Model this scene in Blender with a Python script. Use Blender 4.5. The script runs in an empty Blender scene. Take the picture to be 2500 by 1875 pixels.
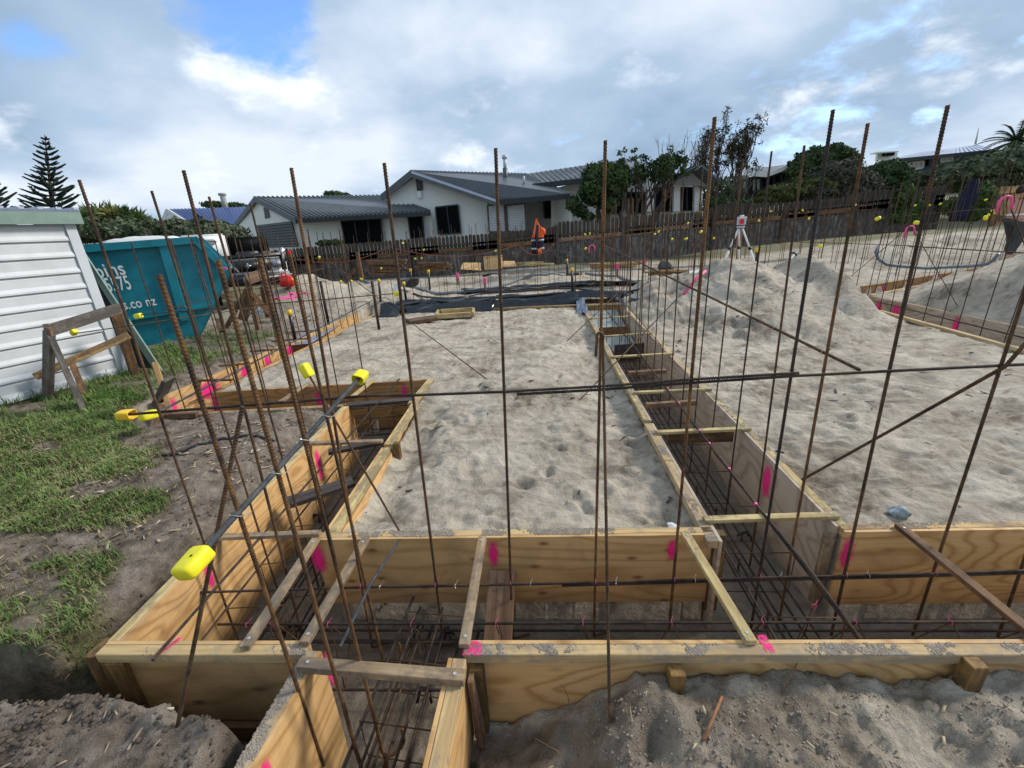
import bpy, bmesh, math, random
import numpy as np
from mathutils import Vector, Matrix
random.seed(7); rng=np.random.default_rng(7)
C=bpy.context.scene.collection
# ------------------------------------------------------------------ camera (solved from the photograph's vanishing points)
F,CX,CY,HC=1050.0,1250.0,937.5,1.5
def _cal():
    a=np.array([1317-CX,560-CY,F]); yx=1410-CX; yy=-(F*F+a[0]*yx)/a[1]
    d=np.array([yx,yy,F]); a=a/np.linalg.norm(a); d=d/np.linalg.norm(d)
    return np.cross(d,a),a,d
RX,AY,DZ=_cal()
def ray(px,py):
    v=np.array([px-CX,py-CY,F]); return np.array([v@RX,v@AY,-(v@DZ)])
def G(px,py,z=0.0):
    q=ray(px,py); t=(z-HC)/q[2]; return Vector((q[0]*t,q[1]*t,z))
def D(px,py,Y):
    q=ray(px,py); t=Y/q[1]; return Vector((q[0]*t,Y,HC+q[2]*t))
def W(px,py,P0,P1):          # point on the upright plane through two ground points
    q=ray(px,py); n=np.array([P1[1]-P0[1],-(P1[0]-P0[0]),0.0])
    t=(n[0]*P0[0]+n[1]*P0[1])/(n@q); return Vector((q[0]*t,q[1]*t,HC+q[2]*t))
def NEAR(px,py,P,Q):         # point of the line PQ nearest to a sight line
    q=Vector(ray(px,py)).normalized(); o=Vector((0,0,HC)); u=(Q-P).normalized(); w=P-o
    b=u.dot(q); den=1-b*b; s=(b*q.dot(w)-u.dot(w))/den
    return P+u*s
cam=bpy.data.cameras.new('camera'); co=bpy.data.objects.new('camera',cam); C.objects.link(co)
m=Matrix(((RX[0],-RX[1],-RX[2],0),(AY[0],-AY[1],-AY[2],0),(-DZ[0],DZ[1],DZ[2],HC),(0,0,0,1)))
co.matrix_world=m
cam.sensor_width=36; cam.lens=F/2500*36; cam.clip_start=0.05; cam.clip_end=2000
bpy.context.scene.camera=co
sc=bpy.context.scene
sc.view_settings.view_transform='Standard'; sc.view_settings.look='None'; sc.view_settings.gamma=1; sc.view_settings.exposure=1.27
# ------------------------------------------------------------------ sky and sun
SUN_EL,SUN_AZ=math.radians(36),math.radians(68)     # azimuth measured from +Y towards +X
w=bpy.data.worlds.new('World'); sc.world=w; w.use_nodes=True
nt=w.node_tree; nt.nodes.clear(); N=nt.nodes.new; Lk=nt.links.new
out=N('ShaderNodeOutputWorld'); bg=N('ShaderNodeBackground'); Lk(bg.outputs[0],out.inputs[0])
sky=N('ShaderNodeTexSky'); sky.sky_type='NISHITA'; sky.sun_disc=False; sky.sun_elevation=SUN_EL; sky.sun_rotation=SUN_AZ; sky.ozone_density=3
bg.inputs[1].default_value=0.1
tc=N('ShaderNodeTexCoord'); sep=N('ShaderNodeSeparateXYZ'); Lk(tc.outputs['Generated'],sep.inputs[0])
def mth(op,a,b=None,c=None,clamp=False,tree=None):
    n=(tree or nt).nodes.new('ShaderNodeMath'); n.operation=op; n.use_clamp=clamp
    for i,v in enumerate((a,b,c)):
        if v is None: continue
        if isinstance(v,(int,float)): n.inputs[i].default_value=v
        else: (tree or nt).links.new(v,n.inputs[i])
    return n.outputs[0]
zz=mth('MAXIMUM',mth('ADD',sep.outputs[2],0.34),0.1)
cx=mth('DIVIDE',sep.outputs[0],zz); cy=mth('DIVIDE',sep.outputs[1],zz)
comb=N('ShaderNodeCombineXYZ'); Lk(cx,comb.inputs[0]); Lk(cy,comb.inputs[1])
def noise(scale,detail,rough,dist=0,off=(0,0,0),vec=None,sq=(1,1,1)):
    mp=N('ShaderNodeMapping'); mp.inputs['Location'].default_value=off; mp.inputs['Scale'].default_value=sq; Lk(vec or comb.outputs[0],mp.inputs[0])
    n=N('ShaderNodeTexNoise'); n.inputs['Scale'].default_value=scale; n.inputs['Detail'].default_value=detail; n.inputs['Roughness'].default_value=rough; n.inputs['Distortion'].default_value=dist
    Lk(mp.outputs[0],n.inputs[0]); return n.outputs[0]
def ramp(v,stops,tree=None,interp='LINEAR'):
    T=tree or nt; r=T.nodes.new('ShaderNodeValToRGB'); r.color_ramp.interpolation=interp
    while len(r.color_ramp.elements)<len(stops): r.color_ramp.elements.new(0.5)
    for e,(p,c) in zip(r.color_ramp.elements,stops):
        e.position=p; e.color=(c,c,c,1) if isinstance(c,(int,float)) else (*c,1)
    T.links.new(v,r.inputs[0]); return r.outputs[0]
big=noise(1.3,7,0.55,0.15,(3.1,1.7,0)); mid=noise(2.7,9,0.57,0.15,(7.2,4.4,0)); soft=noise(0.9,3,0.45,0.0,(1.3,8.8,0)); wisp=noise(6.5,6,0.6,0.4,(2,2,0))
def spot(px,py,r,soft_=0.5):
    q=Vector(ray(px,py)).normalized(); dp=N('ShaderNodeVectorMath'); dp.operation='DOT_PRODUCT'
    nm=N('ShaderNodeVectorMath'); nm.operation='NORMALIZE'; Lk(tc.outputs['Generated'],nm.inputs[0]); Lk(nm.outputs[0],dp.inputs[0]); dp.inputs[1].default_value=q
    a=mth('ARCCOSINE',dp.outputs['Value']); return mth('SUBTRACT',1.0,mth('DIVIDE',a,math.radians(r)),clamp=True)
# gaps of blue: one high on the left, a broad thin band low on the right
cov=mth('ADD',mth('MULTIPLY',big,0.65),mth('MULTIPLY',mid,0.35))
gap=mth('ADD',mth('MULTIPLY',spot(600,0,8),0.36),mth('MULTIPLY',spot(2000,330,16),0.17))
gap=mth('ADD',gap,mth('MULTIPLY',spot(730,100,6),0.14)); gap=mth('ADD',gap,mth('MULTIPLY',mth('SUBTRACT',wisp,0.5),0.42)) if True else gap
cov=mth('SUBTRACT',cov,gap)
mask=ramp(cov,[(0.20,0),(0.40,1)],interp='EASE')
dark=ramp(mth('ADD',mth('MULTIPLY',soft,0.55),mth('MULTIPLY',big,0.45)),[(0.38,(0.22,0.315,0.43)),(0.48,(0.34,0.44,0.57)),(0.58,(0.60,0.66,0.745))])
lit=ramp(mth('ADD',mth('ADD',mth('MULTIPLY',mid,0.8),mth('MULTIPLY',spot(700,190,10),0.12)),mth('ADD',mth('MULTIPLY',spot(1330,60,16),0.07),mth('MULTIPLY',spot(2230,60,12),0.08))),[(0.465,0),(0.66,1)],interp='EASE')
mx=N('ShaderNodeMix'); mx.data_type='RGBA'; Lk(lit,mx.inputs[0]); Lk(dark,mx.inputs[6]); mx.inputs[7].default_value=(0.86,0.90,0.96,1)
sc10=N('ShaderNodeMix'); sc10.data_type='RGBA'; sc10.blend_type='MULTIPLY'; sc10.inputs[0].default_value=1; Lk(mx.outputs[2],sc10.inputs[6]); sc10.inputs[7].default_value=(5.9,5.9,5.9,1)
fin=N('ShaderNodeMix'); fin.data_type='RGBA'; Lk(mask,fin.inputs[0]); Lk(sky.outputs[0],fin.inputs[6]); Lk(sc10.outputs[2],fin.inputs[7])
sg=N('ShaderNodeMix'); sg.data_type='RGBA'; sg.blend_type='MULTIPLY'; sg.inputs[0].default_value=1; Lk(sky.outputs[0],sg.inputs[6]); sg.inputs[7].default_value=(0.8,0.95,1.15,1); Lk(sg.outputs[2],fin.inputs[6])
Lk(fin.outputs[2],bg.inputs[0])
sl=bpy.data.lights.new('sun','SUN'); sl.energy=1.5; sl.angle=math.radians(12); sl.color=(1,0.95,0.87)
so=bpy.data.objects.new('sun',sl); C.objects.link(so)
sd=Vector((math.sin(SUN_AZ)*math.cos(SUN_EL),math.cos(SUN_AZ)*math.cos(SUN_EL),math.sin(SUN_EL)))
so.rotation_euler=sd.to_track_quat('Z','Y').to_euler()
# ------------------------------------------------------------------ object helpers
def tag(o,label=None,cat=None,group=None,kind=None):
    if label: o['label']=label
    if cat: o['category']=cat
    if group: o['group']=group
    if kind: o['kind']=kind
    return o
def empty(name,loc=(0,0,0)):
    o=bpy.data.objects.new(name,None); o.empty_display_size=0.1; o.location=loc; C.objects.link(o); return o
def link(name,me,mat=None,parent=None,M=None,smooth=False):
    if mat is not None:
        me.materials.clear()
        for x in (mat if isinstance(mat,(list,tuple)) else [mat]): me.materials.append(x)
    if smooth: me.shade_smooth()
    o=bpy.data.objects.new(name,me); C.objects.link(o)
    if M is not None: o.matrix_world=M
    if parent is not None:
        o.parent=parent; o.matrix_parent_inverse=parent_mw(parent).inverted()
    return o
def parent_mw(p):
    mm=p.matrix_basis.copy()
    if p.parent is not None: mm=parent_mw(p.parent)@p.matrix_parent_inverse@mm
    return mm
def mesh_np(name,V,Fq):
    me=bpy.data.meshes.new(name); V=np.asarray(V,dtype=np.float32).reshape(-1,3); Fq=np.asarray(Fq,dtype=np.int32)
    k=Fq.shape[1]; me.vertices.add(len(V)); me.vertices.foreach_set('co',V.ravel())
    me.loops.add(Fq.size); me.loops.foreach_set('vertex_index',Fq.ravel()); me.polygons.add(len(Fq))
    me.polygons.foreach_set('loop_start',np.arange(0,Fq.size,k,dtype=np.int32)); me.polygons.foreach_set('loop_total',np.full(len(Fq),k,dtype=np.int32))
    me.update(calc_edges=True); me.validate(); return me
class MB:
    def __init__(s): s.v=[]; s.f=[]
    def add(s,V,Fs):
        n=len(s.v); s.v+= [tuple(p) for p in V]; s.f+=[tuple(i+n for i in f) for f in Fs]; return s
    def hexa(s,P):      # 8 points: bottom quad then top quad
        return s.add(P,[(0,3,2,1),(4,5,6,7),(0,1,5,4),(1,2,6,5),(2,3,7,6),(3,0,4,7)])
    def box(s,c,size,M=None):
        c=Vector(c); x,y,z=[k/2 for k in size]
        P=[Vector((i*x,j*y,k*z)) for k in(-1,1) for i,j in((-1,-1),(1,-1),(1,1),(-1,1))]
        if M is not None: P=[M@p for p in P]
        return s.hexa([c+p for p in P])
    def bar(s,a,b,wd,ht,up=(0,0,1)):
        a=Vector(a); b=Vector(b); x=(b-a).normalized(); u=Vector(up); y=u.cross(x)
        if y.length<1e-4: y=Vector((0,1,0))
        y.normalize(); z=x.cross(y); y*=wd/2; z*=ht/2
        return s.hexa([a-y-z,b-y-z,b+y-z,a+y-z,a-y+z,b-y+z,b+y+z,a+y+z])
    def tube(s,pts,r,n=6,cap=True):
        pts=[Vector(p) for p in pts]; rs=r if isinstance(r,(list,tuple)) else [r]*len(pts); V=[];Fs=[]
        pv=None
        for i,p in enumerate(pts):
            t=(pts[min(i+1,len(pts)-1)]-pts[max(i-1,0)]).normalized()
            if pv is None: pv=t.orthogonal().normalized()
            pv=(pv-t*pv.dot(t)); pv.normalize(); q=t.cross(pv)
            for k in range(n):
                an=2*math.pi*k/n; V.append(p+(pv*math.cos(an)+q*math.sin(an))*rs[i])
        for i in range(len(pts)-1):
            for k in range(n): Fs.append((i*n+k,i*n+(k+1)%n,(i+1)*n+(k+1)%n,(i+1)*n+k))
        if cap: Fs.append(tuple(range(n))[::-1]); Fs.append(tuple((len(pts)-1)*n+k for k in range(n)))
        return s.add(V,Fs)
    def quad(s,a,b,c,d,th=0.0,nrm=None):
        if th==0: return s.add([a,b,c,d],[(0,1,2,3)])
        a,b,c,d=map(Vector,(a,b,c,d)); n=Vector(nrm).normalized() if nrm else (b-a).cross(d-a).normalized()
        n*=th; return s.hexa([a-n,b-n,c-n,d-n,a,b,c,d])
    def prism(s,P,off):
        n=len(P); P=[Vector(p) for p in P]; off=Vector(off)
        return s.add(P+[p+off for p in P],[tuple(range(n)),tuple(range(n,2*n))[::-1]]+[(i,i+n,(i+1)%n+n,(i+1)%n) for i in range(n)])
    def build(s,name,mat,parent=None,smooth=False,loc=None):
        V=s.v
        me=bpy.data.meshes.new(name)
        if loc is not None:
            loc=Vector(loc); V=[tuple(Vector(p)-loc) for p in V]
        me.from_pydata(V,[],s.f); bm=bmesh.new(); bm.from_mesh(me); bmesh.ops.recalc_face_normals(bm,faces=bm.faces); bm.to_mesh(me); bm.free()
        return link(name,me,mat,parent,Matrix.Translation(loc) if loc is not None else None,smooth)
# ------------------------------------------------------------------ materials
def newmat(name,rough=0.7,metal=0.0,spec=0.3):
    mt=bpy.data.materials.new(name); mt.use_nodes=True; b=mt.node_tree.nodes['Principled BSDF']
    b.inputs['Roughness'].default_value=rough; b.inputs['Metallic'].default_value=metal; b.inputs['Specular IOR Level'].default_value=spec
    return mt,mt.node_tree,b
def tn(T,vec,scale,detail=4,rough=0.55,dist=0.0,sq=None,rnd=False):
    n=T.nodes.new('ShaderNodeTexNoise'); n.inputs['Scale'].default_value=scale; n.inputs['Detail'].default_value=detail; n.inputs['Roughness'].default_value=rough; n.inputs['Distortion'].default_value=dist
    if sq or rnd:
        mp=T.nodes.new('ShaderNodeMapping'); mp.inputs['Scale'].default_value=sq or (1,1,1); T.links.new(vec,mp.inputs[0])
        if rnd:
            oi=T.nodes.new('ShaderNodeObjectInfo'); T.links.new(mth('MULTIPLY',oi.outputs['Random'],37.0,tree=T),mp.inputs['Location'])
        vec=mp.outputs[0]
    T.links.new(vec,n.inputs[0]); return n.outputs[0]
def ocoord(T): return T.nodes.new('ShaderNodeTexCoord').outputs['Object']
def gcoord(T): return T.nodes.new('ShaderNodeNewGeometry').outputs['Position']
def mixc(T,f,a,b,bt='MIX'):
    m_=T.nodes.new('ShaderNodeMix'); m_.data_type='RGBA'; m_.blend_type=bt
    for i,v in((0,f),(6,a),(7,b)):
        if isinstance(v,(int,float)): m_.inputs[i].default_value=v
        elif isinstance(v,tuple): m_.inputs[i].default_value=(*v[:3],1)
        else: T.links.new(v,m_.inputs[i])
    return m_.outputs[2]
def bump(T,b,h,st=0.3,dist=0.01):
    n=T.nodes.new('ShaderNodeBump'); n.inputs['Strength'].default_value=st; n.inputs['Distance'].default_value=dist; T.links.new(h,n.inputs['Height']); T.links.new(n.outputs[0],b.inputs['Normal'])
def plain(name,col,var=0.15,scale=8,rough=0.6,metal=0,spec=0.3,bmp=0.0):
    mt,T,b=newmat(name,rough,metal,spec); n=tn(T,ocoord(T),scale,5,0.6)
    f=ramp(n,[(0.3,1-var),(0.7,1+var)],T); T.links.new(mixc(T,1.0,col,f,'MULTIPLY'),b.inputs['Base Color'])
    if bmp: bump(T,b,n,bmp)
    return mt
def timber(name,light,dark,dirt=0.35,dirtcol=(0.10,0.085,0.07),gs=1.0,vert=False):
    ax=(lambda a,b:(b,b,a)) if vert else (lambda a,b:(a,b,b))
    mt,T,b=newmat(name,0.72,0,0.25); v=ocoord(T)
    g=tn(T,v,9*gs,6,0.6,0.6,ax(0.22,3.2),True); g2=tn(T,v,40*gs,4,0.7,0,ax(0.1,2),True); dn=tn(T,v,6,6,0.65,0.3,ax(0.7,1.4),True); d2=tn(T,v,28,5,0.7,0,None,True)
    c=mixc(T,ramp(g,[(0.38,0),(0.62,1)],T),light,dark); c=mixc(T,mth('MULTIPLY',ramp(g2,[(0.45,0),(0.75,1)],T),0.45,tree=T),c,dark)
    oi=T.nodes.new('ShaderNodeObjectInfo')
    dm=ramp(mth('ADD',mth('ADD',mth('MULTIPLY',dn,0.7,tree=T),mth('MULTIPLY',d2,0.4,tree=T),tree=T),mth('MULTIPLY',oi.outputs['Random'],0.08,tree=T),tree=T),[(0.66-dirt*0.35,0),(0.74-dirt*0.22,1)],T)
    c=mixc(T,mth('MULTIPLY',dm,0.35+dirt,tree=T),c,dirtcol); T.links.new(c,b.inputs['Base Color'])
    bump(T,b,mth('ADD',g2,g,tree=T),0.35,0.004); return mt
def plymat(name,light,dark,knots=1.0,wet=0.0,loops=34.0):
    mt,T,b=newmat(name,0.6,0,0.3); v=ocoord(T)
    g=tn(T,v,1.0,1.0,0.3,0.35,(0.9,1,3.6),True); ring=mth('PINGPONG',mth('ADD',mth('MULTIPLY',g,loops,tree=T),mth('MULTIPLY',tn(T,v,3.0,3,0.6,0.0,(0.5,1,3.0),True),2.2,tree=T),tree=T),1.0,tree=T)
    fine=tn(T,v,26,4,0.7,0,(0.12,1,2.6),True); r=ramp(ring,[(0.0,0),(0.5,0.10),(0.75,0.55),(1.0,1.0)],T)
    c=mixc(T,r,light,dark); c=mixc(T,mth('MULTIPLY',ramp(fine,[(0.4,0),(0.7,1)],T),0.35,tree=T),c,dark)
    sx_=T.nodes.new('ShaderNodeSeparateXYZ'); T.links.new(v,sx_.inputs[0]); cb_=T.nodes.new('ShaderNodeCombineXYZ'); oi=T.nodes.new('ShaderNodeObjectInfo'); T.links.new(mth('ADD',mth('MULTIPLY',sx_.outputs[0],2.0,tree=T),mth('MULTIPLY',oi.outputs['Random'],9.0,tree=T),tree=T),cb_.inputs[0]); T.links.new(mth('MULTIPLY',sx_.outputs[2],4.4,tree=T),cb_.inputs[1]); mp=cb_
    vo=T.nodes.new('ShaderNodeTexVoronoi'); vo.voronoi_dimensions='2D'; vo.inputs['Scale'].default_value=1.35; T.links.new(mp.outputs[0],vo.inputs[0])
    k=ramp(vo.outputs['Distance'],[(0.0,1),(0.045,0.9),(0.06,0.25),(0.075,0.6),(0.10,0)],T)
    c=mixc(T,mth('MULTIPLY',k,0.85*knots,tree=T),c,(0.16,0.06,0.025))
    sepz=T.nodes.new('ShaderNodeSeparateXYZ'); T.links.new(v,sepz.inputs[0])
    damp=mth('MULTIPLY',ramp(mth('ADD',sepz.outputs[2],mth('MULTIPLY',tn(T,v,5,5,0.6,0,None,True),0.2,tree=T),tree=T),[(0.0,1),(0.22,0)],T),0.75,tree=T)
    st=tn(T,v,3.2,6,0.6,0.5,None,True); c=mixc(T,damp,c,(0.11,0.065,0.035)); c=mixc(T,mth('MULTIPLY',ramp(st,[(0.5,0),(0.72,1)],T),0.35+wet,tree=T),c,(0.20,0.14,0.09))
    T.links.new(c,b.inputs['Base Color']); bump(T,b,mth('ADD',fine,g,tree=T),0.2,0.003); return mt
def rustmat(name,a,b_,c_,sc_=30):
    mt,T,b=newmat(name,0.75,0.25,0.35); v=gcoord(T); n=tn(T,v,sc_,5,0.65); n2=tn(T,v,3.0,4,0.6)
    f=mth('ADD',mth('MULTIPLY',n,0.5,tree=T),mth('MULTIPLY',n2,0.5,tree=T),tree=T)
    T.links.new(ramp(f,[(0.38,a),(0.5,b_),(0.62,c_)],T),b.inputs['Base Color']); bump(T,b,n,0.3,0.002); return mt
M={}
M['rebar']=rustmat('rusty rebar',(0.030,0.021,0.017),(0.085,0.050,0.028),(0.165,0.090,0.040))
M['rebar_orange']=rustmat('orange rusty rebar',(0.045,0.028,0.018),(0.13,0.068,0.030),(0.24,0.125,0.045))
M['rebar_dark']=rustmat('dark rebar',(0.018,0.016,0.016),(0.045,0.034,0.028),(0.10,0.062,0.038))
M['rebar_steel']=rustmat('blue steel rebar',(0.035,0.04,0.045),(0.065,0.07,0.078),(0.11,0.10,0.095))
M['pine']=timber('pine rail',(0.56,0.38,0.17),(0.36,0.21,0.085),0.30)
M['pine_dirty']=timber('sandy pine rail',(0.60,0.43,0.21),(0.42,0.28,0.13),0.30,(0.24,0.205,0.17))
M['pine_wet']=timber('wet brown timber',(0.26,0.14,0.06),(0.14,0.07,0.03),0.4,(0.05,0.035,0.025))
M['batten']=timber('batten timber',(0.42,0.31,0.18),(0.27,0.18,0.10),0.42,(0.12,0.10,0.085))
M['batten_pale']=timber('pale batten timber',(0.60,0.48,0.24),(0.42,0.30,0.13),0.35,(0.16,0.13,0.09))
M['plank_dark']=timber('dark wet plank',(0.09,0.07,0.062),(0.045,0.036,0.033),0.3,(0.03,0.025,0.024))
M['plank_brown']=timber('brown kicker plank',(0.36,0.225,0.14),(0.17,0.095,0.055),0.2,(0.06,0.04,0.03),0.6)
M['post_wet']=timber('green brown peg timber',(0.30,0.18,0.06),(0.15,0.075,0.03),0.4,(0.06,0.045,0.02))
M['grey_wood']=timber('weathered grey timber',(0.19,0.165,0.14),(0.10,0.085,0.072),0.35,(0.05,0.045,0.04))
M['fence_wood']=timber('fence paling timber',(0.27,0.26,0.25),(0.12,0.11,0.10),0.50,(0.05,0.04,0.033),0.8,True)
M['fence_top']=timber('dark fence timber',(0.105,0.082,0.062),(0.05,0.038,0.03),0.4,(0.03,0.025,0.02),1.0,True)
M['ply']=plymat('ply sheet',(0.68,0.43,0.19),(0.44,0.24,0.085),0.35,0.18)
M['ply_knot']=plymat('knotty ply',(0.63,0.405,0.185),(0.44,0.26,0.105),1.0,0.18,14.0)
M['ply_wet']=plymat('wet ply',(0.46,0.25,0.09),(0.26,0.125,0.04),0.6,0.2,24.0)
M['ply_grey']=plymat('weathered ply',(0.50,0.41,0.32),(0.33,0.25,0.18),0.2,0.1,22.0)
M['yellow']=plain('yellow plastic',(0.82,0.72,0.02),0.06,40,0.45,0,0.4,0.15)
M['amber']=plain('amber plastic',(0.82,0.50,0.02),0.06,30,0.45,0,0.4,0.1)
M['pink']=plain('pink plastic',(0.85,0.10,0.30),0.1,20,0.5)
M['black_plastic']=plain('black plastic',(0.018,0.018,0.02),0.3,20,0.35,0,0.5)
M['wire']=plain('galvanised tie wire',(0.55,0.55,0.52),0.2,60,0.35,0.7)
M['poly']=plain('black polythene',(0.006,0.007,0.010),0.3,5,0.2,0,0.7,0.12)
M['poly_clear']=plain('blue grey polythene',(0.20,0.24,0.32),0.25,12,0.3,0,0.5)
M['hose']=plain('grey pipe',(0.20,0.21,0.22),0.25,14,0.5)
M['blue_pipe']=plain('blue grey pipe',(0.13,0.155,0.18),0.25,14,0.45)
M['stone']=plain('blue grey stone',(0.28,0.34,0.36),0.7,22,0.8,0,0.3,0.8)
M['white']=plain('white paint',(0.75,0.75,0.73),0.06,10,0.5)
M['teal']=plain('teal painted steel',(0.008,0.19,0.245),0.22,5,0.45,0,0.4)
M['teal_dark']=plain('dark teal painted steel',(0.008,0.14,0.18),0.25,5,0.5,0,0.4)
M['shed']=plain('shed cladding',(0.58,0.60,0.61),0.10,4,0.55,0,0.3)
M['shed_trim']=plain('shed corner trim',(0.56,0.59,0.61),0.05,4,0.5)
M['green_trim']=plain('sage green steel',(0.20,0.285,0.24),0.12,8,0.5)
M['black']=plain('black opening',(0.006,0.006,0.007),0.1,4,0.9)
M['stucco']=plain('white plaster wall',(0.72,0.75,0.71),0.06,20,0.85,0,0.2,0.3)
M['soffit']=plain('grey soffit',(0.30,0.31,0.30),0.05,10,0.8)
M['roof']=plain('charcoal roofing',(0.085,0.098,0.105),0.12,3,0.42,0.2,0.4)
M['roof_blue']=plain('blue roofing',(0.06,0.11,0.30),0.12,3,0.4,0.2,0.4)
M['roof_pale']=plain('pale grey roofing',(0.42,0.47,0.58),0.08,3,0.4,0.1,0.4)
M['dark_trim']=plain('dark gutter',(0.025,0.03,0.034),0.15,8,0.4)
M['garage']=plain('dark garage door',(0.035,0.042,0.055),0.15,8,0.5)
M['glass']=plain('dark window glass',(0.004,0.005,0.006),0.1,4,0.5,0,0.04)
M['glass_pale']=plain('curtained window',(0.50,0.52,0.50),0.1,6,0.3)
M['weatherboard']=plain('blue weatherboard',(0.10,0.15,0.23),0.12,3,0.6)
M['blackhouse']=plain('black cladding',(0.02,0.024,0.026),0.2,4,0.7)
M['bark']=plain('bark',(0.085,0.07,0.058),0.3,12,0.9,0,0.2,0.4)
M['skin']=plain('skin',(0.50,0.27,0.19),0.08,14,0.5)
M['cloth_dark']=plain('charcoal cloth',(0.055,0.06,0.062),0.2,30,0.9)
M['navy']=plain('navy cloth',(0.008,0.01,0.03),0.3,14,0.9)
M['hiviz']=plain('orange cloth',(0.95,0.16,0.03),0.10,14,0.8)
M['silver']=plain('reflective tape',(0.5,0.52,0.54),0.1,20,0.4)
M['hair']=plain('dark hair',(0.02,0.015,0.012),0.2,30,0.8)
M['red']=plain('red plastic',(0.72,0.025,0.02),0.10,12,0.4)
M['rust_pipe']=rustmat('rusty steel pipe',(0.10,0.05,0.03),(0.20,0.10,0.045),(0.30,0.17,0.08),6)
M['concrete']=plain('grey plate',(0.30,0.33,0.32),0.25,6,0.55)
M['chrome']=plain('chrome',(0.6,0.6,0.62),0.05,6,0.2,0.8,0.5)
def leafmat(name,a,b_,c_):
    mt,T,b=newmat(name,0.85,0,0.08); v=gcoord(T)
    n=tn(T,v,1.3,3,0.6); n2=tn(T,v,11,2,0.6); f=mth('ADD',mth('MULTIPLY',n,0.5,tree=T),mth('MULTIPLY',n2,0.5,tree=T),tree=T)
    T.links.new(ramp(f,[(0.36,a),(0.5,b_),(0.66,c_)],T),b.inputs['Base Color']); return mt
M['leaf_dark']=leafmat('dark leaves',(0.020,0.036,0.016),(0.048,0.076,0.032),(0.11,0.14,0.065))
M['leaf_mid']=leafmat('mid green leaves',(0.025,0.045,0.015),(0.055,0.095,0.028),(0.12,0.17,0.055))
M['leaf_hedge']=leafmat('hedge leaves',(0.035,0.05,0.028),(0.085,0.105,0.06),(0.20,0.22,0.14))
M['leaf_olive']=leafmat('olive scrub leaves',(0.035,0.045,0.018),(0.085,0.10,0.035),(0.15,0.16,0.06))
M['leaf_grey']=leafmat('grey brown scrub',(0.04,0.04,0.03),(0.075,0.075,0.055),(0.11,0.11,0.08))
M['leaf_dry']=leafmat('dry brown leaves',(0.035,0.032,0.02),(0.075,0.062,0.038),(0.13,0.11,0.065))
M['pine_needle']=leafmat('pine needles',(0.012,0.02,0.016),(0.028,0.042,0.032),(0.05,0.07,0.05))
M['yucca']=leafmat('sword leaves',(0.035,0.055,0.02),(0.09,0.13,0.045),(0.19,0.24,0.085))
M['yucca_yellow']=leafmat('yellow sword leaves',(0.25,0.22,0.06),(0.38,0.36,0.12),(0.5,0.48,0.2))
M['grass_blade']=leafmat('grass blades',(0.055,0.11,0.022),(0.13,0.21,0.055),(0.26,0.31,0.12))
M['grass_dry']=leafmat('dry grass blades',(0.12,0.10,0.05),(0.23,0.19,0.10),(0.36,0.30,0.17))
M['chips']=leafmat('wood chips',(0.16,0.12,0.08),(0.36,0.28,0.19),(0.62,0.54,0.42))
def paintmat():
    mt,T,b=newmat('pink spray paint',0.6,0,0.3); b.inputs['Base Color'].default_value=(1.0,0.02,0.26,1)
    g=T.nodes.new('ShaderNodeTexCoord'); mp=T.nodes.new('ShaderNodeMapping'); mp.inputs['Location'].default_value=(-1,-1,0); mp.inputs['Scale'].default_value=(2,2,1); T.links.new(g.outputs['UV'],mp.inputs[0])
    s=T.nodes.new('ShaderNodeSeparateXYZ'); T.links.new(mp.outputs[0],s.inputs[0])
    n=tn(T,g.outputs['Object'],90,5,0.8,0,(1,1,0.35)); 
    ex=mth('SUBTRACT',1.0,mth('ABSOLUTE',s.outputs[0],tree=T),tree=T); ez=mth('SUBTRACT',1.0,mth('POWER',mth('ABSOLUTE',s.outputs[1],tree=T),2.2,tree=T),tree=T)
    a=mth('ADD',mth('MULTIPLY',mth('MULTIPLY',ex,ez,tree=T),1.15,tree=T),mth('MULTIPLY',mth('SUBTRACT',n,0.5,tree=T),1.7,tree=T),tree=T)
    T.links.new(ramp(a,[(0.22,0),(1.0,1)],T),b.inputs['Alpha']); return mt
M['paint']=paintmat()
# ------------------------------------------------------------------ terrain
_tab=np.random.default_rng(3).random((256,256)).astype(np.float32)
def vn(x,y):
    xi=np.floor(x).astype(int); yi=np.floor(y).astype(int); fx=x-xi; fy=y-yi
    fx=fx*fx*(3-2*fx); fy=fy*fy*(3-2*fy); a=_tab[xi%256,yi%256]; b=_tab[(xi+1)%256,yi%256]; c=_tab[xi%256,(yi+1)%256]; d=_tab[(xi+1)%256,(yi+1)%256]
    return (a*(1-fx)+b*fx)*(1-fy)+(c*(1-fx)+d*fx)*fy-0.5
def fbm(x,y,s,o=4,g=0.5,ox=0.0):
    r=0;am=1.0
    for i in range(o):
        r=r+am*vn(x*s+ox+i*17.3,y*s+i*9.1+ox); s*=2.03; am*=g
    return r
def sm(e0,e1,x): t=np.clip((x-e0)/(e1-e0),0,1); return t*t*(3-2*t)
def lin(P,Q): # returns function y(x) of line through ground points
    k=(Q[1]-P[1])/(Q[0]-P[0]); return lambda x:P[1]+k*(x-P[0])
def linx(P,Q):
    k=(Q[0]-P[0])/(Q[1]-P[1]); return lambda y:P[0]+k*(y-P[1])
FA,FB=G(228,1600),G(2440,1600)                 # outer edge of the front rail
fr_out=lin(FA,FB); fr_in=lambda x:fr_out(x)+0.065
BA,BB=G(775,1318),G(1745,1305); bk_in=lin(BA,BB)           # inner face of the back board of the front trench
LA=Vector((FA[0],FA[1],0)); LB=G(845,983); l_out=linx(LA,LB); l_in=lambda y:l_out(y)+0.06
RLA,RLB=G(791,1300),G(1006,983); lr_in=linx(RLA,RLB); lr_out=lambda y:lr_in(y)+0.065
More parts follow.
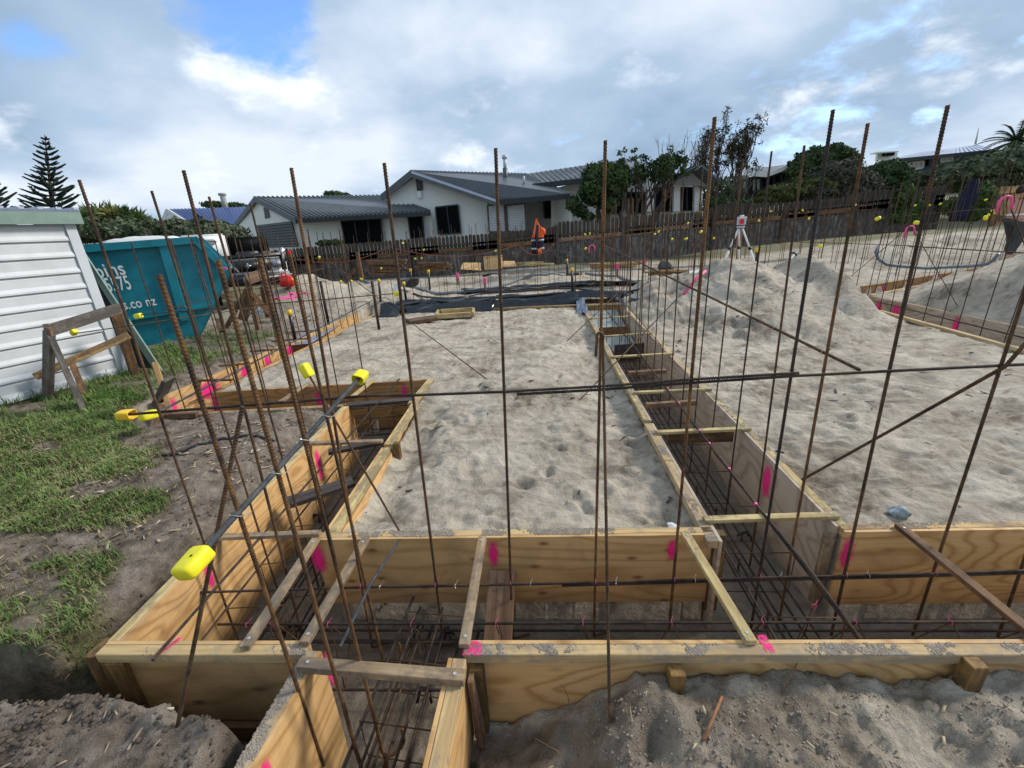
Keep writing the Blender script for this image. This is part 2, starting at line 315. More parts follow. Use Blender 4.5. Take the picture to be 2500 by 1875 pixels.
XA,XB=G(232,1020),G(845,985); cr_f=lin(XA,XB)              # cross trench front rail
XC,XD=G(390,968),G(1050,927); cr_b=lin(XC,XD)
QA,QB=G(395,968),G(750,815); ql=linx(QA,QB); qr=lambda y:ql(y)+0.50
R1,R2=G(1761,1315),G(1465,811); r_l=linx(R1,R2)            # right trench inner faces
R3,R4=G(2029,1278),G(1587,817); r_r=linx(R3,R4)
S1,S2=G(742,1600),G(575,1875); S3,S4=G(1128,1615),G(1075,1875); s_l=linx(S1,S2); s_r=linx(S3,S4)
K1,K2,K3,K4=G(2154,757),G(2500,850),G(2127,723),G(2500,800); kl=linx(K1,K2); kr=linx(K3,K4)
K2=Vector((kl(3.2),3.2,0)); K4=Vector((kr(3.2),3.2,0))   # right form, near leg
K5,K6,K7,K8=G(2108,699),G(2407,651),G(2122,719),G(2389,667); k5=lin(K5,K6); k7=lin(K7,K8)
PY0,PY1=9.0,9.85                                # plastic lined trench at the back
ZB=-0.58
def trench(x,y):
    t=np.zeros_like(x,bool)
    t|=(y>fr_in(x)-0.03)&(y<bk_in(x)+0.02)&(x>l_out(y)+0.03)&(x<9)
    t|=(x>l_out(y)+0.03)&(x<lr_in(y)+0.03)&(y>fr_in(x))&(y<cr_f(x)+0.2)
    t|=(y>cr_f(x)-0.03)&(y<cr_b(x)+0.035)&(x>XA[0]+0.2)&(x<lr_in(y)+0.03)
    t|=(x>ql(y)+0.03)&(x<qr(y)+0.03)&(y>cr_b(x)-0.2)&(y<9.4)
    t|=(x>r_l(y)-0.03)&(x<r_r(y)+0.03)&(y>bk_in(x)-0.2)&(y<9.4)
    t|=(y>PY0)&(y<PY1)&(x>ql(y)+0.03)&(x<3.6)
    t|=(x>s_l(y)+0.03)&(x<s_r(y)+0.03)&(y<fr_in(x)+0.2)
    t|=(x>kl(y)+0.03)&(x<kr(y)-0.03)&(y>3.3)&(y<9.0)
    t|=(y>k7(x)+0.03)&(y<k5(x)-0.03)&(x>K5[0]-1.0)&(x<K6[0]+1)
    return t
CONES=[(3.6,8.7,2.1,3.1,0.80),(5.1,8.7,1.35,2.1,0.98),(7.9,7.1,2.0,2.3,0.95),(-5.7,10.6,2.2,1.6,0.78),(-4.3,10.9,1.6,1.4,0.42)]
MOUNDS=[ (7.3,6.4,0.7,0.9,0.15),(12.3,14.0,2.6,1.3,0.55),(9.3,13.6,1.8,1.0,0.45),(7.0,12.6,1.4,1.0,0.30),(0.8,12.8,2.2,0.7,0.15),(-1.5,13.6,2.5,0.6,0.25),(14.5,10.0,2.0,1.6,0.5)]
_dr=np.random.default_rng(11)
DENTS=[(_dr.uniform(-1.1,5.5),_dr.uniform(1.9,9),_dr.uniform(0.05,0.12),_dr.uniform(0.03,0.07),_dr.uniform(0,3.14),_dr.uniform(0.008,0.03)) for _ in range(420)]
DENTS+=[(_dr.uniform(-0.2,2.2),_dr.uniform(0.3,1.05),_dr.uniform(0.04,0.13),_dr.uniform(0.03,0.08),_dr.uniform(0,3.14),_dr.uniform(0.008,0.035)) for _ in range(45)]
def base(x,y,detail=True):
    z=np.full_like(x,-0.045)
    # left hand garden ground and right hand rise
    z=z+0.035*sm(-1.9,-2.3,x)
    z=z+0.60*sm(6,17,x)*sm(10.5,18,y)+1.6*sm(19,34,y)*sm(2,26,x)+3.0*sm(30,75,y)*sm(10,60,x)
    # pad settles against the boards
    z=z-0.07*np.exp(-((x-(r_l(y)-0.25))/0.28)**2)*(y>2)*(y<7)
    z=z-0.10*np.exp(-((x-(lr_out(y)+0.1))/0.16)**2)*sm(1.8,2.2,y)*(1-sm(3.4,4.2,y))
    cone=np.zeros_like(x)
    for cx_,cy_,rx,ry,h in CONES:
        r_=np.sqrt(((x-cx_)/rx)**2+((y-cy_)/ry)**2)+0.28*fbm(x,y,1.4,5,0.58,cx_); cone=np.maximum(cone,h*np.clip(1-r_,0,0.93)/0.93)
    z=z+cone
    for cx_,cy_,rx,ry,h in MOUNDS:
        dx=(x-cx_)/rx; dy=(y-cy_)/ry; z=z+h*np.exp(-(dx*dx+dy*dy)**0.85)*(1+0.55*fbm(x,y,1.3,4,0.55,cx_))
    z=z+sm(16,5,y)*np.clip(sm(2.6,3.8,x)*sm(5.5,7.5,y)+sm(-4.2,-5,x)*sm(9,10,y),0,1)*0.10*fbm(x+y*0.5,y*0.6-x*0.3,2.2,6,0.62,6)
    z=z-(z+0.03)*np.exp(-(np.maximum(np.maximum(kl(y)-x,x-kr(y)),0)/0.28)**2)*sm(2.8,3.4,y)*sm(9.4,8.9,y)
    # in front of the front rail: sand falling away to the left, footprints
    fm=sm(fr_out(x)+0.055,fr_out(x)+0.035,y)
    right=fm*sm(s_r(y)+0.0,s_r(y)+0.04,x)
    zr=-0.12-0.26*sm(0.42,-0.22,x)+0.05*sm(1.0,0.55,y)*sm(-0.2,0.3,x)+0.045*np.sin(x*3.1+1)*sm(1.0,0.8,y)-0.10*np.exp(-((x-0.10)/0.10)**2-((y-0.86)/0.09)**2)
    z=z*(1-right)+zr*right
    lf=sm(fr_out(x)+0.055,fr_out(x)+0.035,y)*sm(s_l(y)+0.03,s_l(y)-0.0,x)
    zl=-0.55+0.535*sm(1.055,0.985,y+0.06*fbm(x,y,3,3)+0.085*sm(-1.55,-1.05,x))*sm(-0.99,-1.10,x+0.08*fbm(x,y,4,3,0.5,5))
    z=z*(1-lf)+zl*lf
    dt=sm(-1.78,-1.82,x)*sm(-2.09,-1.93,x+0.05*fbm(x,y,6,4,0.5,2))*sm(1.75,1.35,y)*sm(0.97,1.05,y); z=z*(1-dt)+np.minimum(z,-0.50)*dt
    st=sm(-2.02,-1.92,x+0.06*fbm(x,y,4,3))*sm(-1.80,-1.86,x)*sm(3.6,3.0,y)*sm(1.1,1.2,y); z=z-0.16*st
    # lumps of dug soil outside the left form
    z=z+0.10*np.exp(-((x+2.55)/0.55)**2-((y-2.75)/0.6)**2)+0.07*np.exp(-((x+2.25)/0.25)**2-((y-3.35)/0.22)**2)
    z=z-0.14*np.exp(-((x-(ql(y)-0.18))/0.16)**2)*sm(4.2,4.8,y)*(1-sm(8,9,y))
    if detail:
        near=sm(16,5,y); sand=sm(-1.3,-1.0,x)*sm(1.0,1.2,y); soil=1-sand
        z=z+near*0.046*fbm(x,y,2.6,6,0.56)-near*sand*0.042*np.abs(fbm(x*0.7+0.4*y,y*1.5,5.0,4,0.55,4))+near*sand*0.012*fbm(x,y,16,3,0.6,2)
        z=z+near*soil*0.022*fbm(x,y,9,5,0.6,8)+right*0.045*fbm(x,y,5.5,6,0.62,1)-right*0.03*np.abs(fbm(x+y,y-x,3.2,4,0.6,9))+right*0.022*fbm(x,y,26,4,0.65,1)+lf*0.035*fbm(x,y,14,5,0.62,3)+dt*0.05*fbm(x,y,10,4,0.6,3)
        z=z
        for a,b,rx,ry,th,h in DENTS:
            msk=(np.abs(x-a)<0.35)&(np.abs(y-b)<0.35)
            if not msk.any(): continue
            xx=x[msk]-a; yy=y[msk]-b; u=(xx*math.cos(th)+yy*math.sin(th))/rx; v=(-xx*math.sin(th)+yy*math.cos(th))/ry; r2=u*u+v*v
            z[msk]+= -h*np.exp(-r2)+h*0.55*np.exp(-(np.sqrt(r2)-1.5)**2*3)
    return z
def height(x,y):
    z=base(x,y); t=trench(x,y); zt=ZB+0.02*fbm(x,y,5,4,0.5,3)+0.006*fbm(x,y,30,2)
    return np.where(t,zt,z)
def hz(x,y): return float(base(np.array([float(x)]),np.array([float(y)]))[0])
def lines(a,b,s,lo,hi,g):
    L=list(np.arange(a,b,s)); d=s;p=L[0]; A=[]
    while p>lo: d*=g; p-=d; A.append(p)
    d=s;p=L[-1];B=[]
    while p<hi: d*=g; p+=d; B.append(p)
    return np.array(A[::-1]+L+B)
xl=lines(-2.7,2.75,0.0165,-320,320,1.033); yl=lines(0.45,3.3,0.0165,-60,420,1.022)
X_,Y_=np.meshgrid(xl,yl); Z_=height(X_,Y_)
V=np.stack([X_.ravel(),Y_.ravel(),Z_.ravel()],1); nx,ny=len(xl),len(yl)
ii=np.arange(nx*ny).reshape(ny,nx); Q=np.stack([ii[:-1,:-1].ravel(),ii[:-1,1:].ravel(),ii[1:,1:].ravel(),ii[1:,:-1].ravel()],1)
gme=mesh_np('ground',V,Q)
def grassmask(x,y):
    bx=np.interp(y,[0.9,1.15,1.32,2.1,3.25,3.8,5,7,9,12],[-2.09,-2.06,-2.07,-2.42,-3.55,-4.4,-4.6,-4.7,-5.4,-6])
    g=sm(0.16,-0.10,x-bx+0.30*fbm(x,y,2.5,4))*sm(1.15,1.24,y)
    bare=sm(0.02,0.30,0.10*np.sin(x*9+y*13)+0.9*fbm(x*0.8+y*0.15,y*2.4,1.6,5,0.6,12)+0.26*np.exp(-((y-2.95-0.2*(x+3.8))/0.22)**2)+0.26*np.exp(-((y-1.78+0.33*(x+2.9))/0.13)**2)*sm(-2.5,-2.9,x))
    return g*(1-0.9*bare)*(1-0.75*sm(6,8,y))
def soilmask(x,y):
    xb_=np.where(y<3.9,l_out(y)-0.02,np.where(y<cr_b(x)+0.05,-4.2,ql(y)+0.0)); s=sm(0.02,-0.04,x-xb_)*sm(11,6,y); s=np.maximum(s,sm(fr_out(x)+0.05,fr_out(x)-0.02,y)*sm(s_l(y)+0.1,s_l(y),x)); return s
col=np.zeros((nx*ny,4),np.float32); xs,ys,zs=V[:,0],V[:,1],V[:,2]
col[:,0]=grassmask(xs,ys); col[:,1]=soilmask(xs,ys)
far=sm(18.6,19.6,ys+0.6*fbm(xs,ys,0.4,3)); farleft=sm(-7.5,-9,xs)
col[:,0]=np.maximum(col[:,0],np.maximum(far,farleft)*0.8)
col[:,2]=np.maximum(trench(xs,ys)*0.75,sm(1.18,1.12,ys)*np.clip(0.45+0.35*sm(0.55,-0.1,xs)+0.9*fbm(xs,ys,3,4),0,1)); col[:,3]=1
ca=gme.color_attributes.new('zones','FLOAT_COLOR','POINT'); ca.data.foreach_set('color',col.ravel())
mt,T,b=newmat('ground',0.95,0,0.15); v=gcoord(T); at=T.nodes.new('ShaderNodeAttribute'); at.attribute_name='zones'; s3=T.nodes.new('ShaderNodeSeparateColor'); T.links.new(at.outputs['Color'],s3.inputs[0])
n1=tn(T,v,1.4,7,0.6,0.3); n2=tn(T,v,14,6,0.65); n3=tn(T,v,160,3,0.7); n4=tn(T,v,4.5,6,0.62,0.8)
sandc=ramp(mth('ADD',mth('MULTIPLY',n1,0.45,tree=T),mth('ADD',mth('MULTIPLY',n4,0.35,tree=T),mth('MULTIPLY',n2,0.2,tree=T),tree=T),tree=T),[(0.38,(0.21,0.165,0.118)),(0.455,(0.38,0.325,0.253)),(0.60,(0.57,0.505,0.41))],T)
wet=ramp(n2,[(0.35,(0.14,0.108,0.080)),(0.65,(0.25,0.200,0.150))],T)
soil=ramp(mth('ADD',mth('MULTIPLY',n4,0.6,tree=T),mth('MULTIPLY',n2,0.4,tree=T),tree=T),[(0.38,(0.09,0.068,0.052)),(0.50,(0.205,0.163,0.128)),(0.62,(0.31,0.26,0.212))],T)
grs=ramp(n2,[(0.35,(0.075,0.075,0.035)),(0.52,(0.145,0.14,0.06)),(0.68,(0.24,0.205,0.115))],T)
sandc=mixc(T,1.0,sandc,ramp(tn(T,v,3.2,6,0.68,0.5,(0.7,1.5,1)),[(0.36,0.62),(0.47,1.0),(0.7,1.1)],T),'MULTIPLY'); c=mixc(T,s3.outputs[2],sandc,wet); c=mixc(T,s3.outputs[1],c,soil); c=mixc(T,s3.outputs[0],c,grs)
c=mixc(T,1.0,c,ramp(n3,[(0.3,0.9),(0.7,1.08)],T),'MULTIPLY'); T.links.new(c,b.inputs['Base Color'])
hh=mth('ADD',mth('MULTIPLY',n2,1.0,tree=T),mth('ADD',mth('MULTIPLY',n4,1.2,tree=T),mth('MULTIPLY',n3,0.25,tree=T),tree=T),tree=T)
bump(T,b,hh,1.0,0.035)
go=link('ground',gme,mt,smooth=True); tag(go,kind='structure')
# ------------------------------------------------------------------ boards, rails, pegs
def board(name,a,b,wd,ht,mat,parent=None,up=(0,0,1),bev=0.0025,side=0.0,top=False):
    """a box from a to b with its own local frame (x along), bevelled"""
    a=Vector(a); b=Vector(b); x=(b-a); L=x.length; x.normalize(); u=Vector(up); y=u.cross(x).normalized(); z=x.cross(y)
    bm=bmesh.new(); bmesh.ops.create_cube(bm,size=1)
    for v_ in bm.verts: v_.co=Vector(((v_.co.x+0.5)*L,v_.co.y*wd,v_.co.z*ht))
    if bev: bmesh.ops.bevel(bm,geom=list(bm.edges),offset=bev,segments=1,affect='EDGES')
    me=bpy.data.meshes.new(name); bm.to_mesh(me); bm.free()
    Mx=Matrix((x,y,z)).transposed().to_4x4(); Mx.translation=a; return link(name,me,mat,parent,Mx)
def sheet(name,a,b,z0,z1,th,mat,parent=None,jag=0.0):
    """upright ply sheet from a to b on the ground plan, local x along, z up from the sheet foot"""
    a=Vector((a[0],a[1],z0)); b=Vector((b[0],b[1],z0)); x=(b-a); L=x.length; x.normalize(); z=Vector((0,0,1)); y=z.cross(x); h=z1-z0
    bm=bmesh.new(); bmesh.ops.create_cube(bm,size=1)
    for v_ in bm.verts: v_.co=Vector(((v_.co.x+0.5)*L,v_.co.y*th,(v_.co.z+0.5)*h))
    me=bpy.data.meshes.new(name); bm.to_mesh(me); bm.free()
    Mx=Matrix((x,y,z)).transposed().to_4x4(); Mx.translation=a; return link(name,me,mat,parent,Mx)
def form(P,Qp,side,label,ply='ply',rail='pine',bot=ZB-0.02,top=0.0,pegs=(),cat='formwork board',group=None,railw=0.045,peg='post_wet',ext=0.0,pegdrop=0.42):
    """form side: ply face on the line P->Q, timber rail behind it on 'side' (+1 left of P->Q, -1 right)"""
    P=Vector((P[0],P[1],0)); Qp=Vector((Qp[0],Qp[1],0)); d=(Qp-P).normalized(); n=Vector((-d.y,d.x,0))*side
    root=empty('form_board',(P.x,P.y,bot)); tag(root,label,cat,group)
    ph=0.0085
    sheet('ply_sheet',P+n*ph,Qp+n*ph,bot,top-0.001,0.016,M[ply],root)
    c=n*(0.018+railw/2); board('rail',P+c+Vector((0,0,top-0.0225)),Qp+c+Vector((0,0,top-0.0225)),railw,0.045,M[rail],root)
    for t in pegs:
        q=P+d*t+n*(0.018+0.030); q0=Vector((q.x,q.y,top-pegdrop)); 
        board('peg',q0,Vector((q.x,q.y,top-0.046)),0.05,0.055,M[peg],root,up=tuple(n))
        q2=P+d*t+n*(0.018+railw+0.026); board('peg',Vector((q2.x,q2.y,top-pegdrop)),Vector((q2.x,q2.y,top-0.004)),0.045,0.045,M[peg],root,up=tuple(n))
    return root
def paint(root_name,P,d,n,t,z0,z1,wd,parent):
    """sprayed mark on a ply face: thin skin 1.5 mm proud, P origin, d along, n towards the viewer side"""
    wd=wd*1.35; z0=z0-0.02; a=P+d*(t-wd/2)+n*0.0018; x=d; z=Vector((0,0,1)); y=z.cross(x); me=bpy.data.meshes.new('paint_mark'); h=z1-z0
    me.from_pydata([(0,0,0),(wd,0,0),(wd,0,h),(0,0,h)],[],[(0,1,2,3)]); Mx=Matrix((x,y,z)).transposed().to_4x4(); Mx.translation=Vector((a.x,a.y,z0)); uv=me.uv_layers.new(name='UVMap')
    for i_,c_ in enumerate(((0,0),(1,0),(1,1),(0,1))): uv.data[i_].uv=c_
    return link('paint_mark',me,M['paint'],parent,Mx)
def paint_flat(c,x,wx,wy,parent,z):
    me=bpy.data.meshes.new('paint_mark'); x=Vector(x).normalized(); y=Vector((-x.y,x.x,0))
    me.from_pydata([(-wx/2,-wy/2,0),(wx/2,-wy/2,0),(wx/2,wy/2,0),(-wx/2,wy/2,0)],[],[(0,1,2,3)]); Mx=Matrix((x,y,Vector((0,0,1)))).transposed().to_4x4(); Mx.translation=Vector((c[0],c[1],z)); return link('paint_mark',me,M['paint_flat'],parent,Mx)
mtf,Tf,bf=newmat('pink paint on timber',0.6,0,0.3); bf.inputs['Base Color'].default_value=(0.9,0.03,0.24,1); nf=tn(Tf,ocoord(Tf),45,4,0.7); Tf.links.new(ramp(nf,[(0.40,0),(0.56,1)],Tf),bf.inputs['Alpha']); M['paint_flat']=mtf
def on(P,Qp,t): P=Vector((P[0],P[1],0)); Qp=Vector((Qp[0],Qp[1],0)); return P+(Qp-P)*t
def dn(P,Qp,side):
    d=(Vector((Qp[0],Qp[1],0))-Vector((P[0],P[1],0))).normalized(); return d,Vector((-d.y,d.x,0))*side
UP=Vector((0,0,1))
# front trench
fl0=Vector((FA[0]+0.0,fr_in(FA[0]),0)); fl1=Vector((s_l(1.15)-0.01,fr_in(s_l(1.15)),0))
f1=form(fl0,fl1,-1,'ply form side at the front left corner beside the dug hole',ply='ply_knot',rail='pine_dirty',pegs=())
board('peg',Vector((fl0.x+0.055,fr_out(-1.75)+0.02,-0.52)),Vector((fl0.x+0.055,fr_out(-1.75)+0.02,-0.046)),0.10,0.045,M['post_wet'],f1,up=(0,1,0))
board('end_post',Vector((fl0.x-0.025,fr_in(-1.8)-0.02,-0.52)),Vector((fl0.x-0.025,fr_in(-1.8)-0.02,-0.012)),0.05,0.09,M['post_wet'],f1,up=(0,1,0))
# outer ply skin of that corner, seen from the hole
d,n=dn(fl0,fl1,-1); sheet('ply_sheet',fl0+n*0.038+d*0.10,fl1+n*0.038,-0.40,-0.048,0.016,M['ply_knot'],f1)
board('bottom_rail',fl0+n*0.045+d*0.35-UP*0.43,fl1+n*0.045-UP*0.43,0.045,0.03,M['pine_wet'],f1)
paint_flat(on(fl0,fl1,0.33)+n*0.03,(0.4,1,0),0.10,0.016,f1,0.0015)
fr0=Vector((s_r(1.15)+0.0,fr_in(s_r(1.15)),0)); fr1=Vector((2.32,fr_in(2.32),0)); fr2=Vector((4.2,fr_in(4.2),0))
f2=form(fr0,fr1,-1,'long front form side with sand caked rail, nearest the camera on the right',ply='ply',rail='pine_dirty',pegs=())
d,n=dn(fr0,fr1,-1)
sheet('ply_sheet',fr0+n*0.030,fr1+n*0.030,-0.52,-0.047,0.014,M['ply'],f2)
for pxx in (1655,2385):
    g=G(pxx,1615); t=(g-fr0).dot(d); q=fr0+d*t+n*0.085
    board('peg',Vector((q.x,q.y,-0.30)),Vector((q.x,q.y,-0.006 if pxx>2000 else -0.047)),0.055,0.05,M['post_wet'],f2,up=tuple(n))
board('peg',fr0+n*0.06+d*0.045-UP*0.5,fr0+n*0.06+d*0.045-UP*0.05,0.05,0.055,M['post_wet'],f2,up=tuple(n))
paint_flat(fr0+d*0.03+n*0.035,d,0.07,0.06,f2,0.0015)
paint_flat(G(1870,1572),d,0.035,0.075,f2,0.0015)
form(fr1+d*0.003,fr2,-1,'clean yellow pine form side joined on at the right end of the front trench',rail='pine')
bk1=Vector((BB[0]-0.0,BB[1],0)); bk0=Vector((BA[0]-0.02,BA[1],0))
f3=form(bk0,bk1,1,'back ply form of the front trench with knots and three pink marks',ply='ply_knot',rail='pine_dirty',bot=-0.44)
d,n=dn(bk0,bk1,1)
for pxa,w_,z0 in ((762,0.09,-0.22),(1200,0.06,-0.185),(1653,0.06,-0.155)):
    t=(G(pxa,1325)-bk0).dot(d); paint('paint_mark',bk0,d,-n,t,z0,-0.006,w_,f3)
board('corner_post',bk1+d*0.025+n*0.02-UP*0.50,bk1+d*0.025+n*0.02-UP*0.004,0.065,0.05,M['post_wet'],f3,up=(0,1,0))
f3.location.z=f3.location.z
b20=Vector((r_r(1.9)+0.03,G(2061,1299)[1],0)); b21=Vector((4.3,b20.y+0.06,0))
f4=form(b20,b21,1,'right hand back ply form with swirling grain beyond the right trench mouth',ply='ply',rail='pine',bot=-0.47)
d,n=dn(b20,b21,1); t=(G(2085,1303)-b20).dot(d); paint('paint_mark',b20,d,-n,t,-0.23,-0.006,0.07,f4)
# left trench
p0=Vector((l_in(fr_in(-1.8)+0.0),fr_in(-1.8)+0.0,0)); p1=Vector((l_in(cr_f(-1.9)),cr_f(-1.9),0)); d,n=dn(p0,p1,1)
f5=form(p0,p1,1,'tall golden ply form along the left side of the near trench',ply='ply',rail='batten_pale')
L5=(p1-p0).length
for pxy,w_,a0,a1 in (((500,1375),0.06,-0.20,-0.005),((775,1120),0.09,-0.36,-0.03)):
    g=W(pxy[0],pxy[1],p0,p1); t=(Vector((g.x,g.y,0))-p0).dot(d); paint('paint_mark',p0,d,-n,t,a0,a1,w_,f5)
q0=Vector((RLA[0],RLA[1]+0.0,0)); q1=Vector((RLB[0],RLB[1],0)); mid_=on(q0,q1,0.52)
f6=form(q0,mid_,-1,'near half of the short inner form beside the sand pad on the left',ply='ply',rail='batten_pale',bot=-0.5,pegs=())
sheet('ply_sheet',q0+dn(q0,q1,-1)[1]*0.066,mid_+dn(q0,q1,-1)[1]*0.066,-0.24,-0.048,0.008,M['ply'],f6)
f7=form(mid_+(q1-q0).normalized()*0.05,q1,-1,'far half of the short inner form, stepping in behind a peg',ply='ply',rail='batten_pale',bot=-0.5,pegs=(0.03,))
# cross trench
f8=form(XA,Vector((l_in(3.7),cr_f(-1.95),0)),-1,'front side of the cross trench form with a grey brown rail',ply='ply_wet',rail='batten')
x0=Vector((XA[0],XA[1],0)); x1=Vector((l_in(3.7),cr_f(-1.95),0)); d,n=dn(x0,x1,-1)
sheet('ply_sheet',x0+n*0.035,x1+n*0.035,-0.34,-0.05,0.014,M['ply_wet'],f8)
f9=form(Vector((ql(4.2)+0.5,cr_b(-3.4),0)),XD,1,'back ply side of the cross trench with pink marks behind the yellow caps',ply='ply_wet',rail='pine',railw=0.02)
x2=Vector((ql(4.2)+0.5,cr_b(-3.4),0)); d,n=dn(x2,XD,1)
for pxx,w_ in ((772,0.10),(975,0.07),(540,0.09)):
    t=(G(pxx,945)-x2).dot(d); paint('paint_mark',x2,d,-n,t,-0.28,-0.01,w_,f9)
board('end_rail',G(1003,985)-UP*0.02,G(1052,925)-UP*0.02,0.07,0.045,M['batten_pale'],f9)
# long left trench
e0=Vector((ql(4.0)+0.05,4.0,0)); e1=Vector((ql(9.1)+0.05,9.1,0)); d,n=dn(e0,e1,1)
f10=form(e0,e1,1,'long outer ply form running back on the far left with pink sprayed marks',ply='ply',rail='pine')
for pxy,w_ in (((505,935),0.30),((590,880),0.14),((705,838),0.22),((645,850),0.12),((415,985),0.14)):
    g=W(pxy[0],pxy[1],e0,e1); t=(Vector((g.x,g.y,0))-e0).dot(d); paint('paint_mark',e0,d,-n,t,-0.25,-0.005,w_*1.3,f10)
h0=Vector((qr(4.35),4.35,0)); h1=Vector((qr(8.9),8.9,0))
f11=form(h0,h1,-1,'long inner form of the far left trench, rail half buried in sand',ply='ply',rail='pine')
# right trench
g0=Vector((R1[0],R1[1]-0.02,0)); gm=G(1600,1033); gm=Vector((r_l(gm[1]),gm[1],0)); g1=Vector((r_l(9.0),9.0,0))
f12=form(g0,gm,1,'near left form of the right hand trench, rail caked in sand',ply='ply_grey',rail='pine_dirty',railw=0.055)
f13=form(gm+(g1-gm).normalized()*0.06,g1,1,'far left form of the right hand trench running to the black plastic',ply='ply_grey',rail='batten_pale')
k0=Vector((R3[0]+0.01,R3[1]-0.02,0)); km=Vector((r_r(4.35),4.35,0)); k1=Vector((r_r(9.0),9.0,0))
f14=form(k0,km,-1,'near right form of the right hand trench, weathered ply face with brown swirls',ply='ply_grey',rail='batten_pale')
f15=form(km+(k1-km).normalized()*0.01,k1,-1,'far right form of the right hand trench with several pink marks',ply='ply_grey',rail='pine_dirty')
d,n=dn(k0,k1,-1)
for pxy,w_,par in (((1868,1200),0.13,f14),((1709,980),0.13,f14),((1620,890),0.2,f15),((1560,815),0.4,f15)):
    g=W(pxy[0],pxy[1],k0,k1); t=(Vector((g.x,g.y,0))-k0).dot(d); paint('paint_mark',k0,d,-n,t,-0.30,-0.02,w_,par)
board('end_stud',k0-UP*0.5+Vector((-0.02,0.0,0)),k0-UP*0.05+Vector((-0.02,0.0,0)),0.03,0.05,M['batten'],f14,up=(1,0,0))
# stub trench running towards the camera
a0=Vector((s_l(1.15)+0.062,fr_out(-0.98)+0.02,0)); a1=Vector((s_l(0.35)+0.062,0.35,0))
f16=form(a1,a0,1,'left form of the stub trench coming towards the camera, pink mark at its near end',ply='ply',rail='pine_dirty',railw=0.05)
d,n=dn(a1,a0,1); 
g=W(640,1860,a1,a0); t=(Vector((g.x,g.y,0))-a1).dot(d); paint('paint_mark',a1,d,-n,t,-0.14,-0.004,0.05,f16)
g=W(795,1600,a1,a0); t=(Vector((g.x,g.y,0))-a1).dot(d); paint('paint_mark',a1,d,-n,t,-0.2,-0.004,0.04,f16)
c0=Vector((s_r(1.15)-0.055,fr_out(-0.35)-0.01,0)); c1=Vector((s_r(0.35)-0.055,0.35,0))
f17=form(c1,c0,-1,'right form of the stub trench coming towards the camera',ply='ply',rail='pine_dirty',railw=0.05)
d,n=dn(c1,c0,-1); sheet('ply_sheet',c1+n*0.060,c0+n*0.060,-0.42,-0.047,0.012,M['ply'],f17)
board('brace_plank',c0+n*0.11+Vector((0,-0.02,-0.50)),c0+n*0.085+Vector((0,0.0,-0.06)),0.02,0.10,M['plank_brown'],f17,up=tuple(d))
# back plastic lined trench sides and right hand forms
form((ql(9)+0.5,PY0+0.02),(3.3,PY0+0.0),-1,'low timber form edging the black plastic trench at the back',rail='pine',pegs=(1.0,2.6,4.2),cat='formwork board')
f18=form(K1,K2,-1,'near rail side of the right hand form that runs off the frame',rail='pine_dirty',ply='ply_grey')
f19=form(K3,K4,1,'ply face with pink marks of the right hand form that runs off the frame',ply='ply_grey',rail='pine')
k3=Vector((K3[0],K3[1],0)); k4=Vector((K4[0],K4[1],0)); d,n=dn(k3,k4,1)
for pxy,w_ in (((2147,742),0.18),((2188,755),0.2),((2335,790),0.13)):
    g=W(pxy[0],pxy[1],k3,k4); t=(Vector((g.x,g.y,0))-k3).dot(d); paint('paint_mark',k3,d,-n,t,-0.32,-0.01,w_,f19)
f20=form(K5,K6,1,'far ply form with a pink mark running right behind the grey sand heap',ply='ply_wet',rail='pine')
k5v=Vector((K5[0],K5[1],0)); k6v=Vector((K6[0],K6[1],0)); d,n=dn(k5v,k6v,1)
for pxy,w_ in (((2155,704),0.16),((2302,675),0.16)):
    g=W(pxy[0],pxy[1],k5v,k6v); t=(Vector((g.x,g.y,0))-k5v).dot(d); paint('paint_mark',k5v,d,-n,t,-0.3,-0.01,w_,f20)
form(K7,K8,-1,'near yellow rail of the far right form, sinking into the sand heap',rail='batten_pale')
# battens nailed across the form tops
def batten(p,q,label,mat='batten',wd=0.042,ht=0.022,z=0.0125,screws=True,gr='battens nailed across the form tops',name='cross_batten',flat=False):
    a=G(p[0],p[1],z); b=G(q[0],q[1],z); r=board(name,a,b,wd,ht,M[mat],None,bev=0.002); tag(r,label,'timber batten',gr)
    if screws:
        for s,e in((a,b),(b,a)):
            c=s+(e-s).normalized()*0.035+UP*(ht/2+0.001); mb=MB(); mb.tube([c,c+UP*0.0015],0.007,8); mb.build('screw',M['wire'],r)
    return r
BT=[((597,1583),(772,1316),'narrow batten slanting across the front trench, first from the left corner','batten'),
((742,1572),(893,1316),'batten slanting across the front trench over the mouth of the stub trench','batten'),
((1133,1578),(1178,1312),'batten across the front trench beside the brown kicker plank','batten'),
((1671,1300),(1835,1570),'paint flecked pale batten slanting across the front trench at the right trench corner','batten_pale'),
((2193,1282),(2560,1580),'long thin brown batten slanting across the right end of the front trench','pine_wet')]
for p,q,lb,mm in BT: batten(p,q,lb,mm)
batten((732,1622),(1135,1655),'dark thick batten screwed across the stub trench nearest the camera','batten',0.045,0.032,0.018)
batten((520,1312),(782,1302),'batten with a pink tip across the near end of the left trench','batten',0.036)
batten((751,1083),(934,1077),'pale batten across the middle of the left trench','batten')
batten((684,981),(756,934),'thin batten slanting over the cross trench, left of the upright yellow cap','batten')
batten((858,970),(914,926),'thin batten slanting over the cross trench, beside the open yellow cap','batten_pale')
batten((845,990),(1010,976),'dark plank over the corner where the left trench meets the cross trench','plank_dark',0.09,0.03,-0.01,False)
